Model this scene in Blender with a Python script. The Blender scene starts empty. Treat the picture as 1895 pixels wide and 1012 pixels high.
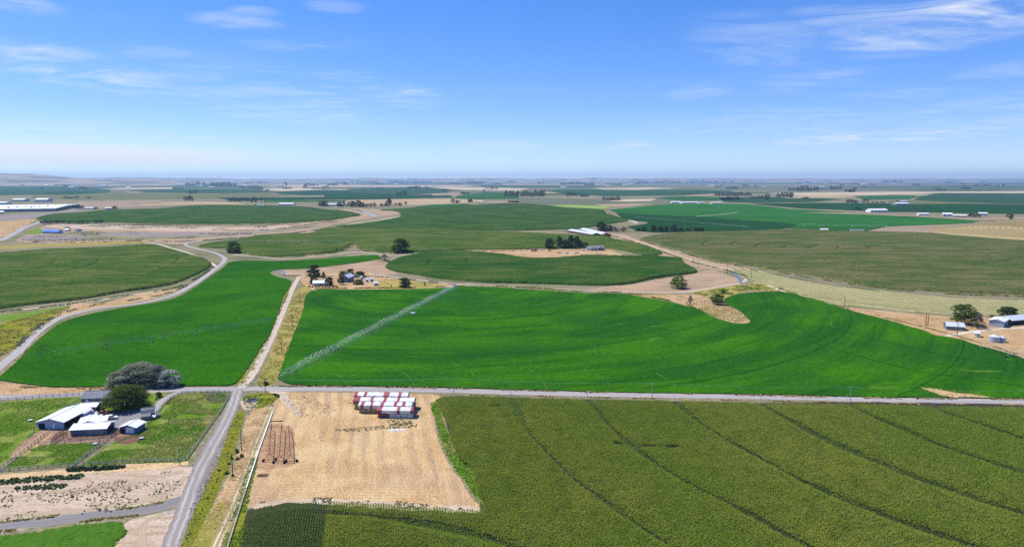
import bpy, bmesh, math, random
import numpy as np
from mathutils import Vector, Matrix, noise as mnoise
from mathutils.geometry import tessellate_polygon

random.seed(7)
rng = np.random.default_rng(7)
scene = bpy.context.scene
COL = scene.collection

# ------------------------------------------------------------------ camera
CAM_H = 100.0                       # metres above the plain (a small drone)
F_PX = 1263.0                       # focal length in pixels of a 1895 px wide frame
IMG_W, IMG_H = 1895.0, 1012.0
PITCH = math.atan((IMG_H / 2 - 332.0) / F_PX)
cam_data = bpy.data.cameras.new('camera')
cam_data.sensor_width = 36.0
cam_data.lens = 36.0 * F_PX / IMG_W
cam_data.clip_start = 0.5
cam_data.clip_end = 90000.0
cam = bpy.data.objects.new('camera', cam_data)
cam.location = (0, 0, CAM_H)
cam.rotation_euler = (math.pi / 2 - PITCH, 0, 0)
COL.objects.link(cam)
scene.camera = cam

# ------------------------------------------------------------------ sky and sun
SUN_EL = math.radians(57)
SUN_AZ = math.atan2(-0.80, 0.42)    # from the left, a little beyond
SUN_DIR = Vector((math.sin(SUN_AZ) * math.cos(SUN_EL), math.cos(SUN_AZ) * math.cos(SUN_EL), math.sin(SUN_EL)))
world = bpy.data.worlds.new('World')
scene.world = world
world.use_nodes = True
wn, wl = world.node_tree.nodes, world.node_tree.links
for n in list(wn):
    wn.remove(n)
w_out = wn.new('ShaderNodeOutputWorld')
w_bg = wn.new('ShaderNodeBackground')
w_sky = wn.new('ShaderNodeTexSky')
w_sky.sky_type = 'NISHITA'
w_sky.sun_disc = False
w_sky.sun_elevation = SUN_EL
w_sky.sun_rotation = SUN_AZ
w_sky.altitude = 100.0
w_sky.air_density = 0.7
w_sky.dust_density = 0.2
w_sky.ozone_density = 4.0
w_tint = wn.new('ShaderNodeMix')
w_tint.data_type = 'RGBA'
w_tint.blend_type = 'MULTIPLY'
w_tint.inputs[0].default_value = 1.0
w_tint.inputs[7].default_value = (0.95, 0.96, 1.12, 1)
w_gam = wn.new('ShaderNodeGamma')
w_gam.inputs[1].default_value = 0.72
w_hsv = wn.new('ShaderNodeHueSaturation')
w_hsv.inputs['Saturation'].default_value = 1.43
w_hsv.inputs['Hue'].default_value = 0.508
w_hsv.inputs['Value'].default_value = 2.20
w_bg.inputs['Strength'].default_value = 0.10

def wnode(kind, **kw):
    n = wn.new(kind)
    for k, v in kw.items():
        setattr(n, k, v)
    return n

def wmath(op, a, b=None, clamp=False):
    n = wnode('ShaderNodeMath', operation=op, use_clamp=clamp)
    for i, v in enumerate((a, b)):
        if v is None:
            continue
        if isinstance(v, (int, float)):
            n.inputs[i].default_value = v
        else:
            wl.new(v, n.inputs[i])
    return n.outputs[0]

# thin cirrus: a cloud sheet high above, seen in perspective (x/z, y/z)
w_tc = wnode('ShaderNodeTexCoord')
w_sep = wnode('ShaderNodeSeparateXYZ')
wl.new(w_tc.outputs['Generated'], w_sep.inputs[0])
dx, dy, dz = w_sep.outputs
dzs = wmath('MAXIMUM', wmath('ADD', dz, 0.035), 0.01)
cu = wmath('DIVIDE', dx, dzs)
cv = wmath('DIVIDE', dy, dzs)

def wnoise(su, sv, ou, ov, scale=1.0, detail=8.0, rough=0.55, dist=0.0):
    c = wnode('ShaderNodeCombineXYZ')
    wl.new(wmath('ADD', wmath('MULTIPLY', cu, su), ou), c.inputs[0])
    wl.new(wmath('ADD', wmath('MULTIPLY', cv, sv), ov), c.inputs[1])
    n = wnode('ShaderNodeTexNoise')
    n.inputs['Scale'].default_value = scale
    n.inputs['Detail'].default_value = detail
    n.inputs['Roughness'].default_value = rough
    n.inputs['Distortion'].default_value = dist
    wl.new(c.outputs[0], n.inputs['Vector'])
    return n.outputs[0]

def wramp(v, lo, hi):
    m = wnode('ShaderNodeMapRange')
    m.clamp = True
    m.interpolation_type = 'SMOOTHSTEP'
    wl.new(v, m.inputs[0])
    m.inputs[1].default_value = lo
    m.inputs[2].default_value = hi
    return m.outputs[0]

def wblob(u0, v0, ru, rv, rot=0.0):
    """soft elliptical patch of the cloud sheet centred at (u0, v0)"""
    a = wmath('SUBTRACT', cu, u0)
    b = wmath('SUBTRACT', cv, v0)
    c, s = math.cos(rot), math.sin(rot)
    a2 = wmath('ADD', wmath('MULTIPLY', a, c), wmath('MULTIPLY', b, s))
    b2 = wmath('SUBTRACT', wmath('MULTIPLY', b, c), wmath('MULTIPLY', a, s))
    d = wmath('ADD', wmath('POWER', wmath('ABSOLUTE', wmath('DIVIDE', a2, ru)), 2.0), wmath('POWER', wmath('ABSOLUTE', wmath('DIVIDE', b2, rv)), 2.0))
    return wmath('SUBTRACT', 1.0, wramp(d, 0.0, 1.0))

def px_dir(px, py):
    """direction of a photo pixel -> coordinates on the cloud sheet"""
    xc, yc = (px - IMG_W / 2) / F_PX, (IMG_H / 2 - py) / F_PX
    cp, sp = math.cos(PITCH), math.sin(PITCH)
    v = Vector((xc, cp + yc * sp, -sp + yc * cp)).normalized()
    z = max(v.z + 0.035, 0.01)
    return v.x / z, v.y / z
CLOUDS = [  # centre px, half width, half height, amount, tilt
    (1760, 45, 260, 75, 1.0, 0.06), (1600, 15, 170, 45, 0.75, 0.0), (1410, 85, 150, 60, 0.42, -0.5),
    (135, 130, 180, 62, 1.0, -0.04), (440, 45, 100, 26, 0.5, 0.0), (470, 22, 60, 14, 0.4, 0.0), (560, 80, 150, 24, 0.6, 0.0), (30, 8, 90, 30, 0.55, 0), (290, 98, 90, 16, 0.6, 0.0), (620, 12, 70, 18, 0.35, 0.0),
    (520, 190, 240, 56, 0.5, 0.0), (750, 180, 90, 28, 0.6, 0.0), (620, 150, 120, 26, 0.45, 0.15), (110, 286, 520, 46, 0.95, 0.0),
    (1155, 270, 60, 11, 0.9, 0.0), (925, 272, 110, 11, 0.8, 0.0), (1550, 257, 130, 16, 0.95, 0.0), (1725, 251, 130, 18, 0.95, 0.0), (1290, 172, 70, 20, 0.5, 0.0),
    (1505, 150, 130, 26, 0.4, 0.0), (1680, 172, 150, 20, 0.35, 0.0), (1860, 190, 150, 40, 0.5, 0.0), (1420, 232, 280, 30, 0.4, 0.0),
    (1850, 225, 200, 36, 0.5, 0.0), (1860, 132, 110, 25, 0.4, 0.0),
]
total = None
for (cx, cy, hw, hh, amt, tilt) in CLOUDS:
    u0, v0 = px_dir(cx, cy)
    ru = abs(px_dir(cx + hw, cy)[0] - u0)
    rv = max(abs(px_dir(cx, cy + hh)[1] - v0), abs(px_dir(cx, cy - hh)[1] - v0))
    b = wmath('MULTIPLY', wblob(u0, v0, ru, rv, tilt), amt)
    total = b if total is None else wmath('MAXIMUM', total, b)
fine = wramp(wnoise(1.1, 1.7, 3.1, 7.7, 1.0, 10.0, 0.62, 1.3), 0.34, 0.82)
soft = wramp(wnoise(0.35, 0.9, 9.3, 2.2, 1.0, 6.0, 0.55, 0.3), 0.34, 0.70)
veil = wramp(wnoise(0.22, 0.7, 1.7, 4.4, 1.0, 7.0, 0.55, 0.3), 0.50, 0.85)
streaks = wmath('ADD', wmath('MULTIPLY', fine, 0.62), wmath('MULTIPLY', wmath('MULTIPLY', soft, fine), 0.45))
cover = wmath('ADD', wmath('MULTIPLY', total, streaks), wmath('MULTIPLY', veil, 0.14), clamp=True)
# the low white bank to the left, thinned out by its own soft noise
u0, v0 = px_dir(90, 292)
bank = wblob(u0, v0, abs(px_dir(560, 292)[0] - u0), abs(px_dir(90, 262)[1] - v0) * 1.3)
bank = wmath('MULTIPLY', bank, wmath('ADD', 0.62, wmath('MULTIPLY', soft, 0.4)))
cover = wmath('ADD', cover, wmath('MULTIPLY', bank, 1.25), clamp=True)
cover = wmath('MULTIPLY', cover, wramp(dz, 0.0, 0.03))
w_mix = wnode('ShaderNodeMix', data_type='RGBA')
wl.new(w_sky.outputs[0], w_tint.inputs[6])
wl.new(w_tint.outputs[2], w_gam.inputs[0])
wl.new(w_gam.outputs[0], w_hsv.inputs['Color'])
wl.new(cover, w_mix.inputs[0])
wl.new(w_hsv.outputs[0], w_mix.inputs[6])
w_mix.inputs[7].default_value = (7.2, 7.6, 8.1, 1)
wl.new(w_mix.outputs[2], w_bg.inputs['Color'])
wl.new(w_bg.outputs[0], w_out.inputs['Surface'])

sun_data = bpy.data.lights.new('sun', 'SUN')
sun_data.energy = 5.0
sun_data.angle = math.radians(0.53)
sun_data.color = (1.0, 0.955, 0.88)
sun = bpy.data.objects.new('sun', sun_data)
sun.rotation_euler = (-SUN_DIR).to_track_quat('-Z', 'Y').to_euler()
sun.location = SUN_DIR * 500
COL.objects.link(sun)

vs = scene.view_settings
vs.view_transform = 'Standard'
vs.look = 'None'
vs.exposure = 0.30
vs.gamma = 1.0
vs.use_curve_mapping = False
scene.render.engine = 'CYCLES'
scene.cycles.use_denoising = False   # 128 samples are clean enough, and leaf and soil texture stays crisp
scene.cycles.max_bounces = 6
scene.cycles.diffuse_bounces = 2
scene.cycles.glossy_bounces = 2
scene.cycles.transmission_bounces = 2
scene.cycles.volume_bounces = 0
scene.cycles.transparent_max_bounces = 12
scene.cycles.sample_clamp_indirect = 5.0

# ------------------------------------------------------------------ layout helpers
def ray(px, py):
    xc, yc = (px - IMG_W / 2) / F_PX, (IMG_H / 2 - py) / F_PX
    cp, sp = math.cos(PITCH), math.sin(PITCH)
    return xc, cp + yc * sp, -sp + yc * cp

def P(px, py, z=0.0):
    """ground position (at height z) seen at a photo coordinate: a survey aid for laying out the plain"""
    x, y, d = ray(px, py)
    t = (z - CAM_H) / min(d, -1e-4)
    return Vector((x * t, y * t, z))

def scale_at(px, py):
    """pixels of the photo per metre at that ground point"""
    p = P(px, py)
    depth = p.y * math.cos(PITCH) + CAM_H * math.sin(PITCH)
    return F_PX / depth

def catmull(pts, n=4, closed=True):
    out = []
    L = len(pts)
    rngi = range(L) if closed else range(L - 1)
    for i in rngi:
        if closed:
            p0, p1, p2, p3 = pts[(i - 1) % L], pts[i], pts[(i + 1) % L], pts[(i + 2) % L]
        else:
            p0, p1, p2, p3 = pts[max(i - 1, 0)], pts[i], pts[i + 1], pts[min(i + 2, L - 1)]
        # centripetal-ish: limit overshoot by clamping tangents
        t1, t2 = (p2 - p0) * 0.5, (p3 - p1) * 0.5
        seg = (p2 - p1).length
        for t in (t1, t2):
            if t.length > seg:
                t *= seg / t.length
        for k in range(n):
            s = k / n
            s2, s3 = s * s, s * s * s
            out.append(p1 * (2 * s3 - 3 * s2 + 1) + t1 * (s3 - 2 * s2 + s) + p2 * (-2 * s3 + 3 * s2) + t2 * (s3 - s2))
    if not closed:
        out.append(pts[-1].copy())
    return out

def resample(pts, step, closed=True):
    out = []
    L = len(pts)
    for i in range(L if closed else L - 1):
        a, b = pts[i], pts[(i + 1) % L]
        n = max(1, int((b - a).length / step))
        for k in range(n):
            out.append(a.lerp(b, k / n))
    if not closed:
        out.append(pts[-1].copy())
    return out

def ragged(pts, amp, freq=0.25, seed=0.0):
    out = []
    for p in pts:
        q = Vector((p.x * freq, p.y * freq, seed))
        out.append(Vector((p.x + amp * (mnoise.noise(q) + 0.5 * mnoise.noise(q * 3.1)), p.y + amp * (mnoise.noise(q + Vector((17, 5, 3))) + 0.5 * mnoise.noise(q * 3.3)), p.z)))
    return out

def outline(pxs, z=0.0, smooth=True, rag=0.0, step=None, n=4):
    pts = [P(x, y, z) for x, y in pxs]
    if smooth:
        pts = catmull(pts, n)
    if rag:
        d = sum((pts[i] - pts[i - 1]).length for i in range(len(pts)))
        step = step or max(0.8, d / 900)
        pts = ragged(resample(pts, step), rag, freq=0.35 / max(rag, 0.6), seed=len(pxs))
    return pts

def inside(poly, xs, ys):
    """vectorised point in polygon"""
    px = np.array([p.x for p in poly]); py = np.array([p.y for p in poly])
    res = np.zeros(xs.shape, bool)
    j = len(poly) - 1
    for i in range(len(poly)):
        c = ((py[i] > ys) != (py[j] > ys))
        if c.any():
            xi = (px[j] - px[i]) * (ys - py[i]) / (py[j] - py[i] + 1e-12) + px[i]
            res ^= c & (xs < xi)
        j = i
    return res

# ------------------------------------------------------------------ objects
def tag(o, label=None, cat=None, group=None, kind=None):
    if label: o['label'] = label
    if cat: o['category'] = cat
    if group: o['group'] = group
    if kind: o['kind'] = kind
    return o

def link(name, me, parent=None, mats=()):
    o = bpy.data.objects.new(name, me)
    for m in mats:
        if me is not None and m.name not in [x.name for x in me.materials if x]:
            me.materials.append(m)
    COL.objects.link(o)
    if parent is not None:
        o.parent = parent
    return o

def empty(name, loc=(0, 0, 0), rz=0.0):
    o = bpy.data.objects.new(name, None)
    o.empty_display_size = 1.0
    o.location = loc
    o.rotation_euler = (0, 0, rz)
    COL.objects.link(o)
    return o

def np_mesh(name, V, F, mat_index=None, smooth=False):
    """fast mesh from numpy arrays; F is (n,3) or (n,4)"""
    me = bpy.data.meshes.new(name)
    V = np.asarray(V, np.float32); F = np.asarray(F, np.int32)
    k = F.shape[1]
    me.vertices.add(len(V)); me.vertices.foreach_set('co', V.ravel())
    me.loops.add(F.size); me.loops.foreach_set('vertex_index', F.ravel())
    me.polygons.add(len(F))
    me.polygons.foreach_set('loop_start', np.arange(0, F.size, k, dtype=np.int32))
    me.polygons.foreach_set('loop_total', np.full(len(F), k, np.int32))
    if mat_index is not None:
        me.polygons.foreach_set('material_index', np.asarray(mat_index, np.int32))
    if smooth:
        me.polygons.foreach_set('use_smooth', np.ones(len(F), bool))
    me.update(calc_edges=True)
    return me

class MB:
    """collects boxes, bars and tubes; build() links them as ONE mesh object"""
    def __init__(self):
        self.v = []; self.f = []
    def add(self, verts, faces):
        b = len(self.v)
        self.v += [tuple(v) for v in verts]
        self.f += [tuple(b + i for i in f) for f in faces]
        return self
    def box(self, x0, x1, y0, y1, z0, z1):
        return self.add([(x0, y0, z0), (x1, y0, z0), (x1, y1, z0), (x0, y1, z0), (x0, y0, z1), (x1, y0, z1), (x1, y1, z1), (x0, y1, z1)],
                        [(3, 2, 1, 0), (4, 5, 6, 7), (0, 1, 5, 4), (1, 2, 6, 5), (2, 3, 7, 6), (3, 0, 4, 7)])
    def bar(self, a, b, w, h=None, up=(0, 0, 1)):
        a, b = Vector(a), Vector(b); h = h or w
        d = (b - a).normalized(); u = Vector(up)
        if abs(d.dot(u)) > 0.95: u = Vector((1, 0, 0))
        s = d.cross(u).normalized() * w / 2; t = s.cross(d).normalized() * h / 2
        vs_ = [a - s - t, a + s - t, a + s + t, a - s + t, b - s - t, b + s - t, b + s + t, b - s + t]
        return self.add(vs_, [(0, 1, 2, 3), (7, 6, 5, 4), (0, 4, 5, 1), (1, 5, 6, 2), (2, 6, 7, 3), (3, 7, 4, 0)])
    def tube(self, pts, r, n=6, r2=None, caps=True):
        pts = [Vector(p) for p in pts]; base = len(self.v); m = len(pts)
        for i, p in enumerate(pts):
            d = (pts[min(i + 1, m - 1)] - pts[max(i - 1, 0)]).normalized()
            u = Vector((0, 0, 1)) if abs(d.z) < 0.9 else Vector((1, 0, 0))
            s = d.cross(u).normalized(); t = s.cross(d)
            rr = r if r2 is None else r + (r2 - r) * i / (m - 1)
            for k in range(n):
                a = 2 * math.pi * k / n
                self.v.append(tuple(p + s * (rr * math.cos(a)) + t * (rr * math.sin(a))))
        for i in range(m - 1):
            for k in range(n):
                k2 = (k + 1) % n
                self.f.append((base + i * n + k, base + i * n + k2, base + (i + 1) * n + k2, base + (i + 1) * n + k))
        if caps:
            self.f.append(tuple(base + k for k in range(n))[::-1])
            self.f.append(tuple(base + (m - 1) * n + k for k in range(n)))
        return self
    def cyl(self, c, r, h, n=16, r2=None):
        return self.tube([c, (c[0], c[1], c[2] + h)], r, n, r2)
    def prism(self, prof, x0, x1):
        """profile of (y, z) points extruded along x"""
        n = len(prof); vs_ = [(x0, y, z) for y, z in prof] + [(x1, y, z) for y, z in prof]
        fs = [tuple(range(n))[::-1], tuple(range(n, 2 * n))]
        fs += [(i, (i + 1) % n, n + (i + 1) % n, n + i) for i in range(n)]
        return self.add(vs_, fs)
    def mesh(self, name):
        me = bpy.data.meshes.new(name)
        me.from_pydata(self.v, [], self.f)
        bm = bmesh.new(); bm.from_mesh(me)
        bmesh.ops.recalc_face_normals(bm, faces=bm.faces)
        bm.to_mesh(me); bm.free()
        return me
    def build(self, name, mat, parent=None):
        return link(name, self.mesh(name), parent, [mat])

def copy_tree(o, parent=None):
    c = o.copy()
    COL.objects.link(c)
    c.parent = parent
    for ch in o.children:
        copy_tree(ch, c)
    return c
# ------------------------------------------------------------------ materials
class NT:
    def __init__(self, name, rough=0.9, spec=0.15):
        self.m = bpy.data.materials.new(name)
        self.m.use_nodes = True
        self.n, self.l = self.m.node_tree.nodes, self.m.node_tree.links
        self.bsdf = self.n['Principled BSDF']
        self.bsdf.inputs['Roughness'].default_value = rough
        self.bsdf.inputs['Specular IOR Level'].default_value = spec
    def set(self, sock, v):
        if isinstance(v, (int, float)):
            sock.default_value = v
        elif isinstance(v, (tuple, list)):
            sock.default_value = (*v, 1.0) if len(v) == 3 and sock.type == 'RGBA' else v
        else:
            self.l.new(v, sock)
    def pos(self):
        return self.n.new('ShaderNodeNewGeometry').outputs['Position']
    def obj(self):
        return self.n.new('ShaderNodeTexCoord').outputs['Object']
    def uv(self):
        return self.n.new('ShaderNodeTexCoord').outputs['UV']
    def math(self, op, a, b=0.0, clamp=False):
        n = self.n.new('ShaderNodeMath'); n.operation = op; n.use_clamp = clamp
        self.set(n.inputs[0], a); self.set(n.inputs[1], b)
        return n.outputs[0]
    def mapping(self, v, scale=(1, 1, 1), loc=(0, 0, 0), rot=0.0):
        n = self.n.new('ShaderNodeMapping')
        self.l.new(v, n.inputs[0])
        n.inputs['Location'].default_value = loc
        n.inputs['Rotation'].default_value = (0, 0, rot)
        n.inputs['Scale'].default_value = scale
        return n.outputs[0]
    def noise(self, v, scale=1.0, detail=6.0, rough=0.6, dist=0.0):
        n = self.n.new('ShaderNodeTexNoise')
        self.l.new(v, n.inputs['Vector'])
        n.inputs['Scale'].default_value = scale; n.inputs['Detail'].default_value = detail
        n.inputs['Roughness'].default_value = rough; n.inputs['Distortion'].default_value = dist
        return n.outputs[0]
    def voronoi(self, v, scale=1.0):
        n = self.n.new('ShaderNodeTexVoronoi')
        self.l.new(v, n.inputs['Vector']); n.inputs['Scale'].default_value = scale
        return n.outputs['Distance']
    def wave(self, v, scale=1.0, dist=1.0, dscale=1.0, direction='X', kind='BANDS'):
        n = self.n.new('ShaderNodeTexWave'); n.wave_type = kind
        if kind == 'BANDS': n.bands_direction = direction
        self.l.new(v, n.inputs['Vector'])
        n.inputs['Scale'].default_value = scale; n.inputs['Distortion'].default_value = dist
        n.inputs['Detail'].default_value = 3.0; n.inputs['Detail Scale'].default_value = dscale
        return n.outputs[1]
    def ramp(self, v, stops, smooth=True):
        n = self.n.new('ShaderNodeValToRGB'); cr = n.color_ramp
        if smooth: cr.interpolation = 'EASE'
        while len(cr.elements) < len(stops): cr.elements.new(0.5)
        for e, (p, c) in zip(cr.elements, stops):
            e.position = p; e.color = (*c, 1) if len(c) == 3 else c
        self.l.new(v, n.inputs[0])
        return n.outputs[0]
    def range(self, v, a, b, c=0.0, d=1.0):
        n = self.n.new('ShaderNodeMapRange'); n.clamp = True; n.interpolation_type = 'SMOOTHSTEP'
        self.l.new(v, n.inputs[0])
        for i, q in enumerate((a, b, c, d)): n.inputs[i + 1].default_value = q
        return n.outputs[0]
    def mix(self, f, a, b, mode='MIX'):
        n = self.n.new('ShaderNodeMix'); n.data_type = 'RGBA'; n.blend_type = mode
        self.set(n.inputs[0], f); self.set(n.inputs[6], a); self.set(n.inputs[7], b)
        return n.outputs[2]
    def polar(self, centre, kr, ka):
        """(radius*kr, angle*ka): rings round a pivot"""
        s = self.n.new('ShaderNodeVectorMath'); s.operation = 'SUBTRACT'
        self.l.new(self.pos(), s.inputs[0]); s.inputs[1].default_value = (centre[0], centre[1], 0)
        sp = self.n.new('ShaderNodeSeparateXYZ'); self.l.new(s.outputs[0], sp.inputs[0])
        x, y = sp.outputs[0], sp.outputs[1]
        r = self.math('SQRT', self.math('ADD', self.math('MULTIPLY', x, x), self.math('MULTIPLY', y, y)))
        a = self.math('ARCTAN2', y, x)
        c = self.n.new('ShaderNodeCombineXYZ')
        self.l.new(self.math('MULTIPLY', r, kr), c.inputs[0]); self.l.new(self.math('MULTIPLY', a, ka), c.inputs[1])
        return c.outputs[0]
    def bump(self, h, strength=0.5, dist=1.0):
        n = self.n.new('ShaderNodeBump')
        n.inputs['Strength'].default_value = strength; n.inputs['Distance'].default_value = dist
        self.l.new(h, n.inputs['Height']); self.l.new(n.outputs[0], self.bsdf.inputs['Normal'])
    def done(self, color):
        self.set(self.bsdf.inputs['Base Color'], color)
        return self.m

def plain(name, c, rough=0.8, spec=0.2, metal=0.0, vary=0.12, scale=0.6):
    t = NT(name, rough, spec)
    t.bsdf.inputs['Metallic'].default_value = metal
    f = t.noise(t.obj(), scale, 5.0, 0.65)
    d = tuple(min(1, x * (1 + vary)) for x in c); e = tuple(x * (1 - vary) for x in c)
    return t.done(t.ramp(f, [(0.3, e), (0.7, d)]))

def ground_mat(name, a, b, c, big=0.01, mid=0.08, fine=1.2, speck=None, speck_amt=0.5, bumpd=0.12, stretch=None, grain=0.85):
    """soil or dry grass: two broad tones, a third in patches, and fine specks"""
    t = NT(name, 1.0, 0.0)
    p = t.pos()
    col = t.mix(t.range(t.noise(p, big, 4, 0.6), 0.35, 0.65), a, b)
    col = t.mix(t.range(t.noise(t.mapping(p, stretch or (1, 1, 1), (0, 0, 0), 0.0), mid, 6, 0.65), 0.45, 0.68), col, c)
    fn = t.noise(p, fine, 4, 0.7)
    col = t.mix(grain, col, t.mix(t.range(fn, 0.28, 0.72), t.mix(1.0, col, (0.5, 0.46, 0.42), 'MULTIPLY'), t.mix(1.0, col, (1.4, 1.42, 1.45), 'MULTIPLY')))
    if speck:
        sv = t.math('MULTIPLY', t.range(t.noise(p, fine * 0.55, 5, 0.75), 0.54, 0.64), t.range(t.noise(p, mid * 0.5, 3, 0.6), 0.40, 0.60))
        col = t.mix(t.math('MULTIPLY', sv, speck_amt), col, speck)
    t.bump(fn, 0.6, bumpd)
    return t.done(col)

def crop_mat(name, a, b, c, centre=None, kr=0.05, ka=1.2, fine=0.8, streak=0.5, bumpd=0.2, spots=None, lines=0.0):
    """a crop canopy: tones in rings round the pivot (or in drifts), fine leaf speckle"""
    t = NT(name, 1.0, 0.0)
    p = t.pos()
    if centre is not None:
        s = t.noise(t.polar(centre, kr, ka), 1.0, 6, 0.62, 0.3)
    else:
        s = t.noise(t.mapping(p, (kr * 0.35, kr * 1.2, 1)), 1.0, 6, 0.62, 0.3)
    big = t.noise(p, 0.012, 4, 0.55)
    col = t.mix(t.range(s, 0.38, 0.62), a, b)
    col = t.mix(t.math('MULTIPLY', t.range(big, 0.42, 0.66), streak), col, c)
    if lines and centre is not None:
        l1 = t.noise(t.polar(centre, 0.22, 2.2), 1.0, 4, 0.7)
        col = t.mix(t.math('MULTIPLY', t.range(l1, 0.5, 0.68), lines), col, t.mix(1.0, col, (0.55, 0.62, 0.7), 'MULTIPLY'))
        l2 = t.noise(t.polar(centre, 0.11, 3.0), 1.0, 5, 0.65)
        col = t.mix(t.math('MULTIPLY', t.range(l2, 0.56, 0.72), lines * 0.8), col, t.mix(1.0, col, (2.0, 1.45, 1.3), 'MULTIPLY'))
    fn = t.noise(p, fine, 5, 0.75)
    col = t.mix(0.75, col, t.mix(t.range(fn, 0.25, 0.75), t.mix(1.0, col, (0.45, 0.5, 0.45), 'MULTIPLY'), t.mix(1.0, col, (1.45, 1.35, 1.4), 'MULTIPLY')))
    if spots:
        sv = t.math('MULTIPLY', t.range(t.noise(t.mapping(p, (0.03, 0.09, 1)), 1.0, 5, 0.6), 0.63, 0.72), 0.6)
        col = t.mix(sv, col, spots)
    t.bump(fn, 0.8, bumpd)
    return t.done(col)

PIVOT_C = P(843, 533)          # centre pivot of the big alfalfa field
PIVOT_L = P(500, 599)          # pivot of the left alfalfa field
PIVOT_H = P(1790, 500)         # pivot of the mown hay circle
PIVOT_R = P(1838, 461)         # pivot of the large corn circle on the right

M = {}
M['soil'] = ground_mat('dry_plain', (0.25, 0.21, 0.13), (0.19, 0.175, 0.105), (0.125, 0.135, 0.07), 0.004, 0.02, 0.5, (0.10, 0.095, 0.045), 0.75)
M['sand'] = ground_mat('pale_sand', (0.50, 0.40, 0.30), (0.44, 0.34, 0.245), (0.34, 0.255, 0.17), 0.03, 0.30, 1.0, (0.20, 0.15, 0.10), 0.35, 0.12, (0.14, 1.0, 1), 0.5)
M['dirt'] = ground_mat('tan_dirt', (0.46, 0.32, 0.175), (0.38, 0.25, 0.125), (0.31, 0.20, 0.10), 0.02, 0.1, 0.9, (0.24, 0.20, 0.09), 0.5)
M['pinkdirt'] = ground_mat('pinkish_dirt', (0.41, 0.285, 0.185), (0.34, 0.24, 0.155), (0.225, 0.185, 0.12), 0.02, 0.10, 0.8, (0.15, 0.125, 0.07), 0.7, 0.12, (0.22, 1.0, 1), 0.8)
M['reddirt'] = ground_mat('reddish_dirt', (0.42, 0.265, 0.15), (0.37, 0.225, 0.125), (0.31, 0.185, 0.105), 0.05, 0.2, 1.5, (0.12, 0.07, 0.05), 0.4)
M['brown'] = ground_mat('brown_corral', (0.30, 0.20, 0.14), (0.24, 0.155, 0.105), (0.19, 0.115, 0.08), 0.05, 0.2, 1.5, (0.10, 0.065, 0.05), 0.4)
M['straw'] = ground_mat('straw_dirt', (0.60, 0.445, 0.25), (0.52, 0.37, 0.2), (0.44, 0.30, 0.165), 0.03, 0.12, 1.3, (0.20, 0.16, 0.08), 0.6)
M['drygrass'] = ground_mat('dry_grass', (0.37, 0.28, 0.095), (0.27, 0.235, 0.06), (0.18, 0.19, 0.035), 0.02, 0.12, 1.2, (0.12, 0.14, 0.035), 0.5)
M['weeds'] = ground_mat('weeds', (0.19, 0.20, 0.018), (0.24, 0.22, 0.03), (0.10, 0.14, 0.015), 0.05, 0.2, 1.4, (0.05, 0.075, 0.012), 0.6, 0.3)
M['pasture'] = ground_mat('pasture', (0.085, 0.175, 0.012), (0.125, 0.195, 0.025), (0.24, 0.245, 0.07), 0.035, 0.1, 1.3, (0.05, 0.12, 0.012), 0.7, 0.25)
M['lawn'] = ground_mat('lawn', (0.10, 0.2, 0.02), (0.15, 0.22, 0.035), (0.2, 0.23, 0.06), 0.05, 0.15, 1.3, (0.06, 0.12, 0.015), 0.5, 0.15)
M['olive'] = ground_mat('olive_rangeland', (0.23, 0.215, 0.11), (0.27, 0.23, 0.14), (0.17, 0.18, 0.09), 0.004, 0.02, 0.3, (0.1, 0.11, 0.06), 0.5)
M['alfalfa'] = crop_mat('alfalfa', (0.017, 0.088, 0.006), (0.034, 0.138, 0.004), (0.013, 0.076, 0.010), (PIVOT_C.x, PIVOT_C.y), 0.035, 1.6, 0.5, 0.7, 0.15, (0.10, 0.20, 0.012), 0.6)
M['alfalfa2'] = crop_mat('alfalfa_left', (0.016, 0.086, 0.005), (0.022, 0.108, 0.004), (0.034, 0.130, 0.004), (PIVOT_L.x, PIVOT_L.y), 0.03, 1.2, 0.5, 0.6, 0.15, None, 0.5)
M['corn_mid'] = crop_mat('corn_canopy', (0.040, 0.086, 0.012), (0.108, 0.128, 0.034), (0.026, 0.080, 0.010), None, 0.06, 1, 0.40, 0.65, 0.5)
M['corn_dark'] = crop_mat('corn_canopy_dark', (0.022, 0.068, 0.010), (0.068, 0.104, 0.023), (0.013, 0.066, 0.010), None, 0.05, 1, 0.45, 0.7, 0.5)
M['corn_right'] = crop_mat('corn_canopy_olive', (0.060, 0.085, 0.020), (0.130, 0.125, 0.055), (0.040, 0.085, 0.016), None, 0.05, 1, 0.4, 0.6, 0.5)
M['hay'] = crop_mat('mown_hay', (0.20, 0.205, 0.085), (0.175, 0.19, 0.072), (0.24, 0.23, 0.10), None, 0.05, 1, 0.6, 0.4, 0.1)
M['hay_row'] = crop_mat('hay_windrow', (0.35, 0.315, 0.165), (0.31, 0.29, 0.14), (0.38, 0.335, 0.185), None, 0.05, 1, 0.9, 0.4, 0.1)
M['hay_dry'] = crop_mat('dry_mown_field', (0.43, 0.34, 0.15), (0.37, 0.30, 0.13), (0.34, 0.25, 0.13), None, 0.05, 1, 0.6, 0.4, 0.1)
M['hay_dry_row'] = crop_mat('dry_windrow', (0.24, 0.19, 0.09), (0.28, 0.23, 0.11), (0.21, 0.17, 0.09), None, 0.05, 1, 0.6, 0.4, 0.1)
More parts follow.
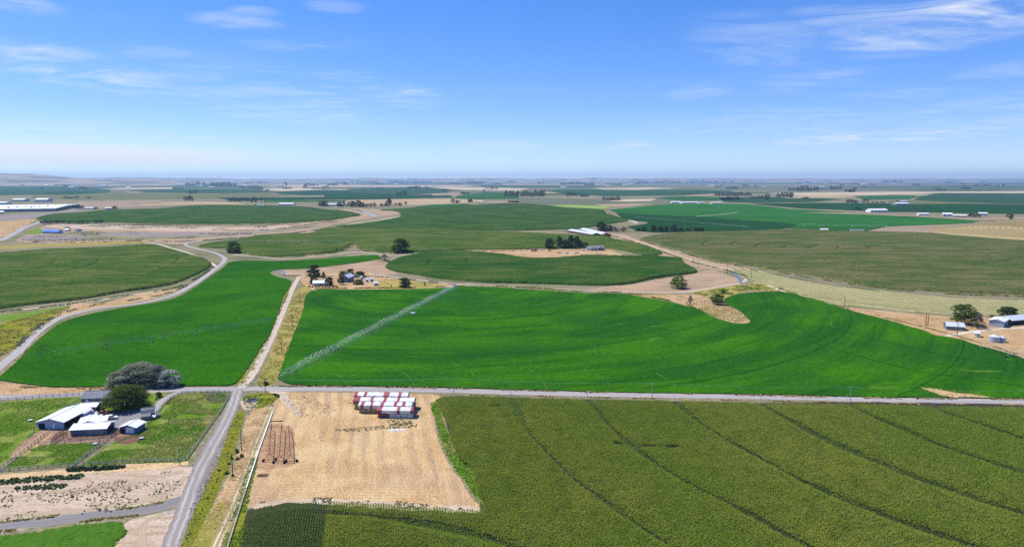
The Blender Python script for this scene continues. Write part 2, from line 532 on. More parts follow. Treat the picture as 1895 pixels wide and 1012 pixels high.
FARCOL = {
    'f_teal': (0.024, 0.070, 0.024), 'f_green': (0.022, 0.095, 0.018), 'f_bright': (0.024, 0.118, 0.020), 'f_dark': (0.012, 0.055, 0.016),
    'f_olive': (0.125, 0.135, 0.055), 'f_tan': (0.37, 0.28, 0.16), 'f_pale': (0.46, 0.37, 0.24), 'f_brown': (0.16, 0.12, 0.075),
    'f_lime': (0.21, 0.31, 0.07), 'f_corn': (0.045, 0.085, 0.025), 'f_pink': (0.28, 0.21, 0.145), 'f_grey': (0.125, 0.135, 0.085),
}
for k, c in FARCOL.items():
    t = NT(k.replace('f_', 'field_'), 1.0, 0.0)
    p = t.pos()
    s = t.noise(t.mapping(p, (0.004, 0.014, 1)), 1.0, 6, 0.65)
    f2 = t.noise(p, 0.09, 4, 0.7)
    col = t.ramp(s, [(0.3, tuple(x * 0.72 for x in c)), (0.55, c), (0.75, tuple(min(1, x * 1.25 + 0.008) for x in c))])
    col = t.mix(0.35, col, t.mix(f2, t.mix(1.0, col, (0.5, 0.5, 0.5), 'MULTIPLY'), t.mix(1.0, col, (1.5, 1.5, 1.5), 'MULTIPLY')))
    M[k] = t.done(col)

def road_mat(name, base, rut, edge):
    """u runs across the road, v along it in metres"""
    t = NT(name, 0.9, 0.12)
    uv = t.uv(); p = t.pos()
    s = t.n.new('ShaderNodeSeparateXYZ'); t.l.new(uv, s.inputs[0])
    wob = t.noise(t.mapping(uv, (0.6, 0.02, 1)), 1.0, 3, 0.6)
    u = t.math('ADD', s.outputs[0], t.math('MULTIPLY', t.math('SUBTRACT', wob, 0.5), 0.16))
    du = t.math('ABSOLUTE', t.math('SUBTRACT', t.math('ABSOLUTE', t.math('SUBTRACT', u, 0.5)), 0.20))
    fac = t.math('SUBTRACT', 1.0, t.range(du, 0.03, 0.12))
    col = t.mix(t.math('MULTIPLY', fac, t.range(t.noise(t.mapping(uv, (1, 0.05, 1)), 1.0, 4, 0.6), 0.25, 0.6)), base, rut)
    e = t.range(t.math('ABSOLUTE', t.math('SUBTRACT', u, 0.5)), 0.36, 0.5)
    col = t.mix(t.math('MULTIPLY', e, 0.75), col, edge)
    fn = t.noise(p, 1.1, 5, 0.7)
    col = t.mix(0.4, col, t.mix(fn, t.mix(1.0, col, (0.6, 0.6, 0.6), 'MULTIPLY'), t.mix(1.0, col, (1.35, 1.35, 1.35), 'MULTIPLY')))
    big = t.range(t.noise(t.mapping(uv, (0.7, 0.012, 1)), 1.0, 5, 0.65), 0.35, 0.7)
    col = t.mix(t.math('MULTIPLY', big, 0.35), col, t.mix(1.0, col, (0.68, 0.68, 0.70), 'MULTIPLY'))
    return t.done(col)

M['asphalt'] = road_mat('worn_asphalt', (0.30, 0.275, 0.26), (0.38, 0.355, 0.34), (0.36, 0.30, 0.25))
M['asphalt_dk'] = road_mat('grey_asphalt', (0.19, 0.175, 0.17), (0.22, 0.205, 0.20), (0.33, 0.28, 0.24))
M['gravel'] = road_mat('gravel_road', (0.26, 0.23, 0.21), (0.41, 0.375, 0.345), (0.20, 0.17, 0.15))
M['canalroad'] = road_mat('pale_chip_seal', (0.33, 0.31, 0.295), (0.39, 0.365, 0.35), (0.42, 0.34, 0.26))
M['track'] = road_mat('dirt_track', (0.42, 0.34, 0.255), (0.56, 0.48, 0.385), (0.36, 0.29, 0.18))
M['twotrack'] = road_mat('two_track', (0.30, 0.24, 0.12), (0.62, 0.50, 0.34), (0.33, 0.26, 0.13))
M['paletrack'] = road_mat('pale_track', (0.52, 0.43, 0.33), (0.57, 0.48, 0.38), (0.45, 0.34, 0.24))
M['faint'] = road_mat('faint_wheel_marks', (0.36, 0.275, 0.18), (0.43, 0.34, 0.24), (0.38, 0.29, 0.19))
M['rut'] = plain('wheel_rut', (0.02, 0.05, 0.01), 0.95, 0.05, vary=0.4, scale=0.2)
M['rut_pale'] = plain('pale_wheel_rut', (0.05, 0.135, 0.018), 0.95, 0.05, vary=0.6, scale=0.15)
M['yard'] = ground_mat('gravel_yard', (0.24, 0.235, 0.23), (0.20, 0.195, 0.195), (0.29, 0.275, 0.26), 0.05, 0.2, 1.3, (0.13, 0.125, 0.12), 0.4)
M['shoulder'] = ground_mat('dark_gravel', (0.25, 0.215, 0.20), (0.205, 0.18, 0.17), (0.30, 0.255, 0.22), 0.05, 0.2, 1.6, (0.12, 0.10, 0.095), 0.5)

t = NT('stubble_rows', 1.0, 0.0)
_rd = P(457, 950) - P(435, 1012)
_p = t.mapping(t.pos(), (1, 1, 1), (0, 0, 0), math.atan2(_rd.x, _rd.y))
_p0 = t.pos()
rows = t.math('ADD', t.math('MULTIPLY', t.wave(_p, 0.055, 4.0, 0.35, 'X'), 0.30), t.math('MULTIPLY', t.noise(t.mapping(_p, (0.30, 0.014, 1)), 1.0, 5, 0.65), 0.85))
rows2 = t.noise(t.mapping(_p, (0.9, 0.035, 1)), 1.0, 5, 0.7)
patch = t.range(t.noise(_p0, 0.022, 4, 0.6), 0.38, 0.56)
col = t.mix(t.range(t.noise(_p0, 0.05, 5, 0.65), 0.4, 0.62), (0.55, 0.395, 0.205), (0.46, 0.30, 0.145))
col = t.mix(t.math('MULTIPLY', t.math('MULTIPLY', t.range(rows, 0.46, 0.74), patch), 0.62), col, (0.32, 0.215, 0.13))
col = t.mix(t.math('MULTIPLY', t.range(t.noise(_p0, 0.018, 3, 0.5), 0.50, 0.66), 0.7), col, (0.36, 0.235, 0.14))
col = t.mix(t.math('MULTIPLY', t.range(rows2, 0.5, 0.66), 0.45), col, (0.60, 0.47, 0.29))
arc = t.wave(t.mapping(_p0, (1, 1, 1), (70, -300, 0)), 0.16, 3.0, 0.5, 'X', 'RINGS')
col = t.mix(t.math('MULTIPLY', t.math('MULTIPLY', t.range(arc, 0.55, 0.95), t.math('SUBTRACT', 1.0, patch)), 0.35), col, (0.30, 0.20, 0.10))
fn = t.noise(_p0, 1.3, 5, 0.75)
col = t.mix(0.85, col, t.mix(t.range(fn, 0.28, 0.72), t.mix(1.0, col, (0.5, 0.46, 0.42), 'MULTIPLY'), t.mix(1.0, col, (1.4, 1.42, 1.45), 'MULTIPLY')))
sv = t.math('MULTIPLY', t.range(t.noise(_p0, 0.6, 5, 0.75), 0.55, 0.64), t.range(t.noise(_p0, 0.05, 3, 0.6), 0.42, 0.6))
col = t.mix(t.math('MULTIPLY', sv, 0.7), col, (0.17, 0.13, 0.06))
t.bump(fn, 0.7, 0.15)
M['stubble'] = t.done(col)

M['rut_green'] = plain('green_wheel_rut', (0.010, 0.052, 0.008), 1.0, 0.0, vary=0.4, scale=0.1)
# ------------------------------------------------------------------ ground sheets, roads, crops
def tri_fill(pts):
    return [tuple(t) for t in tessellate_polygon([[Vector((p.x, p.y, 0)) for p in pts]])]

def sheet(name, pxs, mat, z, rag=0.5, smooth=True, label=None, cat=None, kind='structure', skirt=0.0, hz=None):
    """a flat piece of ground; with skirt > 0 its edge is a wall of that height (a standing crop)"""
    pts = outline(pxs, z if hz is None else hz, smooth, rag)
    V = [(p.x, p.y, z) for p in pts]
    F = tri_fill(pts)
    if skirt:
        n = len(V)
        V += [(x, y, z - skirt) for x, y, _ in V]
        F += [(i, (i + 1) % n, n + (i + 1) % n, n + i) for i in range(n)]
    me = bpy.data.meshes.new(name)
    me.from_pydata(V, [], F)
    bm = bmesh.new(); bm.from_mesh(me); bmesh.ops.recalc_face_normals(bm, faces=bm.faces)
    up = [f for f in bm.faces if abs(f.normal.z) > 0.5]
    if up and sum(f.normal.z * f.calc_area() for f in up) < 0:
        bmesh.ops.reverse_faces(bm, faces=bm.faces)
    bm.to_mesh(me); bm.free()
    return tag(link(name, me, None, [mat]), label, cat, None, kind)

def ribbon(name, pxs, width, mat, z, label=None, cat=None, rag=0.12, world=None, kind='structure', parent=None, w_end=None):
    pts = world or [P(x, y, z) for x, y in pxs]
    pts = resample(catmull(pts, 6, closed=False), 2.5 if width > 1.5 else 1.5, closed=False)
    V, F, UV = [], [], []
    dist = 0.0
    for i, p in enumerate(pts):
        d = (pts[min(i + 1, len(pts) - 1)] - pts[max(i - 1, 0)]).normalized()
        s = Vector((d.y, -d.x, 0))
        w = width if w_end is None else width + (w_end - width) * i / (len(pts) - 1)
        j1 = rag * width * mnoise.noise(Vector((p.x * 0.3, p.y * 0.3, 1.0)))
        j2 = rag * width * mnoise.noise(Vector((p.x * 0.3, p.y * 0.3, 9.0)))
        V += [p - s * (w / 2 + j1), p + s * (w / 2 + j2)]
        if i: dist += (p - pts[i - 1]).length
        UV += [(0, dist), (1, dist)]
    for i in range(len(pts) - 1):
        F.append((2 * i, 2 * i + 1, 2 * i + 3, 2 * i + 2))
    me = bpy.data.meshes.new(name)
    me.from_pydata([(v.x, v.y, z) for v in V], [], F)
    uvl = me.uv_layers.new(name='UVMap')
    for l in me.loops:
        uvl.data[l.index].uv = UV[l.vertex_index]
    o = link(name, me, parent, [mat])
    return tag(o, label, cat, None, kind)

def polyline_dist(xs, ys, line):
    d = np.full(xs.shape, 1e9)
    for a, b in zip(line[:-1], line[1:]):
        vx, vy = b.x - a.x, b.y - a.y
        L2 = vx * vx + vy * vy + 1e-9
        t = np.clip(((xs - a.x) * vx + (ys - a.y) * vy) / L2, 0, 1)
        d = np.minimum(d, np.hypot(xs - (a.x + t * vx), ys - (a.y + t * vy)))
    return d

def track_lines(tracks, z=0.0):
    return [catmull([P(x, y, z) for x, y in t], 5, closed=False) for t in tracks]

def vnoise(xs, ys, f, seed=0):
    """cheap smooth value noise on arrays"""
    r = np.random.default_rng(seed).random((64, 64))
    u, v = xs * f, ys * f
    i, j = np.floor(u).astype(int), np.floor(v).astype(int)
    a, b = u - i, v - j
    a, b = a * a * (3 - 2 * a), b * b * (3 - 2 * b)
    g = lambda p, q: r[p % 64, q % 64]
    return g(i, j) * (1 - a) * (1 - b) + g(i + 1, j) * a * (1 - b) + g(i, j + 1) * (1 - a) * b + g(i + 1, j + 1) * a * b

def canopy(name, pxs, mat, h, cell, rough, label, tracks=(), track_w=1.6, holes=(), smooth=True, seed=1, cat='crop', wave=0.4, base=-0.3):
    """a standing crop as a rough height field with open wheel tracks"""
    poly = outline(pxs, h, smooth, 0.0)
    x0, x1 = min(p.x for p in poly), max(p.x for p in poly)
    y0, y1 = min(p.y for p in poly), max(p.y for p in poly)
    nx, ny = int((x1 - x0) / cell) + 3, int((y1 - y0) / cell) + 3
    gx, gy = np.meshgrid(x0 - cell + np.arange(nx) * cell, y0 - cell + np.arange(ny) * cell, indexing='ij')
    r = np.random.default_rng(seed)
    gx = gx + (r.random(gx.shape) - 0.5) * cell * 0.6
    gy = gy + (r.random(gx.shape) - 0.5) * cell * 0.6
    ins = inside(poly, gx, gy)
    z = h + (r.random(gx.shape) - 0.5) * rough + (vnoise(gx, gy, 0.03, seed) - 0.5) * wave
    for line in track_lines(tracks, h):
        d = polyline_dist(gx, gy, line)
        z = np.where(d < track_w * (0.5 + 0.7 * vnoise(gx, gy, 0.08, seed + 3)), 0.25, z)
    for (hx, hy, rx, ry) in holes:
        c = P(hx, hy, h); s = scale_at(hx, hy)
        z = np.where(((gx - c.x) / (rx / s)) ** 2 + ((gy - c.y) / ry) ** 2 < 0.6 + 0.8 * vnoise(gx, gy, 0.3, 5), 0.2, z)
    z = np.where(ins, z, base)
    idx = np.arange(nx * ny).reshape(nx, ny)
    any_in = ins[:-1, :-1] | ins[1:, :-1] | ins[:-1, 1:] | ins[1:, 1:]
    a, b, c, d = idx[:-1, :-1][any_in], idx[1:, :-1][any_in], idx[1:, 1:][any_in], idx[:-1, 1:][any_in]
    F = np.stack([a, b, c, d], 1)
    used, inv = np.unique(F, return_inverse=True)
    V = np.stack([gx.ravel(), gy.ravel(), z.ravel()], 1)[used]
    me = np_mesh(name, V, inv.reshape(F.shape))
    return tag(link(name, me, None, [mat]), label, cat, None, 'stuff')

# --- the plain, one sheet to the horizon
g = MB()
R = 60000
g.add([(-R, -2000, 0), (R, -2000, 0), (R, R, 0), (-R, R, 0)], [(0, 1, 2, 3)])
tag(g.build('ground', M['soil']), 'dry tan and olive plain reaching to the horizon', 'ground', None, 'structure')

# --- bare ground, yards and pastures (each sheet a little above the one below)
sheet('sandy_ground', [(-80, 905), (0, 888), (70, 880), (150, 877), (230, 872), (300, 868), (342, 862), (362, 866), (352, 905), (338, 930), (300, 944), (250, 952), (160, 962), (90, 972), (0, 985), (-80, 998)],
      M['sand'], 0.012, 0.5, label='pale bare sandy flat between paddock fence and lower road', cat='ground')
sheet('straw_verge', [(-80, 890), (0, 878), (120, 868), (220, 860), (300, 855), (340, 852), (346, 860), (300, 868), (220, 872), (120, 879), (0, 889), (-80, 905)],
      M['straw'], 0.016, 0.5, label='straw coloured verge under the paddock fence', cat='ground')
sheet('dirt_corner', [(205, 1030), (222, 1000), (228, 980), (240, 962), (290, 950), (330, 944), (322, 975), (305, 1030)], M['sand'], 0.018, 0.6, label='pale dirt corner with wheel marks below the road', cat='ground')
sheet('dark_shoulder', [(438, 735), (430, 765), (420, 800), (405, 845), (390, 880), (370, 930), (352, 975), (338, 1030), (325, 1030), (345, 960), (360, 905), (385, 850), (405, 800), (425, 750)],
      M['shoulder'], 0.014, 0.5, label='dark gravel shoulder right of the gravel road', cat='shoulder')
sheet('weedy_ditch', [(452, 760), (446, 800), (436, 830), (425, 862), (410, 895), (392, 935), (375, 970), (352, 1030), (318, 1030), (345, 975), (362, 940), (383, 895), (402, 858), (416, 820), (428, 785), (440, 762)],
      M['weeds'], 0.020, 0.8, label='yellow green weedy ditch beside the gravel road', cat='ditch')
sheet('straw_bank', [(500, 755), (497, 790), (485, 830), (470, 870), (455, 905), (440, 950), (420, 1030), (352, 1030), (378, 970), (400, 925), (418, 890), (434, 855), (445, 825), (452, 790), (462, 765), (480, 750)],
      M['dirt'], 0.016, 0.8, label='tan dirt bank between ditch and white pipe', cat='ground')
sheet('dry_grass_bank', [(420, 930), (412, 965), (398, 1030), (345, 1030), (368, 985), (388, 950), (405, 928)], M['drygrass'], 0.022, 0.8, label='ochre dry grass at the foot of the dirt bank', cat='ground')
sheet('pipe_verge', [(478, 845), (470, 880), (462, 912), (455, 950), (440, 1030), (412, 1030), (428, 970), (442, 920), (456, 875), (468, 846)], M['weeds'], 0.024, 0.7, label='green weeds along the lower half of the pipe', cat='ground')
sheet('stubble_yard', [(512, 727), (560, 725.5), (650, 726), (740, 728), (812, 731), (806, 750), (804, 780), (812, 815), (826, 850), (850, 885), (872, 920), (884, 944), (800, 943), (700, 937), (600, 930), (520, 928), (462, 940), (454, 930), (468, 890), (482, 845), (496, 800), (506, 765)],
      M['stubble'], 0.014, 0.6, label='straw stubble yard holding the covered haystacks', cat='ground')
sheet('parking_dirt', [(490, 795), (508, 785), (530, 788), (545, 798), (546, 830), (540, 860), (505, 866), (474, 862), (476, 838)], M['reddirt'], 0.022, 2.4, label='reddish bare dirt under the parked irrigation spans', cat='ground')
sheet('corner_weeds', [(452, 733), (480, 727), (515, 729), (512, 740), (490, 752), (462, 758), (448, 748)], M['weeds'], 0.024, 0.7, label='weedy corner by the crossroads', cat='ground')
sheet('corner_sand', [(444, 742), (462, 738), (478, 744), (470, 756), (452, 757)], M['sand'], 0.028, 0.5, label='pale sand pad in the weedy corner', cat='ground')
sheet('yard_turnout', [(498, 723), (525, 723), (534, 735), (548, 752), (560, 770), (548, 770), (530, 750), (512, 735)], M['sand'], 0.024, 0.4, label='worn dirt turnout from the road into the yard', cat='ground')
sheet('pale_edge', [(478, 930), (540, 924), (620, 923), (720, 928), (800, 934), (876, 937), (886, 947), (800, 945), (700, 939), (600, 932), (520, 931), (466, 944)], M['sand'], 0.020, 1.2, label='pale dusty strip between stubble and the rowed corn', cat='ground')
sheet('green_strip', [(797, 745), (812, 742), (820, 775), (832, 805), (845, 840), (872, 868), (880, 890), (896, 935), (884, 925), (862, 893), (836, 858), (818, 820), (808, 785)], M['pasture'], 0.022, 0.9, label='bright green weed strip between stubble and corn', cat='ground')
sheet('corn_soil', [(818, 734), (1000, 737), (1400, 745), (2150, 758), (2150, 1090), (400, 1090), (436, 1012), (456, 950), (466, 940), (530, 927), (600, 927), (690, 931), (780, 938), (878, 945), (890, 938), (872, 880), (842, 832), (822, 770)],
      plain('shade_dark_corn_soil', (0.045, 0.042, 0.026), 0.95, 0.05), 0.018, 0.3, label='brown soil darkened for shade beneath the near corn', cat='ground')  # soil colour painted near black: shade of the gaps and wheel tracks put in

# left farm
sheet('west_paddock', [(-90, 752), (0, 744), (80, 737), (148, 733), (150, 745), (120, 765), (90, 785), (60, 808), (30, 838), (0, 862), (-90, 905)], M['pasture'], 0.020, 0.4, label='green paddock left of the barns', cat='pasture')
sheet('middle_paddock', [(8, 868), (60, 828), (90, 822), (130, 820), (170, 817), (190, 818), (165, 838), (140, 858), (100, 862), (50, 865)], M['pasture'], 0.024, 0.4, label='small paddock in front of the corrals', cat='pasture')
sheet('east_paddock', [(330, 729), (420, 727), (428, 731), (410, 760), (385, 795), (362, 828), (345, 853), (300, 856), (220, 858), (152, 861), (180, 840), (215, 815), (250, 800), (270, 780), (290, 765), (300, 745)], M['pasture'], 0.024, 0.4, label='rough green paddock beside the gravel road', cat='pasture')
sheet('corral_dirt', [(20, 838), (50, 812), (78, 794), (100, 790), (140, 792), (200, 796), (232, 788), (260, 776), (272, 790), (262, 802), (220, 810), (190, 820), (120, 820), (75, 824), (45, 835), (25, 848)], M['brown'], 0.028, 0.5, label='trampled brown corral dirt in front of the barns', cat='ground')
sheet('manure_patch', [(212, 812), (235, 805), (268, 802), (277, 795), (272, 808), (250, 819), (222, 821)], plain('manure', (0.15, 0.085, 0.06), 0.95, 0.05, vary=0.3), 0.034, 0.5, label='dark red brown manure patch below the small shed', cat='ground')
sheet('tan_corral', [(22, 845), (60, 815), (85, 796), (98, 800), (80, 818), (45, 842)], M['dirt'], 0.032, 0.4, label='tan dirt run at the open end of the blue barn', cat='ground')
sheet('gravel_yard', [(150, 783), (180, 772), (196, 763), (240, 757), (275, 760), (290, 752), (300, 748), (292, 765), (270, 777), (240, 790), (200, 794), (160, 792)], M['yard'], 0.036, 0.3, label='grey gravel farmyard among the sheds', cat='yard')
sheet('house_lawn', [(150, 746), (200, 750), (262, 748), (290, 737), (298, 740), (285, 752), (240, 760), (190, 764), (168, 765), (150, 758)], M['lawn'], 0.030, 0.3, label='mown lawn round the big green tree', cat='lawn')
sheet('front_lawn', [(262, 729), (302, 726), (308, 731), (285, 750), (265, 752)], M['lawn'], 0.040, 0.3, label='small front lawn by the driveway', cat='lawn')
sheet('road_bank', [(-90, 722), (0, 708), (45, 712), (100, 717), (160, 717), (200, 715), (205, 722), (120, 727), (0, 731), (-90, 738)], M['dirt'], 0.020, 0.8, label='tan dirt bank between alfalfa and road', cat='ground')

# crossroads and the middle distance
sheet('middle_verge', [(576, 536), (560, 580), (545, 617), (528, 668), (517, 700), (500, 715), (474, 716), (484, 690), (500, 655), (515, 615), (532, 575), (545, 545), (560, 530)], M['drygrass'], 0.016, 0.9, label='ochre grass strip between dirt road and alfalfa', cat='ground')
sheet('west_verge', [(440, 706), (462, 682), (482, 648), (502, 618), (512, 590), (521, 567), (527, 548), (537, 530), (541, 536), (530, 570), (512, 610), (495, 645), (470, 690), (452, 712)], M['weeds'], 0.015, 0.6, label='weedy edge left of the dirt road', cat='ground')
sheet('canal_bank_grass', [(-80, 640), (0, 600), (40, 585), (90, 573), (130, 566), (132, 575), (100, 590), (75, 610), (45, 632), (0, 660), (-80, 700)], M['weeds'], 0.016, 1.0, label='rough green grass left of the canal road', cat='ground')
sheet('canal_bank_green', [(-80, 590), (0, 582), (60, 576), (125, 566), (120, 572), (60, 585), (0, 595), (-80, 606)], M['lawn'], 0.022, 0.8, label='green band under the left corn field', cat='ground')
sheet('canal_bank_dirt', [(140, 562), (190, 560), (240, 548), (300, 538), (335, 536), (300, 548), (250, 560), (190, 570), (140, 580), (100, 592), (70, 612), (95, 588)], M['dirt'], 0.020, 0.8, label='tan dirt triangle between corn and canal road', cat='ground')
sheet('homestead_ground', [(556, 510), (600, 505), (660, 500), (715, 512), (760, 522), (820, 525), (860, 528), (830, 533), (760, 536), (660, 537), (585, 537), (566, 530)], M['dirt'], 0.022, 0.8, label='tan yard of the tree ringed homestead', cat='ground')
sheet('homestead_grass', [(690, 522), (730, 517), (790, 523), (820, 528), (760, 534), (700, 533)], M['drygrass'], 0.028, 0.8, label='dry grass right of the homestead', cat='ground')
sheet('fallow_patch', [(524, 500), (580, 492), (650, 485), (705, 480), (716, 488), (722, 500), (735, 507), (700, 510), (640, 510), (580, 511), (545, 510), (524, 507)], M['pinkdirt'], 0.020, 0.7, label='pinkish fallow field behind the homestead', cat='field')
sheet('bare_triangle', [(1080, 533), (1140, 530), (1180, 525), (1220, 517), (1270, 510), (1296, 503), (1320, 500), (1350, 510), (1368, 520), (1340, 529), (1290, 540), (1230, 543), (1150, 540)], M['pinkdirt'], 0.020, 1.0, label='pinkish bare ground around the lone round tree', cat='ground')
sheet('bare_wedge', [(1080, 541), (1160, 545), (1240, 545), (1300, 547), (1318, 560), (1330, 570), (1300, 575), (1262, 562), (1225, 553), (1180, 548), (1130, 543)], M['dirt'], 0.024, 1.6, label='tan dirt wedge above the alfalfa', cat='ground')
sheet('weedy_point', [(1300, 572), (1322, 565), (1345, 566), (1368, 578), (1386, 592), (1384, 598), (1360, 597), (1325, 586)], M['dirt'], 0.028, 1.6, label='ochre weedy point jutting into the alfalfa', cat='ground')
sheet('green_weeds', [(1278, 540), (1330, 533), (1390, 524), (1440, 528), (1470, 541), (1400, 538), (1372, 540), (1340, 552), (1310, 550)], M['drygrass'], 0.022, 2.2, label='green weeds by the ditch bend', cat='ground')
sheet('dirt_lane', [(1395, 520), (1440, 530), (1490, 548), (1540, 564), (1600, 572), (1690, 580), (1760, 586), (1830, 588), (1990, 600), (1990, 700), (1895, 662), (1800, 636), (1730, 620), (1640, 594), (1560, 571), (1480, 548), (1430, 536)], M['dirt'], 0.018, 0.8, label='tan dirt strip along the far edge of the alfalfa', cat='ground')
sheet('building_site', [(860, 466), (900, 463), (985, 459), (1040, 461), (1100, 462), (1130, 462), (1150, 471), (1175, 476), (1100, 474), (1060, 477), (1010, 480), (980, 479), (940, 474), (890, 469)], M['dirt'], 0.03, 0.8, label='sandy building site in front of the new house', cat='ground')
sheet('lane_dirt', [(1110, 431), (1150, 433), (1185, 444), (1240, 461), (1290, 477), (1350, 490), (1395, 500), (1385, 508), (1340, 502), (1290, 495), (1240, 480), (1200, 465), (1150, 448), (1100, 438)], M['pinkdirt'], 0.03, 1.0, label='broad pinkish dirt strip along the ditch', cat='ground')
sheet('canal_flat', [(330, 452), (400, 442), (480, 434), (560, 428), (620, 415), (690, 403), (740, 395), (700, 388), (640, 386), (560, 412), (480, 418), (380, 418), (250, 420), (160, 418), (90, 416), (60, 430), (30, 446), (100, 450), (200, 450), (270, 447)], M['pinkdirt'], 0.03, 1.0, label='broad pinkish bare flats along the canal', cat='ground')
sheet('canal_scrub', [(100, 430), (200, 428), (330, 434), (420, 432), (520, 424), (600, 414), (640, 405), (620, 412), (560, 424), (460, 434), (360, 441), (250, 444), (120, 445), (60, 445)], M['olive'], 0.05, 1.5, label='grey green scrub on the canal flats', cat='ground')
sheet('left_stubble', [(-90, 470), (0, 462), (95, 456), (190, 453), (275, 449), (250, 446), (100, 451), (0, 455), (-90, 462)], M['drygrass'], 0.05, 0.8, label='dry grass band above the left corn', cat='ground')

# yards at the left in the middle distance
sheet('gravel_lot', [(36, 441), (60, 435), (110, 436), (150, 437), (165, 441), (120, 444), (60, 446)], M['shoulder'], 0.07, 1.5, label='dark grey gravel lot below the blue roofed houses', cat='yard')
sheet('house_lawn', [(50, 428), (74, 423), (78, 432), (60, 433.5), (46, 433)], M['lawn'], 0.08, 1.0, label='green lawn left of the blue roofed houses', cat='lawn')
sheet('tan_field', [(-60, 446), (0, 440), (28, 427), (58, 412), (68, 405), (40, 407), (0, 410), (-60, 413)], M['dirt'], 0.06, 1.5, label='tan bare field at the left edge', cat='field')
sheet('warehouse_yard', [(-60, 405), (0, 399), (60, 395), (110, 393), (140, 385), (150, 388), (120, 395), (70, 402), (20, 408), (-60, 412)], M['shoulder'], 0.065, 1.5, label='greyish yard in front of the white warehouse', cat='yard')
sheet('graded_bank', [(90, 416), (200, 416), (330, 420), (450, 421), (540, 417), (500, 424), (380, 428), (220, 425), (110, 422)], M['sand'], 0.075, 2.0, label='pale graded strip below the upper left corn', cat='ground')
sheet('dark_bank', [(180, 432), (300, 430), (420, 430), (520, 424), (590, 415), (560, 421), (450, 433), (330, 437), (220, 437)], M['shoulder'], 0.085, 2.0, label='dark brushy bank on the canal flats', cat='ground')

# roads and tracks
ribbon('road', [(-160, 741), (0, 735.5), (120, 731), (220, 726), (320, 721), (440, 719.5), (560, 719.5), (700, 720), (850, 723), (1000, 727), (1200, 731), (1400, 734), (1600, 738.5), (1895, 743), (2100, 747)], 7.0, M['asphalt'], 0.050, 'pale grey paved road crossing from left to right', 'road')
ribbon('road', [(440, 721), (432, 745), (414, 787), (393, 824), (374, 860), (357, 900), (346, 934), (332, 970), (317, 1012), (298, 1070)], 5.4, M['gravel'], 0.058, 'light gravel road running from crossroads to lower left', 'road')
ribbon('road', [(446, 717), (468, 691), (500, 630), (528, 566), (541, 535), (554, 511)], 4.6, M['track'], 0.064, 'pale dirt road from crossroads up to the homestead', 'road')
ribbon('road', [(-120, 985), (0, 973), (90, 964), (162, 954.5), (252, 945), (300, 936), (340, 922)], 6.2, M['asphalt_dk'], 0.054, 'darker paved road at the lower left', 'road')
ribbon('road', [(-90, 745), (-30, 700), (0, 677), (32, 652), (63, 620), (92, 598), (120, 585), (177, 571), (253, 562), (310, 549), (341, 536), (373, 516), (398, 498), (414, 484), (414, 476), (398, 468), (364, 460), (345, 454), (347, 449), (390, 441), (430, 438)], 5.4, M['canalroad'], 0.056, 'winding pale road along the left alfalfa field', 'road')
ribbon('canal_track', [(430, 438), (480, 436), (560, 431), (582, 426), (614, 421), (669, 412), (701, 408), (734, 401), (757, 399)], 6.0, M['paletrack'], 0.08, 'pale dirt track beside the canal flats', 'track')
ribbon('field_track', [(-80, 585), (0, 577), (168, 558), (253, 544), (316, 535), (340, 534)], 3.6, M['paletrack'], 0.048, 'pale track below the left corn field', 'track')
ribbon('field_track', [(258, 449), (290, 451), (316, 459), (348, 468), (389, 486), (402, 494)], 4.0, M['paletrack'], 0.05, 'pale track curving round the end of the left corn', 'track')
ribbon('field_track', [(430, 471), (470, 474), (530, 479), (580, 475), (625, 470), (660, 466), (700, 470), (735, 473), (790, 467), (860, 464)], 4.0, M['paletrack'], 0.052, 'pale track between the alfalfa strip and the corn behind', 'track')
ribbon('yard_track', [(554, 511), (575, 509), (600, 509), (680, 508), (760, 516), (820, 523), (880, 527), (960, 531), (1060, 536), (1150, 540), (1260, 541), (1310, 534), (1350, 527), (1376, 521), (1380, 513), (1366, 503), (1340, 496), (1290, 484), (1240, 468), (1190, 450), (1150, 437), (1120, 432)], 4.2, M['track'], 0.060, 'pale track along the ditch behind the big alfalfa field', 'track')
ribbon('two_track', [(505, 752), (492, 785), (476, 822), (462, 860), (445, 905), (428, 950), (405, 1000), (385, 1060)], 3.4, M['twotrack'], 0.040, 'two track lane beside the white pipe', 'track')
ribbon('driveway', [(345, 722), (320, 730), (300, 742), (288, 756), (270, 766)], 3.6, M['asphalt'], 0.062, 'grey driveway from the road to the farmyard', 'driveway')
ribbon('field_lane', [(1420, 528), (1480, 549), (1560, 571), (1640, 595), (1700, 614), (1760, 629), (1830, 645), (1895, 664), (1990, 695)], 4.0, M['paletrack'], 0.050, 'pale lane along the far right edge of the alfalfa', 'track')
ribbon('far_lane', [(1112, 388), (1124, 396), (1148, 403), (1168, 408), (1178, 413)], 9.0, M['paletrack'], 0.1, 'pale lane between two far green fields', 'track')
ribbon('road', [(-20, 447), (0, 445), (30, 430), (45, 421), (68, 413), (90, 405)], 12.0, M['asphalt'], 0.12, 'grey road climbing past the blue roofed houses', 'road')
ribbon('pivot_lane', [(1289, 400.5), (1330, 397), (1366, 393.3)], 6.0, M['paletrack'], 0.9, 'pale lane to the centre of the far bright field', 'track')

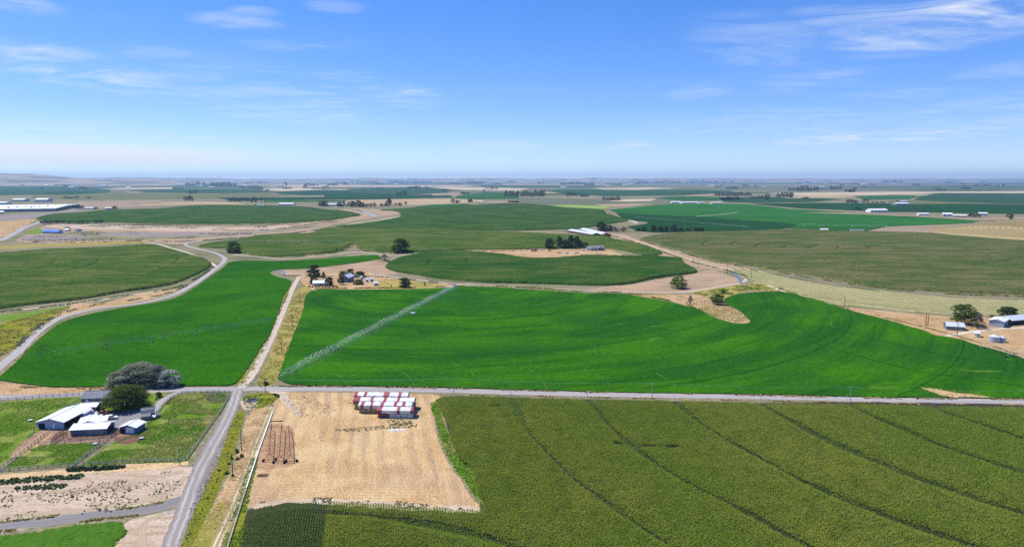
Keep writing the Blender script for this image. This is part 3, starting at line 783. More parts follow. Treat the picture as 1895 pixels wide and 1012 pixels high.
# water in the canal and ditches
t = NT('canal_water', 0.08, 0.5)
WATER = t.done((0.05, 0.075, 0.09))
ribbon('canal_water', [(632, 385), (655, 388), (672, 392), (685, 396), (695, 401)], 10.0, WATER, 0.10, 'blue canal water between bare banks', 'canal')
ribbon('ditch_water', [(505, 501), (514, 500.5), (523, 502), (526, 506), (520, 508)], 2.6, WATER, 0.075, 'small blue ditch at the tip of the fallow field', 'ditch')
ribbon('ditch_water', [(1358, 505), (1364, 511), (1370, 519), (1372, 524)], 2.8, WATER, 0.078, 'blue ditch water by the bend of the lane', 'ditch')
sheet('pond', [(468, 379), (480, 378.5), (492, 380), (480, 381.2)], WATER, 0.15, 0.0, label='small pale pond behind the far corn', cat='pond')

# --- alfalfa
ALF_MAIN = [(576, 538), (661, 536), (756, 535), (835, 531.7), (851, 530), (920, 531.7), (963, 535), (1026, 538.7), (1077, 542), (1153, 543.5), (1200, 552), (1232, 557), (1264, 565), (1295, 574), (1321, 587), (1352, 596.5), (1374, 599.7), (1388, 595), (1384, 589), (1371, 576), (1352, 566.5), (1340, 557), (1349, 549), (1368, 544), (1400, 540.6), (1427, 539.6), (1455, 540.6), (1477, 546), (1521.5, 558.6), (1559.5, 569.7), (1597, 580.7), (1635, 590), (1680, 603), (1711, 612), (1730, 620), (1759, 624), (1784, 630), (1806, 637.7), (1853.6, 650), (1895, 663), (1990, 695), (2120, 740), (1895, 736.5), (1711, 735), (1616, 734), (1395, 729), (1200, 726), (1000, 721.5), (850, 717), (700, 714), (600, 713), (560, 712), (530, 708), (516, 700), (525, 668), (544, 617), (560, 579)]
sheet('alfalfa_crop', ALF_MAIN, M['alfalfa'], 0.5, 0.8, label='vivid green alfalfa field filling the middle of the view', cat='crop', kind='stuff', skirt=0.5, hz=0.3)
ALF_LEFT = [(2, 694), (32, 668), (63, 636), (95, 609), (126, 592), (190, 576), (269, 563), (316, 554), (348, 540), (379, 519), (411, 497), (430, 484), (480, 482), (503, 483), (566, 481), (630, 476), (693, 472), (702, 475), (702, 479.5), (630, 490), (566, 497), (519, 498), (503, 501), (500, 506), (516, 513), (538, 519), (535, 532), (525, 547), (519, 566), (510, 589), (500, 617), (481, 645.5), (459, 680), (441, 703), (424, 712), (348, 713.5), (270, 714), (158, 715), (95, 715), (41, 709), (-8, 701)]
sheet('alfalfa_crop', ALF_LEFT, M['alfalfa2'], 0.5, 0.8, label='vivid green alfalfa field left of the dirt road', cat='crop', kind='stuff', skirt=0.5, hz=0.3)
sheet('bare_patch', [(1705, 718), (1722, 718), (1748, 722), (1775, 727), (1830, 733.5), (1795, 735), (1752, 733), (1728, 727)], M['dirt'], 0.53, 2.2, label='bare sandy spot in the right corner of the alfalfa', cat='ground')
# worn wheel tracks of the irrigation pivots
def ring(centre, r, a0, a1, n=40):
    return [Vector((centre.x + r * math.cos(a0 + (a1 - a0) * i / n), centre.y + r * math.sin(a0 + (a1 - a0) * i / n), 0.506)) for i in range(n + 1)]
for i, line in enumerate([[(598, 689), (620, 692), (636, 700), (641, 709)], [(720, 680), (750, 692), (763, 704), (766, 713)], [(830, 668), (865, 683), (882, 700), (888, 713)], [(960, 672), (990, 690), (1004, 704), (1011, 719)],
                         [(1080, 682), (1110, 697), (1130, 712), (1135, 720)], [(1215, 690), (1240, 705), (1258, 720)], [(1330, 692), (1360, 708), (1380, 726)], [(1539, 594), (1538, 601), (1544, 607)]]):
    ribbon('wheel_track', line, 0.45, M['rut_pale'], 0.508 + 0.002 * i, label='pale worn wheel track in the %s of the big alfalfa field' % ['far left corner', 'left part', 'part above the haystacks', 'part left of the middle', 'middle', 'part right of the middle', 'right half', 'far right corner'][i], cat='wheel track', rag=0.3)
for i, line in enumerate([[(92, 671), (80, 664), (78, 650), (90, 634), (120, 614)], [(205, 645), (196, 636), (198, 626), (212, 617)], [(305, 630), (304, 622), (312, 612), (330, 603)], [(410, 616), (406, 611), (414, 604), (440, 598)]]):
    ribbon('wheel_track', line, 0.8, M['rut'], 0.508 + 0.002 * i, label='dark curved wheel track at the %s irrigation tower of the left field' % ['outermost', 'second', 'third', 'fourth'][i], cat='wheel track', rag=0.3)

# dark pivot wheel rings that the machine has worn into the big field
pl_main = outline(ALF_MAIN, 0.3, True, 0.0)
for i, rad_ in enumerate((98, 147, 197, 246, 330, 395)):
    seg = []
    for k in range(241):
        a_ = -math.pi * 1.02 + math.pi * 1.04 * k / 240
        q = Vector((PIVOT_C.x + rad_ * math.cos(a_), PIVOT_C.y + rad_ * math.sin(a_), 0.5))
        if inside(pl_main, np.array([q.x]), np.array([q.y]))[0]:
            seg.append(q)
        elif len(seg) > 8:
            break
        else:
            seg = []
    if len(seg) > 8:
        ribbon('wheel_track', None, 0.7, M['rut_green'], 0.524 + 0.002 * i, 'dark ring worn by the %s wheels in the big alfalfa field' % ['second', 'third', 'fourth', 'fifth', 'outer', 'outermost'][i], 'wheel track', 0.35, world=seg)
ribbon('wheel_track', [(1400, 604), (1480, 625), (1560, 650), (1680, 682), (1790, 700), (1895, 714), (1990, 724)], 0.9, M['rut_green'], 0.540, 'long dark line sweeping through the right half of the alfalfa', 'wheel track', 0.35)
ribbon('wheel_track', [(1500, 600), (1560, 612), (1640, 632), (1740, 655), (1830, 672), (1960, 700)], 0.9, M['rut_green'], 0.543, 'shorter dark line above the long one in the right alfalfa', 'wheel track', 0.35)

# --- standing corn at middle distance
canopy('corn_crop', [(-110, 474), (0, 467), (95, 460), (190, 456.5), (275, 452), (316, 460), (348, 469), (379, 478), (390, 487), (379, 496), (348, 511), (316, 522), (269, 530), (221, 536.5), (174, 545), (126, 552), (63, 558), (0, 566), (-110, 580)],
       M['corn_mid'], 2.5, 1.5, 0.9, 'standing corn in the field at the left edge', tracks=[[(170, 466), (185, 474), (180, 484), (150, 494), (90, 505), (0, 515)], [(80, 466), (103, 476), (95, 488), (60, 497), (0, 506)], [(330, 476), (322, 488), (300, 498), (260, 512), (190, 522), (80, 530), (0, 540)]], track_w=1.6, seed=3)
canopy('corn_crop', [(715, 491), (724.6, 482), (750, 473), (788, 466), (851, 463), (900, 466), (941, 471), (979, 476), (1026, 476), (1058, 473.5), (1096, 471), (1169, 473), (1204, 471), (1229, 473.5), (1260, 477.5), (1264, 484), (1290, 499), (1280, 502.5), (1232, 508.5), (1200, 513.5), (1166, 521), (1121, 524), (1058, 523), (995, 521), (900, 519), (883, 517.6), (819.5, 512), (772, 505), (734, 499)],
       M['corn_dark'], 2.4, 1.5, 0.9, 'dark green corn in the oval field above the big alfalfa', tracks=[[(800, 480), (793, 487), (810, 494), (850, 498)], [(866, 480), (864, 484), (880, 487)]], seed=5)
canopy('corn_crop', [(368, 453), (400, 447), (443.5, 441.5), (479, 435), (533, 431.5), (585, 430.5), (587, 425.5), (612, 420), (640, 421), (727, 421.5), (817, 423.5), (940, 428), (1021, 432), (1073, 434.5), (1119, 436), (1137, 441), (1173, 448), (1209, 458.5), (1225, 466), (1220, 468), (1191, 468.5), (1164, 463), (1128, 457), (1083, 456), (1008, 457.7), (940, 459), (871, 459.5), (817, 461), (760, 464), (706, 463), (688, 461), (674, 457), (654, 450), (638, 456), (623, 463), (569, 468), (533, 471.5), (497, 471.5), (470, 468), (456, 464.5), (425.6, 457.7), (390, 456)],
       M['corn_mid'], 2.5, 2.2, 0.9, 'olive green corn in the broad field behind the round trees', tracks=[[(540, 440), (556, 443), (560, 447), (550, 452)], [(600, 438), (622, 443), (624, 448)], [(495, 443), (496, 449)]], track_w=2.0, seed=7)
canopy('corn_crop', [(621, 419), (674, 412.5), (720, 405.5), (742, 400), (737, 390), (704, 388), (737, 386), (781.5, 383), (817, 383), (889, 378.5), (940, 375.5), (999, 378.5), (1048, 383.5), (1110, 387), (1123, 394.5), (1146, 401.5), (1162, 406.5), (1137, 411.5), (1101, 417), (1065.6, 421.5), (1012, 423.5), (940, 424.5), (817, 421.5), (727, 419.5)],
       M['corn_dark'], 2.5, 3.2, 0.9, 'dark blue green corn in the far middle field', seed=9)
canopy('corn_crop', [(70, 402), (101, 395), (152, 392.6), (203, 388), (287, 386), (320, 383), (387, 379), (460, 379.6), (560, 382), (600, 387), (640, 390), (667, 397), (640, 401), (600, 406.5), (560, 409), (533, 410.5), (460, 412), (380, 412.5), (300, 412.5), (200, 409.5), (142, 411), (100, 409), (80, 406)],
       M['corn_dark'], 2.5, 4.0, 0.9, 'dark green corn in the long field at upper left', seed=11)
canopy('corn_crop', [(1186, 440), (1227, 432.5), (1280, 429), (1332, 428), (1403.5, 425.5), (1475, 423), (1529, 426), (1613, 427.5), (1719, 430.5), (1790, 437.5), (1895, 444.5), (2020, 452), (2020, 548), (1895, 540), (1774.5, 537), (1680, 531), (1585, 520), (1490, 504), (1427, 495), (1395, 488.5), (1374, 487), (1327, 479.5), (1279.5, 465.5), (1232, 453), (1200, 444)],
       M['corn_right'], 2.5, 2.4, 0.9, 'olive brown corn filling the large field at the right', seed=13, track_w=2.2, holes=[(1716, 462, 16, 6)],
       tracks=[[(1318, 444), (1303, 449), (1308, 453)], [(1372, 444), (1354, 450), (1358, 455)], [(1430, 447), (1404, 452), (1402, 457), (1420, 459), (1470, 460)], [(1475, 450), (1455, 454), (1451, 459)], [(1520, 452), (1503, 455), (1502, 460), (1540, 462)], [(1570, 451), (1552, 456), (1553, 460)], [(1650, 453), (1617, 454), (1606, 459), (1620, 463)], [(1667, 458), (1660, 461)], [(1480, 442), (1560, 447), (1640, 452), (1700, 461)], [(1820, 466), (1832, 471), (1822, 475)], [(1895, 476), (1850, 484), (1800, 488)]])

# --- mown hay circle with windrows on the right
HAY = [(1358, 496), (1395, 500), (1427, 507), (1490, 520), (1585, 534), (1680, 543), (1774, 551), (1895, 556), (2020, 562), (2020, 590), (1895, 584), (1769, 583), (1680, 576), (1591, 568), (1537, 562), (1490, 547.5), (1442, 532), (1411, 524), (1380, 515), (1365, 505)]
hay = sheet('hay_field', HAY, M['hay'], 0.06, 0.4, label='pale mown hay field with curved windrows at the right', cat='field')
DRY = [(1716, 427), (1740, 421), (1790, 416), (1830, 411), (1850, 407), (1895, 405), (2020, 403), (2020, 450), (1895, 444), (1800, 437), (1740, 432)]
dry = sheet('dry_field', DRY, M['hay_dry'], 0.12, 0.5, label='tan mown field with curved dark rows at the far right', cat='field')

def windrows(parent, pxs, centre, r0, r1, step, w, h, mat, z, seed, every=1):
    poly = outline(pxs, 0.0, True, 0.0)
    r = random.Random(seed)
    rad = r0
    n_made = 0
    while rad < r1:
        n = int(2 * math.pi * rad / 2.5)
        a = np.linspace(0, 2 * math.pi, n)
        wob = np.array([1.2 * mnoise.noise(Vector((math.cos(q) * 6, math.sin(q) * 6, rad * 0.03))) for q in a])
        xs, ys = centre.x + (rad + wob) * np.cos(a), centre.y + (rad + wob) * np.sin(a)
        ins = inside(poly, xs, ys) & (np.abs(xs) < 1600)
        V, F = [], []
        prev = False
        for i in range(n):
            if not ins[i]:
                prev = False
                continue
            cx, cy = math.cos(a[i]), math.sin(a[i])
            hw = w / 2 * r.uniform(0.75, 1.2)
            b = len(V)
            hh = h * r.uniform(0.7, 1.2)
            V += [(xs[i] - cx * hw, ys[i] - cy * hw, z), (xs[i] - cx * hw * 0.35, ys[i] - cy * hw * 0.35, z + hh), (xs[i] + cx * hw * 0.35, ys[i] + cy * hw * 0.35, z + hh), (xs[i] + cx * hw, ys[i] + cy * hw, z)]
            if prev:
                for k in range(3):
                    F.append((b - 4 + k, b - 3 + k, b + 1 + k, b + k))
            prev = True
        if len(F) > 12:
            me = np_mesh('windrow', V, F)
            link('windrow', me, parent, [mat])
            n_made += 1
        rad += step * r.uniform(0.9, 1.1)
    return n_made

windrows(hay, HAY, PIVOT_H, 40, 330, 8.5, 3.6, 0.5, M['hay_row'], 0.064, 4)
for i, rd_ in enumerate((190, 232, 268, 300)):
    pl = outline(HAY, 0.0, True, 0.0)
    pts = [Vector((PIVOT_H.x + rd_ * math.cos(a_ / 60), PIVOT_H.y + rd_ * math.sin(a_ / 60), 0.09)) for a_ in range(-200, 0) if inside(pl, np.array([PIVOT_H.x + rd_ * math.cos(a_ / 60)]), np.array([PIVOT_H.y + rd_ * math.sin(a_ / 60)]))[0]]
    if len(pts) > 3:
        ribbon('wheel_track', None, 1.8, M['rut'], 0.09 + 0.003 * i, 'dark wheel track ring %s in the mown hay field' % ['innermost', 'second', 'third', 'outermost'][i], 'wheel track', 0.3, world=pts)
windrows(dry, DRY, P(2010, 426), 20, 330, 10.0, 4.6, 0.7, M['hay_dry_row'], 0.125, 5)

# --- far fields
def far(pxs, k, z, where):
    return sheet('field', pxs, M[k], z, 0.0, smooth=False, label=where, cat='field')

far([(1127, 388), (1173, 383.6), (1227, 379), (1245, 377), (1350, 377), (1385.6, 378), (1466, 387), (1547, 391), (1613, 395.7), (1684, 399), (1745.6, 401), (1798.6, 404.6), (1816, 408), (1798, 412.5), (1719, 416), (1648, 418.5), (1590, 427), (1530, 426), (1475, 424), (1440, 420), (1180, 398), (1140, 394)], 'f_bright', 0.5, 'large bright green field at far right')
far([(1140, 394), (1180, 396), (1260, 399.7), (1289, 400.6), (1385.6, 408), (1448, 412), (1473, 416), (1475, 418.5), (1439, 424), (1403, 426), (1332, 428), (1260, 429.5), (1210, 430), (1180, 427), (1160, 419), (1196, 414), (1200, 411), (1166, 407), (1150, 403)], 'f_dark', 0.8, 'dark green field below the bright far field')
far([(1000, 380), (1060, 379), (1110, 381), (1135, 384), (1110, 386.5), (1050, 385)], 'f_lime', 0.35, 'lime green sliver of field in the far middle')
far([(765, 383), (800, 379), (860, 377), (890, 380), (820, 384.5)], 'f_green', 0.3, 'small green field left of the far white shed')
far([(640, 371), (720, 369), (860, 368), (900, 371), (860, 376), (790, 379), (700, 381), (640, 378)], 'f_tan', 0.3, 'tan stubble strip behind the dark conical tree')
far([(895, 373), (960, 372), (960, 377), (915, 377)], 'f_pink', 0.3, 'pinkish sliver right of the far white shed')
far([(940, 366), (1010, 367), (1120, 369), (1220, 366), (1300, 368), (1300, 374), (1230, 379), (1150, 381), (1090, 381), (1000, 379), (940, 374)], 'f_grey', 0.3, 'grey fallow land in the far middle')
far([(1100, 378.5), (1170, 377.5), (1215, 376.5), (1160, 381.5), (1120, 382)], 'f_tan', 0.45, 'tan strip beyond the lime field')
far([(1125, 372), (1160, 369), (1215, 368), (1205, 372), (1160, 373)], 'f_pale', 0.45, 'pale sand patch by far red roofed farm')
far([(400, 366), (640, 364.5), (700, 365), (820, 366), (700, 369), (560, 370), (430, 372)], 'f_dark', 0.4, 'dark green far field left of centre')
far([(500, 370), (590, 371), (640, 371), (640, 373), (560, 374), (490, 374)], 'f_green', 0.45, 'thin green field by white dome shed')
far([(300, 374), (390, 373), (440, 376), (460, 379), (380, 378.5), (300, 380)], 'f_tan', 0.35, 'tan strip above the upper left corn')
far([(145, 372), (300, 371), (300, 381), (200, 385), (150, 386), (140, 380)], 'f_pink', 0.32, 'pinkish bare strip right of the white warehouse')
far([(265, 377), (320, 376), (320, 380), (260, 380)], 'f_tan', 0.4, 'pale tan patch at the upper left')
far([(-60, 343), (60, 341), (150, 346), (205, 351), (200, 357), (85, 360), (-60, 363)], 'f_teal', 0.5, 'blue green field below the left hills')
far([(85, 355), (160, 354), (195, 357), (130, 360), (80, 360)], 'f_dark', 0.7, 'dark strip in the blue green left field')
far([(60, 360), (280, 356), (470, 357), (560, 361), (470, 366), (320, 369), (150, 370), (60, 367)], 'f_olive', 0.35, 'olive pasture far left of centre')
far([(235, 352), (340, 350), (470, 351), (500, 355), (420, 358), (270, 356)], 'f_teal', 0.5, 'blue green field far left of centre')
far([(205, 348), (320, 347), (320, 350), (220, 350)], 'f_pale', 0.5, 'pale strip below the far hills')
far([(470, 349), (560, 347), (600, 351), (520, 354)], 'f_pale', 0.55, 'pale stubble far left of the middle')
far([(500, 355), (590, 352), (700, 353), (760, 357), (640, 361), (520, 359)], 'f_dark', 0.5, 'dark blue green far field')
far([(640, 350), (760, 346), (800, 348), (840, 352), (820, 357), (740, 361), (660, 357)], 'f_teal', 0.6, 'teal far field left of the middle')
far([(600, 361), (690, 360), (830, 361), (840, 366), (700, 365.5), (600, 364.5)], 'f_dark', 0.55, 'long dark green far field in the middle')
far([(795, 347), (870, 346), (980, 349), (960, 353), (860, 352)], 'f_pale', 0.55, 'pale stubble strip in the far middle')
far([(800, 358), (850, 356), (860, 361), (800, 362)], 'f_pink', 0.65, 'pinkish patch in far middle')
far([(850, 360), (900, 357), (960, 358), (960, 368), (890, 369), (840, 368)], 'f_green', 0.6, 'green field left of far tree belt')
far([(1000, 352), (1090, 350), (1270, 351), (1360, 353), (1330, 358), (1240, 362), (1120, 363), (1040, 358)], 'f_teal', 0.6, 'teal far field right of the middle')
far([(1090, 348.5), (1200, 347.5), (1260, 349), (1180, 351.5), (1120, 351)], 'f_pale', 0.7, 'pale stubble strip right of the middle')
far([(1210, 366), (1260, 363), (1340, 365), (1380, 369), (1330, 371), (1260, 372)], 'f_green', 0.5, 'green patch behind long white sheds')
far([(1260, 359), (1320, 358), (1322, 362), (1270, 363)], 'f_pink', 0.6, 'pinkish strip beside far poplar row')
far([(1330, 366), (1420, 364), (1500, 366), (1560, 369), (1500, 374), (1400, 376), (1340, 374)], 'f_teal', 0.5, 'teal field right of white sheds')
far([(1390, 377), (1500, 375.5), (1895, 378), (2000, 379), (2000, 397), (1895, 396), (1800, 395), (1700, 392.5), (1640, 392), (1560, 388.5), (1480, 385.5)], 'f_dark', 0.6, 'long dark blue green field at far right')
far([(1420, 357), (1600, 355.5), (1895, 354), (2000, 354), (2000, 358), (1740, 357), (1620, 361), (1480, 362)], 'f_pale', 0.6, 'long pale stubble strip at far right')
far([(1430, 364), (1520, 362), (1600, 362.5), (1560, 366), (1460, 367)], 'f_tan', 0.65, 'tan strip right of far tree clumps')
far([(1700, 364), (1735, 357.5), (1895, 357.5), (2000, 358), (2000, 378), (1895, 377), (1760, 376), (1690, 371)], 'f_teal', 0.65, 'blue green fields at the right edge')
far([(1580, 363), (1690, 361.5), (1700, 364), (1680, 369), (1600, 370)], 'f_green', 0.66, 'green far field left of the barn lane')
far([(1640, 372), (1680, 370), (1760, 374), (1850, 376), (1700, 378), (1650, 378)], 'f_olive', 0.7, 'olive strip around far barn')
far([(1480, 393.5), (1560, 393), (1620, 396), (1700, 399), (1810, 404), (1850, 402), (1895, 400), (2000, 399), (2000, 405), (1860, 407), (1810, 408), (1700, 401), (1600, 397)], 'f_pink', 0.9, 'pinkish farmyard strip at far right')
far([(1640, 420), (1700, 418), (1800, 414), (1850, 408), (1870, 408), (1800, 418), (1735, 424), (1725, 431), (1650, 429), (1600, 428.5)], 'f_pink', 0.2, 'pinkish bare wedge at the far right')
far([(1478, 419), (1560, 419), (1630, 421), (1600, 427), (1540, 426), (1478, 424)], 'f_green', 0.95, 'narrow green field under the long white pivot')
# beyond six kilometres: the section grid of the basin
rr = random.Random(21)
names = ['blue green', 'dark green', 'pale', 'olive', 'brown', 'tan']
for row, (ya, yb) in enumerate([(4300, 4900), (5000, 5700), (5800, 6600), (6700, 7500), (7600, 8600), (8700, 10000), (10100, 12000), (12100, 15000), (15100, 20500)]):
    half = yb * 0.82
    x = -half
    while x < half:
        wdt = rr.uniform(500, 1500) * (1 + row * 0.25)
        k = rr.choice(['f_teal', 'f_dark', 'f_pale', 'f_olive', 'f_brown', 'f_tan', 'f_grey', 'f_corn', 'f_green', 'f_grey', 'f_teal', 'f_dark', 'f_corn', 'f_teal', 'f_dark', 'f_teal', 'f_dark'])
        if rr.random() < 0.93:
            y0, y1 = ya + rr.uniform(0, 250), yb - rr.uniform(0, 350)
            m = MB()
            zz = 0.12 + row * 0.04
            m.add([(x, y0, zz), (x + wdt * 0.96, y0 + rr.uniform(-60, 60), zz), (x + wdt * 0.96, y1 + rr.uniform(-60, 60), zz), (x, y1, zz)], [(0, 1, 2, 3)])
            o = m.build('field', M[k])
            tag(o, 'far %s field in the hazy patchwork below the horizon' % k[2:], 'field', 'far patchwork %s fields' % k[2:], 'structure')
        x += wdt
# ------------------------------------------------------------------ the near corn, plant by plant
def leaf_mat(name, a, b, c, translucent=0.0, freq=0.15, objspace=False):
    t = NT(name, 0.9, 0.02)
    p = t.obj() if objspace else t.pos()
    n1 = t.noise(p, freq, 4, 0.6)
    n2 = t.noise(p, freq * 14, 2, 0.6)
    col = t.mix(t.range(n1, 0.36, 0.64), a, b)
    col = t.mix(t.math('MULTIPLY', t.range(n2, 0.4, 0.7), 0.7), col, c)
    m = t.done(col)
    if translucent:
        tr = t.n.new('ShaderNodeBsdfTranslucent'); t.l.new(col, tr.inputs['Color'])
        mx = t.n.new('ShaderNodeMixShader'); mx.inputs[0].default_value = translucent
        t.l.new(t.bsdf.outputs[0], mx.inputs[1]); t.l.new(tr.outputs[0], mx.inputs[2])
        t.l.new(mx.outputs[0], t.n['Material Output'].inputs['Surface'])
    return m

M['corn_leaf'] = leaf_mat('corn_leaf', (0.150, 0.225, 0.016), (0.225, 0.262, 0.030), (0.100, 0.172, 0.012), 0.25, 0.014)
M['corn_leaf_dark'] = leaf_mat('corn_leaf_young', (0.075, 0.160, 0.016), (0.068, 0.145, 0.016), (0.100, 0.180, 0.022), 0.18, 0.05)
M['tassel'] = leaf_mat('corn_tassel', (0.36, 0.36, 0.11), (0.31, 0.33, 0.09), (0.26, 0.29, 0.07), 0.1, 0.03)

def grow_corn(name, px, py, pz, n_leaf, leaf_len, leaf_w, mats, label, tassel=True, seed=1):
    """px, py: plant positions, pz: heights. Each plant is a fan of arching blades and a tassel"""
    r = np.random.default_rng(seed)
    N = len(px)
    Vs, Fs, Ms = [], [], []
    base = 0
    turn = r.random(N) * 2 * np.pi
    for k in range(n_leaf):
        az = turn + k * (2 * np.pi / n_leaf) * 1.0 + r.normal(0, 0.35, N)
        L = leaf_len * r.uniform(0.75, 1.2, N)
        z0 = pz * r.uniform(0.60, 0.80, N)
        dx_, dy_ = np.cos(az), np.sin(az)
        sx, sy = -dy_ * leaf_w * 0.5, dx_ * leaf_w * 0.5
        rise = pz * r.uniform(0.10, 0.26, N)
        droop = pz * r.uniform(-0.04, 0.14, N)
        rows = [(0.02, z0, 0.7), (0.55, z0 + rise, 1.0), (1.0, z0 + rise - droop, 0.25)]
        quad = []
        for (f, z, w) in rows:
            for sg in (-1, 1):
                quad.append(np.stack([px + dx_ * L * f + sg * sx * w, py + dy_ * L * f + sg * sy * w, z], 1))
        V = np.stack(quad, 1).reshape(-1, 3)
        b = base + np.arange(N) * 6
        Fs.append(np.stack([b, b + 1, b + 3, b + 2], 1)); Fs.append(np.stack([b + 2, b + 3, b + 5, b + 4], 1))
        Ms.append(np.zeros(2 * N, int)); Vs.append(V); base += len(V)
    if tassel:
        for k in range(2):
            az = turn + k * np.pi / 2
            w = r.uniform(0.07, 0.15, N)
            h = r.uniform(0.18, 0.36, N)
            lx, ly = r.normal(0, 0.07, N), r.normal(0, 0.07, N)
            sx, sy = np.cos(az) * w, np.sin(az) * w
            z0 = pz * 0.90
            V = np.stack([np.stack([px, py, z0], 1), np.stack([px + lx + sx, py + ly + sy, z0 + h * 0.8], 1), np.stack([px + lx, py + ly, z0 + h], 1), np.stack([px + lx - sx, py + ly - sy, z0 + h * 0.8], 1)], 1).reshape(-1, 3)
            b = base + np.arange(N) * 4
            Fs.append(np.stack([b, b + 1, b + 2, b + 3], 1)); Ms.append(np.ones(N, int)); Vs.append(V); base += len(V)
    me = np_mesh(name, np.concatenate(Vs), np.concatenate(Fs), np.concatenate(Ms))
    for m in mats:
        me.materials.append(m)
    o = bpy.data.objects.new(name, me)
    COL.objects.link(o)
    return tag(o, label, 'crop', None, 'stuff')

ZC = 2.0
CORN = outline([(819, 734), (1000, 736.5), (1200, 740.5), (1400, 744.5), (1600, 748.5), (1895, 753.5), (2090, 757), (2090, 1050), (420, 1050), (435, 1012), (446, 978), (456, 953), (466, 942), (500, 933), (530, 929), (590, 928), (686, 931), (782, 938), (877, 945), (894, 936), (884, 912), (874, 881), (869, 862), (843, 833), (834, 801), (823, 770)], ZC)
CORN_TRACKS = track_lines([
    [(945, 731), (961, 763), (977, 795), (1009, 830), (1053.6, 874.5), (1092, 903), (1136, 935), (1187, 970), (1248, 1008), (1300, 1045)],
    [(1087, 734.5), (1120, 776), (1168, 820), (1216, 855), (1273, 889), (1327, 916), (1398, 952), (1445, 979.5), (1509, 1010), (1580, 1045)],
    [(1247.6, 739), (1279, 766), (1327, 798), (1400, 839), (1477, 881), (1541, 909.5), (1604.5, 935), (1668, 960), (1795, 1003), (1870, 1028)],
    [(1407, 742.5), (1445.5, 766), (1493, 792), (1573, 830), (1636, 855.5), (1700, 881), (1763.6, 901.6), (1827, 924), (1895, 945), (2000, 975)],
    [(1566, 744), (1604.5, 763), (1668, 788.6), (1732, 817), (1795.5, 838), (1895, 870), (2000, 900)],
    [(1728.6, 749), (1763.6, 765), (1827, 785.5), (1895, 808), (2000, 840)],
    [(585, 942), (690, 950), (780, 964), (860, 980), (920, 996), (990, 1020)]], 2.4)
row_a, row_b = P(435, 1012, ZC), P(457, 950, ZC)
rd = (row_b - row_a); rd.z = 0; rd.normalize()
rn = Vector((rd.y, -rd.x, 0))
x0, x1 = min(p.x for p in CORN), max(p.x for p in CORN)
y0, y1 = min(p.y for p in CORN), max(p.y for p in CORN)
SP_R, SP_P = 0.78, 0.46
i0 = np.arange(-120, 640) * SP_R
j0 = np.arange(-420, 420) * SP_P
gi, gj = np.meshgrid(i0, j0, indexing='ij')
gi = gi + rng.normal(0, 0.05, gi.shape); gj = gj + rng.normal(0, 0.12, gj.shape)
cxs = row_a.x + rn.x * gi + rd.x * gj; cys = row_a.y + rn.y * gi + rd.y * gj
ok = (cxs > x0) & (cxs < x1) & (cys > y0) & (cys < y1)
cxs, cys, gI = cxs[ok], cys[ok], gi[ok]
ok = inside(CORN, cxs + (vnoise(cxs, cys, 0.4, 2) - 0.5) * 1.2, cys + (vnoise(cxs, cys, 0.4, 4) - 0.5) * 1.2)
cxs, cys, gI = cxs[ok], cys[ok], gI[ok]
near = np.full(cxs.shape, 1e9)
wide = 0.7 + 2.8 * np.clip(vnoise(cxs, cys, 0.05, 8) - 0.25, 0, 1)
for line in CORN_TRACKS:
    near = np.minimum(near, polyline_dist(cxs, cys, line))
for (hx, hy, rx, ry) in [(1245, 823, 14, 1.6), (1200, 822, 24, 1.2), (1145, 817, 12, 1.6), (915, 748, 12, 1.2)]:
    c = P(hx, hy, 2.4); s_ = scale_at(hx, hy)
    dd = ((cxs - c.x) / (rx / s_)) ** 2 + ((cys - c.y) / ry) ** 2
    near = np.where(dd < 0.4 + 1.2 * vnoise(cxs, cys, 0.7, 5), 0.0, near)
low = near < wide                          # stunted plants in the wheel tracks
side = near < wide + 1.2                   # plants along a track stand lower
young_edge = P(598, 1012, ZC)
gE = (young_edge.x - row_a.x) * rn.x + (young_edge.y - row_a.y) * rn.y
isY = gI < gE
hgt = 2.35 + (vnoise(cxs, cys, 0.06, 6) - 0.5) * 0.5 + rng.normal(0, 0.09, cxs.shape) - 0.55 * side * rng.random(cxs.shape)
hgt = np.where(low, rng.uniform(0.6, 0.95, cxs.shape) + 1.1 * (near / wide) ** 1.5, hgt)
isT = low & ~isY & (rng.random(low.shape) < 0.8)
hgt = np.where(isT, hgt * 0.9, hgt)
B_ = ~isY & ~isT
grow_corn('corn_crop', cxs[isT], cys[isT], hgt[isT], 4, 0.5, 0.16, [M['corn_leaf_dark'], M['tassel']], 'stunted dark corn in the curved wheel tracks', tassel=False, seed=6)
grow_corn('corn_crop', cxs[B_], cys[B_], hgt[B_], 4, 0.62, 0.17, [M['corn_leaf'], M['tassel']], 'tall tasselled corn filling the lower right of the view', seed=4)
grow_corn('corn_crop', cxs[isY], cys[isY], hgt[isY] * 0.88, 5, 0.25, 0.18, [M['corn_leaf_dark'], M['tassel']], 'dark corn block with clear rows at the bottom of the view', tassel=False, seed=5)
# leafy green crop at the lower left corner
canopy('leafy_crop', [(-120, 990), (0, 990), (60, 983), (120, 974), (180, 967), (222, 964), (228, 972), (234, 980), (228, 990), (210, 1003), (205, 1030), (195, 1060), (-120, 1060)], leaf_mat('leafy_crop', (0.055, 0.140, 0.012), (0.042, 0.115, 0.010), (0.085, 0.165, 0.020), 0.0, 0.3), 0.45, 0.5, 0.75, 'leafy green crop in the lower left corner', seed=17, wave=0.3, base=-0.02)

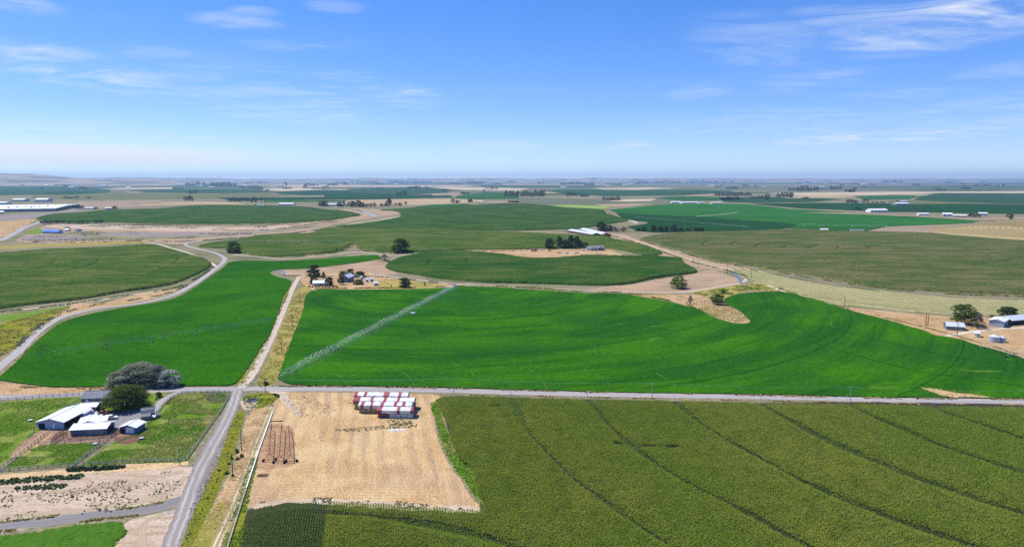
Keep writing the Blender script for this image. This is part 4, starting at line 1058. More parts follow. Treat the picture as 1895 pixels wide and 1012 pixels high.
# ------------------------------------------------------------------ tufts, weeds and shrubs
def tufts(name, pxs, n, size, mat, label, seed=1, density=None, blades=3, flat=0.28, parent=None, z0=0.0, cat='plants', thresh=0.0, nf=0.15):
    """many small spiky tufts scattered over a piece of ground: uncountable cover"""
    poly = outline(pxs, 0.0, True, 0.0)
    r = np.random.default_rng(seed)
    x0, x1 = min(p.x for p in poly), max(p.x for p in poly)
    y0, y1 = min(p.y for p in poly), max(p.y for p in poly)
    xs = r.uniform(x0, x1, n * 3); ys = r.uniform(y0, y1, n * 3)
    ok = inside(poly, xs, ys)
    if thresh:
        ok &= vnoise(xs, ys, nf, seed) > thresh
    xs, ys = xs[ok][:n], ys[ok][:n]
    N = len(xs)
    if not N: return None
    Vs, Fs = [], []
    s = size * r.uniform(0.5, 1.5, N)
    base = 0
    for k in range(blades):
        az = r.random(N) * 2 * np.pi
        w = s * r.uniform(0.25, 0.5, N)
        L = s * r.uniform(0.5, 1.0, N); h = s * flat * r.uniform(0.7, 1.3, N)
        dx_, dy_ = np.cos(az), np.sin(az)
        V = np.stack([np.stack([xs - dy_ * w, ys + dx_ * w, np.full(N, z0)], 1), np.stack([xs + dy_ * w, ys - dx_ * w, np.full(N, z0)], 1), np.stack([xs + dx_ * L + dy_ * w * .5, ys + dy_ * L - dx_ * w * .5, z0 + h], 1), np.stack([xs + dx_ * L * .8 - dy_ * w * .6, ys + dy_ * L * .8 + dx_ * w * .6, z0 + h * 1.1], 1)], 1).reshape(-1, 3)
        b = base + np.arange(N) * 4
        Fs.append(np.stack([b, b + 1, b + 2, b + 3], 1)); Vs.append(V); base += len(V)
    me = np_mesh(name, np.concatenate(Vs), np.concatenate(Fs))
    return tag(link(name, me, parent, [mat]), label, cat, None, 'stuff')

M['tuft_green'] = leaf_mat('tuft_green', (0.075, 0.17, 0.015), (0.13, 0.20, 0.03), (0.05, 0.12, 0.012), 0.1, 0.1)
M['tuft_dark'] = leaf_mat('tuft_dark', (0.07, 0.085, 0.03), (0.09, 0.10, 0.04), (0.05, 0.06, 0.02), 0.0, 0.2)
M['tuft_olive'] = leaf_mat('tuft_olive', (0.22, 0.24, 0.03), (0.30, 0.27, 0.045), (0.15, 0.18, 0.025), 0.1, 0.1)
M['tuft_straw'] = leaf_mat('tuft_straw', (0.42, 0.32, 0.14), (0.34, 0.24, 0.10), (0.25, 0.18, 0.08), 0.0, 0.15)
M['tuft_shrub'] = leaf_mat('tuft_shrub', (0.075, 0.125, 0.045), (0.095, 0.14, 0.055), (0.055, 0.095, 0.03), 0.0, 0.2)
M['tuft_olive2'] = leaf_mat('tuft_ochre', (0.30, 0.26, 0.07), (0.24, 0.22, 0.05), (0.16, 0.17, 0.03), 0.1, 0.1)
M['tuft_sage'] = leaf_mat('tuft_sage', (0.11, 0.115, 0.075), (0.14, 0.14, 0.09), (0.08, 0.085, 0.05), 0.0, 0.1)
M['tuft_grey'] = leaf_mat('tuft_grey', (0.16, 0.16, 0.11), (0.20, 0.19, 0.13), (0.10, 0.11, 0.07), 0.0, 0.15)

tufts('pasture_grass', [(-60, 752), (0, 746), (80, 739), (146, 736), (118, 765), (88, 785), (58, 808), (30, 836), (0, 858), (-60, 890)], 9000, 0.34, M['tuft_green'], 'rough grass tufts of the paddock left of the barns', 31, thresh=0.35)
tufts('pasture_grass', [(330, 731), (418, 729), (424, 733), (405, 762), (380, 797), (358, 828), (342, 850), (300, 854), (220, 856), (160, 858), (215, 817), (250, 803), (272, 784), (292, 765), (304, 748)], 12000, 0.36, M['tuft_green'], 'rough grass tufts of the paddock beside the gravel road', 32, thresh=0.35)
tufts('pasture_grass', [(330, 731), (418, 729), (405, 762), (380, 797), (358, 828), (300, 850), (230, 848), (300, 800), (310, 760)], 3600, 0.36, M['tuft_straw'], 'straw coloured tufts in the paddock beside the gravel road', 33, thresh=0.6)
tufts('pasture_grass', [(12, 866), (60, 829), (130, 821), (188, 819), (165, 838), (140, 856), (50, 864)], 3500, 0.32, M['tuft_green'], 'rough grass tufts of the small front paddock', 34, thresh=0.35)
tufts('ditch_weeds', [(452, 762), (446, 800), (436, 830), (425, 862), (410, 895), (392, 935), (375, 970), (352, 1030), (318, 1030), (345, 975), (362, 940), (383, 895), (402, 858), (416, 820), (428, 785), (440, 764)], 4500, 0.34, M['tuft_olive'], 'yellow green weeds standing in the roadside ditch', 35, flat=0.3)
tufts('ditch_weeds', [(446, 768), (438, 800), (426, 840), (406, 885), (380, 940), (345, 1010), (340, 1005), (372, 945), (398, 890), (418, 840), (430, 800), (440, 768)], 260, 0.4, M['tuft_shrub'], 'dark line of rushes down the middle of the ditch', 36, flat=0.9)
tufts('bank_grass', [(500, 757), (495, 800), (470, 870), (440, 950), (415, 1030), (352, 1030), (400, 925), (434, 855), (455, 790)], 4000, 0.35, M['tuft_straw'], 'straw tufts on the dirt bank', 37, thresh=0.4)
tufts('bank_grass', [(478, 845), (462, 912), (440, 1030), (405, 1030), (442, 920), (466, 846)], 2200, 0.45, M['tuft_green'], 'green weeds along the foot of the white pipe', 38, thresh=0.35)
tufts('verge_weeds', [(797, 747), (810, 744), (818, 775), (830, 805), (843, 840), (870, 868), (878, 890), (894, 935), (884, 925), (862, 893), (836, 858), (818, 820), (808, 785)], 3500, 0.4, M['tuft_green'], 'tall bright weeds along the corn edge', 39, flat=0.35)
tufts('verge_weeds', [(470, 930), (540, 921), (620, 921), (720, 926), (800, 935), (880, 942), (800, 944), (700, 937), (600, 930), (520, 929)], 450, 0.5, M['tuft_dark'], 'scattered dark weeds along the lower edge of the stubble', 40, thresh=0.5)
tufts('stubble', [(512, 730), (650, 728), (808, 733), (804, 780), (826, 850), (872, 920), (880, 938), (700, 933), (520, 926), (462, 935), (496, 800)], 5000, 0.2, M['tuft_straw'], 'loose straw and stubble on the haystack yard', 41, flat=0.2)
tufts('yard_weeds', [(620, 795), (690, 789), (760, 782), (770, 790), (700, 796), (640, 799)], 300, 0.45, M['tuft_dark'], 'dark weeds in a line below the haystacks', 42)
tufts('yard_weeds', [(715, 778), (750, 776), (762, 783), (730, 787)], 120, 0.5, M['tuft_dark'], 'dark weed patch just below the front haystack', 43)
tufts('yard_weeds', [(530, 735), (660, 732), (650, 760), (560, 775), (540, 760)], 260, 0.4, M['tuft_dark'], 'sparse dark weeds left of the haystacks', 44, thresh=0.5)
tufts('sand_weeds', [(0, 892), (150, 883), (250, 878), (330, 872), (335, 900), (320, 925), (240, 942), (100, 958), (0, 966)], 520, 0.42, M['tuft_shrub'], 'sparse dark weeds dotting the pale sand flat', 45, thresh=0.58, flat=0.5)
tufts('sand_weeds', [(60, 895), (200, 890), (310, 893), (330, 903), (300, 925), (200, 925), (60, 935)], 300, 0.32, M['tuft_grey'], 'grey dead weeds on the pale sand flat', 46, thresh=0.4, flat=0.7)
tufts('sand_weeds', [(372, 895), (390, 880), (372, 920), (352, 970), (345, 965)], 140, 0.28, M['tuft_dark'], 'dark stones and weeds on the road shoulder', 47, flat=0.6)
tufts('low_shrubs', [(0, 888), (45, 884), (100, 880), (150, 878), (150, 885), (100, 889), (50, 893), (0, 897)], 330, 0.55, M['tuft_shrub'], 'dense dark green row of low shrubs on the sand flat', 48, flat=0.6, blades=6)
tufts('low_shrubs', [(30, 901), (80, 897), (118, 894), (120, 902), (80, 906), (30, 906)], 170, 0.5, M['tuft_shrub'], 'second shorter row of low dark shrubs on the sand flat', 49, flat=0.6, blades=6)
tufts('low_shrubs', [(126, 868), (170, 866), (230, 862), (228, 866), (170, 871), (126, 872)], 260, 0.6, M['tuft_shrub'], 'low dark weeds under the paddock fence', 50, flat=0.9, blades=6)
tufts('verge_grass', [(574, 540), (560, 580), (545, 617), (528, 668), (517, 700), (500, 714), (476, 714), (486, 690), (502, 655), (517, 615), (534, 575), (547, 547)], 6000, 0.55, M['tuft_olive2'], 'tall ochre grass between dirt road and alfalfa', 51, thresh=0.3, flat=0.4)
tufts('corner_weeds', [(452, 735), (480, 729), (513, 731), (508, 742), (490, 752), (462, 756), (450, 748)], 420, 0.5, M['tuft_green'], 'green weeds crowding the crossroads corner', 52, flat=0.35, thresh=0.35)
tufts('bank_scrub', [(0, 604), (90, 575), (130, 568), (100, 590), (75, 610), (45, 632), (0, 658)], 2600, 0.7, M['tuft_olive2'], 'rough grass left of the canal road', 53, thresh=0.35, flat=0.35)
tufts('flat_scrub', [(40, 446), (100, 434), (200, 428), (330, 432), (460, 430), (560, 420), (640, 405), (620, 413), (560, 424), (460, 434), (360, 441), (250, 445)], 5200, 1.2, M['tuft_sage'], 'grey sagebrush scattered over the canal flats', 54, thresh=0.5, flat=0.5, nf=0.03)
tufts('flat_scrub', [(80, 412), (190, 412), (320, 416), (500, 417), (560, 415), (440, 424), (250, 424), (110, 420)], 3600, 1.1, M['tuft_sage'], 'grey sagebrush below the upper left corn', 55, thresh=0.5, flat=0.5, nf=0.03)
tufts('ditch_weeds', [(860, 527), (960, 530), (1080, 537), (1180, 542), (1240, 544), (1180, 545), (1080, 540), (960, 533.5), (860, 529)], 1200, 0.8, M['tuft_olive'], 'weeds along the ditch behind the alfalfa', 56, thresh=0.35)
tufts('point_weeds', [(1290, 572), (1322, 566), (1345, 567), (1368, 579), (1384, 592), (1360, 596), (1325, 586)], 1400, 0.6, M['tuft_olive2'], 'ochre weeds on the point in the alfalfa', 57)
tufts('bend_weeds', [(1285, 541), (1330, 535), (1390, 526), (1440, 530), (1460, 540), (1400, 537), (1372, 539), (1340, 550), (1310, 549)], 1600, 0.9, M['tuft_green'], 'green weeds spreading at the ditch bend', 59, thresh=0.45)
tufts('wedge_weeds', [(1090, 542), (1240, 547), (1300, 549), (1318, 562), (1300, 572), (1262, 560), (1180, 547)], 500, 0.7, M['tuft_sage'], 'grey scrub dotting the dirt wedge', 60, thresh=0.5)
tufts('lane_weeds', [(1440, 534), (1500, 551), (1560, 568), (1640, 580), (1740, 590), (1740, 605), (1640, 592), (1560, 570), (1480, 547)], 500, 0.6, M['tuft_olive2'], 'dry weeds along the far lane', 58, thresh=0.5)

# ragged weeds along field and road edges
def edge_weeds(name, line, n, width, size, mat, label, seed, flat=0.4, blades=3):
    pts = resample(catmull([P(x, y) for x, y in line], 5, closed=False), 1.0, closed=False)
    r = np.random.default_rng(seed)
    A = np.array([(p.x, p.y) for p in pts])
    i = r.integers(0, len(A), n)
    c = A[i] + r.normal(0, width / 2, (n, 2))
    keep = vnoise(c[:, 0], c[:, 1], 0.12, seed) > 0.42
    xs, ys = c[keep, 0], c[keep, 1]
    N = len(xs)
    s = size * r.uniform(0.5, 1.6, N)
    Vs, Fs, base = [], [], 0
    for k in range(blades):
        az = r.random(N) * 2 * np.pi
        w = s * r.uniform(0.25, 0.5, N); L = s * r.uniform(0.5, 1.0, N); h = s * flat * r.uniform(0.7, 1.3, N)
        dx_, dy_ = np.cos(az), np.sin(az)
        V = np.stack([np.stack([xs - dy_ * w, ys + dx_ * w, np.full(N, 0.02)], 1), np.stack([xs + dy_ * w, ys - dx_ * w, np.full(N, 0.02)], 1), np.stack([xs + dx_ * L + dy_ * w * .5, ys + dy_ * L - dx_ * w * .5, 0.03 + h], 1), np.stack([xs + dx_ * L * .8 - dy_ * w * .6, ys + dy_ * L * .8 + dx_ * w * .6, 0.03 + h * 1.1], 1)], 1).reshape(-1, 3)
        b = base + np.arange(N) * 4
        Fs.append(np.stack([b, b + 1, b + 2, b + 3], 1)); Vs.append(V); base += len(V)
    me = np_mesh(name, np.concatenate(Vs), np.concatenate(Fs))
    return tag(link(name, me, None, [mat]), label, 'plants', None, 'stuff')

EW = [([(516, 714), (600, 715), (700, 716), (850, 719), (1000, 723), (1200, 728), (1400, 731), (1600, 736), (1895, 739)], 2600, 1.0, 0.6, 'tuft_straw', 'dry grass along the alfalfa side of the paved road'),
      ([(820, 729), (1000, 733), (1200, 737), (1400, 741), (1600, 745), (1895, 750)], 2200, 0.8, 0.5, 'tuft_straw', 'dry grass between the paved road and the near corn'),
      ([(0, 696), (32, 671), (63, 640), (95, 613), (126, 595), (190, 579), (269, 566), (316, 557), (348, 543), (379, 522), (411, 500)], 1500, 1.4, 0.8, 'tuft_olive2', 'dry weeds between canal road and left alfalfa'),
      ([(0, 660), (32, 640), (63, 610), (92, 590), (120, 578), (177, 564), (253, 554), (310, 543), (341, 530), (373, 510), (396, 494)], 1500, 2.0, 0.9, 'tuft_grey', 'grey weeds on the outer edge of the canal road'),
      ([(576, 535), (661, 533.5), (756, 532.5), (835, 530), (920, 529), (1026, 536), (1077, 540), (1153, 541.5), (1200, 549), (1264, 562), (1321, 584)], 2600, 1.6, 1.0, 'tuft_olive', 'weeds along the far edge of the big alfalfa field'),
      ([(368, 457), (425, 462), (470, 473), (533, 477), (569, 473), (623, 468), (654, 456), (688, 467), (760, 470), (817, 467), (960, 464)], 2200, 2.5, 1.3, 'tuft_olive', 'weeds along the near edge of the olive corn'),
      ([(1186, 445), (1232, 459), (1280, 472), (1327, 486), (1395, 496), (1490, 512), (1585, 527), (1680, 538), (1774, 545), (1895, 548)], 2400, 2.0, 1.2, 'tuft_olive2', 'dry grass between the large right corn and the hay'),
      ([(1125, 434), (1190, 453), (1240, 471), (1290, 487), (1340, 499), (1362, 505)], 1400, 2.5, 1.2, 'tuft_olive', 'green weeds along the ditch and lane'),
      ([(0, 577), (126, 563), (221, 549), (316, 535), (348, 522), (379, 506), (392, 494)], 1400, 1.5, 0.9, 'tuft_green', 'green weeds under the edge of the left corn'),
      ([(446, 712), (464, 690), (494, 632), (522, 568), (536, 536)], 900, 0.9, 0.5, 'tuft_olive', 'weeds along the left rut of the dirt road'),
      ([(436, 765), (420, 805), (400, 850), (380, 905), (365, 950), (345, 1005)], 300, 0.9, 0.25, 'tuft_grey', 'stones and weeds on the gravel road shoulder'),
      ([(0, 966), (90, 956), (162, 947), (252, 938), (300, 929)], 500, 0.9, 0.4, 'tuft_olive2', 'dry weeds on the upper edge of the lower road'),
      ([(0, 983), (90, 973), (162, 963), (252, 953)], 500, 0.8, 0.4, 'tuft_olive2', 'dry weeds on the lower edge of the lower road'),
      ([(60, 448), (160, 449), (270, 446), (340, 447), (430, 441), (520, 434), (600, 424)], 1300, 4.0, 1.6, 'tuft_grey', 'sagebrush along the canal road bend'),
      ([(390, 426), (480, 426), (560, 418), (620, 407), (660, 398)], 1300, 5.0, 1.8, 'tuft_olive2', 'dry brush on the old canal bank'),
      ([(300, 416), (420, 416), (520, 414), (600, 409), (650, 402)], 900, 3.0, 1.6, 'tuft_olive', 'green brush under the upper left corn'),
      ([(525, 510), (600, 511), (680, 511), (760, 517), (840, 526)], 800, 1.6, 0.9, 'tuft_grey', 'grey weeds along the homestead track'),
      ([(1440, 534), (1490, 549), (1560, 568), (1640, 588), (1720, 608), (1800, 630), (1880, 655)], 900, 1.3, 0.7, 'tuft_olive2', 'dry grass beside the far right lane'),
      ([(1700, 717), (1740, 722), (1790, 728), (1845, 734), (1790, 734), (1740, 730)], 700, 2.5, 0.8, 'tuft_olive', 'weeds around the bare spot at the right corner'),
      ([(0, 712), (60, 717), (120, 720), (200, 719)], 700, 1.6, 0.6, 'tuft_straw', 'straw tufts on the bank left of the willows')]
for i, (line, n, w_, sz, mk, lab) in enumerate(EW):
    edge_weeds('edge_weeds', line, n, w_, sz, M[mk], lab, 200 + i)
# wheel marks on bare ground
for i, (line, w_, mk, lab) in enumerate([
    ([(300, 951), (270, 965), (262, 985), (268, 1012), (275, 1040)], 2.0, 'faint', 'faint wheel marks curving across the dirt corner'),
    ([(340, 870), (250, 892), (160, 903), (60, 915), (-40, 930)], 2.4, 'faint', 'faint wheel marks across the pale sand flat'),
    ([(345, 880), (300, 915), (240, 930), (150, 944), (0, 955)], 3.0, 'faint', 'pale worn strip beside the lower road'),
    ([(860, 463), (940, 466), (1010, 471), (1090, 467), (1150, 470)], 3.5, 'paletrack', 'pale wheel track through the building site'),
    ([(100, 437), (220, 434), (330, 438), (450, 430), (560, 421)], 5.0, 'paletrack', 'pale track across the canal flats'),
    ([(1300, 497), (1240, 503), (1180, 520), (1100, 536)], 2.6, 'faint', 'faint track across the pinkish bare ground'),
    ([(1750, 622), (1810, 612), (1895, 606), (1960, 604)], 4.0, 'paletrack', 'pale yard track by the right farmstead'),
]):
    ribbon('wheel_marks', line, w_, M[mk], 0.044 + 0.0011 * i, lab, 'track', 0.25)
# ------------------------------------------------------------------ trees
M['bark'] = plain('bark', (0.12, 0.09, 0.065), 0.95, 0.05, vary=0.3, scale=2.0)
M['leaf_green'] = leaf_mat('leaf_green', (0.085, 0.130, 0.020), (0.120, 0.160, 0.028), (0.060, 0.095, 0.016), 0.28, 0.25, True)
M['leaf_bright'] = leaf_mat('leaf_bright', (0.13, 0.19, 0.028), (0.17, 0.22, 0.04), (0.075, 0.12, 0.02), 0.15, 0.2, True)
M['leaf_dark'] = leaf_mat('leaf_dark', (0.055, 0.088, 0.025), (0.075, 0.108, 0.030), (0.040, 0.066, 0.020), 0.25, 0.25, True)
M['leaf_silver'] = leaf_mat('leaf_silver', (0.22, 0.24, 0.165), (0.29, 0.305, 0.22), (0.145, 0.165, 0.10), 0.25, 0.2, True)
M['leaf_white'] = leaf_mat('leaf_pale_silver', (0.42, 0.45, 0.38), (0.48, 0.50, 0.44), (0.30, 0.33, 0.26), 0.12, 0.2, True)
M['leaf_grey'] = leaf_mat('leaf_grey_brown', (0.15, 0.14, 0.105), (0.19, 0.175, 0.13), (0.10, 0.10, 0.07), 0.1, 0.2, True)

def crown_mesh(name, style, n_clump, n_leaf, leaf, seed, zlow=0.18):
    """unit crown: about 1 wide and 1 tall, from z=zlow to z=1; leaf-sized faces in uneven clumps"""
    r = np.random.default_rng(seed)
    cs, cr = [], []
    for i in range(n_clump):
        u = r.random(); a = r.random() * 2 * np.pi
        zz = zlow + (1 - zlow) * u
        t = (zz - zlow) / (1 - zlow)
        if style == 'round':
            prof = math.sqrt(max(0.05, 1 - (1.75 * t - 0.62) ** 2 * 0.78))
        elif style == 'dome':
            prof = math.sqrt(max(0.03, 1 - (t * 0.98) ** 2.4)) * (0.9 + 0.1 * min(1, t * 4))
        elif style == 'poplar':
            prof = (0.35 + 0.65 * math.sin(math.pi * min(1, t * 0.9 + 0.12)))
        elif style == 'cone':
            prof = max(0.06, (1 - t) ** 0.85)
        else:                                   # shrub, irregular
            prof = math.sqrt(max(0.05, 1 - t ** 2)) * (0.7 + 0.3 * math.cos(3 * a + seed))
        rad = 0.5 * prof * math.sqrt(r.uniform(0.30, 1.0)) * (1 + 0.14 * math.sin(2 * a + seed) + 0.10 * math.sin(5 * a + 2 * seed))
        s = r.uniform(0.085, 0.155) * (0.75 + 0.5 * prof) * (1.0 if n_clump > 25 else 1.45)
        rad = max(0, rad - s * 0.35)
        cs.append((rad * math.cos(a), rad * math.sin(a), min(zz, 1 - s * 0.5))); cr.append(s)
    cs = np.array(cs); cr = np.array(cr)
    N = n_clump * n_leaf
    ci = np.repeat(np.arange(n_clump), n_leaf)
    d = r.normal(0, 1, (N, 3)); d /= np.linalg.norm(d, axis=1)[:, None]
    d[:, 2] = np.where(d[:, 2] < -0.3, -d[:, 2] * 0.6, d[:, 2])
    rad = cr[ci] * r.uniform(0.55, 1.12, N)
    c = cs[ci] + d * rad[:, None] * np.array([1, 1, 0.85])
    nrm = d + r.normal(0, 0.45, (N, 3)) + np.array([0, 0, 0.25])
    nrm /= np.linalg.norm(nrm, axis=1)[:, None]
    t1 = np.cross(nrm, r.normal(0, 1, (N, 3))); t1 /= np.linalg.norm(t1, axis=1)[:, None]
    t2 = np.cross(nrm, t1)
    sz = leaf * r.uniform(0.6, 1.35, N)[:, None]
    V = np.stack([c - t1 * sz, c - t2 * sz * 0.7, c + t1 * sz, c + t2 * sz * 0.7], 1).reshape(-1, 3)
    F = np.arange(4 * N).reshape(N, 4)
    return np_mesh(name, V, F)

def trunk_mesh(name, style, seed):
    r = random.Random(seed)
    m = MB()
    top = 0.72 if style in ('cone', 'poplar') else 0.5
    pts = [(0, 0, -0.01), (0.006, -0.004, 0.12), (0.012, 0.01, 0.28), (0.0, 0.015, top)]
    m.tube(pts, 0.036, 7, 0.012)
    if style != 'cone':
        for k in range(6):
            a = k * 1.05 + r.uniform(-0.3, 0.3)
            z = r.uniform(0.14, 0.34)
            L = r.uniform(0.2, 0.34)
            e = (L * math.cos(a), L * math.sin(a), z + r.uniform(0.18, 0.36))
            mid = (e[0] * 0.45, e[1] * 0.45, z + (e[2] - z) * 0.6)
            m.tube([(0, 0, z), mid, e], 0.018, 5, 0.006)
    return m.mesh(name)

PROTO = {}
def proto(key, style, n_clump, n_leaf, leaf, seed, mat, zlow=0.16):
    cm = crown_mesh('crown', style, n_clump, n_leaf, leaf, seed, zlow); cm.materials.append(M[mat])
    tm = trunk_mesh('trunk', style, seed); tm.materials.append(M['bark'])
    PROTO[key] = (cm, tm)

proto('big_green', 'dome', 170, 110, 0.017, 1, 'leaf_green', 0.09)
proto('silver_a', 'dome', 110, 100, 0.018, 2, 'leaf_silver', 0.02)
proto('silver_b', 'dome', 130, 100, 0.018, 3, 'leaf_silver', 0.02)
proto('white_a', 'dome', 90, 110, 0.022, 4, 'leaf_white', 0.02)
for k, st in (('round', 'round'), ('dome', 'dome')):
    proto('mid_' + k, st, 90, 46, 0.036, 11, 'leaf_green', 0.02)
    proto('mid_dark_' + k, st, 84, 46, 0.036, 12, 'leaf_dark', 0.03)
proto('mid_bright', 'dome', 60, 60, 0.030, 13, 'leaf_bright', 0.04)
proto('mid_open', 'round', 70, 56, 0.032, 14, 'leaf_green', 0.16)
proto('mid_grey', 'shrub', 34, 50, 0.030, 15, 'leaf_grey', 0.04)
proto('mid_silver', 'shrub', 34, 50, 0.032, 16, 'leaf_silver', 0.02)
proto('mid_poplar', 'poplar', 60, 50, 0.042, 17, 'leaf_dark', 0.06)
proto('mid_cone', 'cone', 44, 46, 0.036, 18, 'leaf_dark', 0.05)
proto('mid_shrub', 'shrub', 24, 46, 0.040, 19, 'leaf_dark', 0.0)
proto('mid_greenshrub', 'shrub', 24, 46, 0.040, 20, 'leaf_bright', 0.0)
proto('far_round', 'round', 26, 20, 0.08, 21, 'leaf_dark', 0.05)
proto('far_dome', 'dome', 26, 20, 0.08, 22, 'leaf_dark', 0.02)
proto('far_poplar', 'poplar', 14, 20, 0.075, 23, 'leaf_dark', 0.05)
proto('far_shrub', 'shrub', 12, 18, 0.085, 24, 'leaf_dark', 0.0)

TR = random.Random(5)
def tree(px, py, w_px, h_px, kind, label, name='tree', group=None, loc=None, cat='tree'):
    """a tree whose foot stands at the given place; size in metres follows from its distance"""
    sd = CAM_H / math.hypot(P(px, py).y, CAM_H)
    lift = 0.34 * w_px * sd                 # the crown's near side hangs out in front of its foot
    p = loc or P(px, py - lift)
    h_px = h_px - lift
    s = F_PX / (p.y * math.cos(PITCH) + CAM_H * math.sin(PITCH))
    w = w_px / s
    h = max(h_px * 0.55, h_px - 0.42 * w_px * sd) / (s * math.sqrt(1 - sd * sd))
    cm, tm = PROTO[kind]
    root = empty(name, p, TR.uniform(0, 6.28))
    tag(root, label, cat, group)
    for nm, me in (('crown', cm), ('trunk', tm)):
        o = bpy.data.objects.new(nm, me)
        COL.objects.link(o)
        o.parent = root
        o.scale = (w, w, h)
    return root

# near farm
tree(236, 763, 74, 58, 'big_green', 'big rounded green shade tree beside the farmyard', 'shade_tree')
tree(226, 719, 60, 40, 'silver_a', 'leftmost grey silver willow of the clump by the road', 'willow_tree', 'silver willows by the road')
tree(257, 720, 84, 56, 'silver_b', 'tallest silver willow in the middle of the clump by the road', 'willow_tree', 'silver willows by the road')
tree(288, 719, 54, 49, 'silver_a', 'silver willow right of the tallest one by the road', 'willow_tree', 'silver willows by the road')
tree(313, 719, 42, 38, 'white_a', 'pale whitish silver tree at the right end of the willow clump', 'olive_tree', 'silver willows by the road')
tree(294, 735, 11, 11, 'mid_dark_round', 'small round dark bush on the front lawn', 'bush', cat='bush')
for i, (x, y) in enumerate([(290, 740), (294, 738.5), (299, 736)]):
    tree(x, y, 7, 5, 'mid_shrub', ['lower', 'middle', 'upper'][i] + ' of three low shrubs lining the driveway', 'shrub', 'driveway shrubs', cat='shrub')
for i, (x, y, w, h, k, lab) in enumerate([
    (433, 469, 27, 23, 'mid_round', 'lone round tree by the bend of the canal road'),
    (742, 469, 38, 29, 'mid_dome', 'large round tree at the edge of the corn, middle distance'),
    (711, 484, 26, 14, 'mid_silver', 'grey bush left of the oval corn field'),
    (623, 466, 5, 8, 'mid_cone', 'tiny dark pointed tree at the corn edge'),
    (581, 513, 25, 24, 'mid_dark_round', 'tall dark tree at the left of the homestead'),
    (599, 515, 12, 13, 'mid_cone', 'small pointed dark tree behind the white roofed house'),
    (581, 526, 17, 16, 'mid_dark_dome', 'dark tree hugging the left of the white roofed house'),
    (609, 529, 16, 17, 'mid_dark_round', 'dark tree right of the white roofed house'),
    (634, 513, 16, 12, 'mid_dark_dome', 'leftmost dark tree behind the grey gabled house'),
    (648, 512, 17, 15, 'mid_dark_round', 'middle dark tree behind the grey gabled house'),
    (666, 514, 20, 13, 'mid_dark_dome', 'rightmost dark tree behind the grey gabled house'),
    (631, 527, 13, 17, 'mid_open', 'green tree left of the grey gabled house'),
    (663, 527, 20, 11, 'mid_round', 'green tree in front of the grey gabled house'),
    (749, 533, 22, 20, 'mid_dark_round', 'lone dark tree on the dry grass right of the homestead'),
    (724, 532, 5, 6, 'mid_shrub', 'small bush at the alfalfa edge right of the homestead'),
    (786, 528, 6, 7, 'mid_shrub', 'small bush farther right along the homestead track'),
    (1255, 535, 34, 27, 'mid_bright', 'lone bright round tree on the pinkish bare ground'),
    (1277, 563, 14, 17, 'mid_grey', 'grey twiggy bush on the dirt wedge'),
    (1328, 565, 25, 22, 'mid_open', 'open green tree at the tip of the dirt wedge'),
    (1338, 543, 18, 10, 'mid_greenshrub', 'green shrub by the lane above the open tree'),
    (1784, 603, 46, 43, 'mid_open', 'broad tree beside the white shed at right'),
    (1809, 610, 25, 33, 'mid_grey', 'grey half bare tree behind the broad tree at right'),
    (1864, 589, 37, 24, 'mid_dark_dome', 'dark rounded tree behind the long barn at right'),
    (1835, 588, 12, 7, 'mid_shrub', 'small bush left of the long barn at right'),
    (492, 713, 11, 8, 'mid_dark_dome', 'dark shrub by the crossroads pole'),
]):
    tree(x, y, w, h, k, lab, 'bush' if 'bush' in lab or 'shrub' in lab else 'tree', cat='bush' if 'bush' in lab or 'shrub' in lab else 'tree')
for i in range(9):
    tree(572 + i * 6.3, 532, 6.5, 4.5, 'mid_shrub', 'dark hedge bush before the white roofed house, ' + ['leftmost', 'second from left', 'third from left', 'fourth from left', 'middle one', 'fourth from right', 'third from right', 'second from right', 'rightmost'][i], 'hedge_bush', 'homestead hedge bushes', cat='bush')
for i, (x, y, w, h) in enumerate([(438, 838, 12, 10), (447, 846, 13, 9), (440, 851, 10, 8), (428, 850, 9, 8), (424, 860, 8, 6), (420, 878, 14, 9), (431, 882, 10, 7), (404, 872, 10, 6)]):
    tree(x, y, w, h, 'mid_greenshrub' if i == 5 else 'mid_shrub', ['largest dark shrub beside the second pole', 'dark shrub right of the second pole', 'low shrub under the second pole', 'shrub left of the second pole', 'small shrub below the second pole', 'bright green shrub near the lower pole', 'dark shrub at the foot of the lower pole', 'small shrub on the ditch side'][i], 'shrub', cat='shrub')
# construction house trees
for (x, y, w, h, k, lab) in [(1018, 461, 19, 21, 'mid_poplar', 'leftmost tall tree behind the building site'), (1035, 460, 14, 23, 'mid_poplar', 'second tall tree behind the building site'), (1046, 460, 12, 17, 'mid_poplar', 'shorter tree between the tall ones at the building site'),
                             (1057, 460, 14, 25, 'mid_poplar', 'tallest of the trees behind the building site'), (1067, 459, 14, 22, 'mid_poplar', 'tall tree just right of the tallest at the building site'), (1074, 459, 12, 14, 'mid_dark_round', 'lower tree left of the new grey house'), (1083, 458, 13, 10, 'mid_dark_round', 'small dark tree touching the new grey house')]:
    tree(x, y, w, h, k, lab)

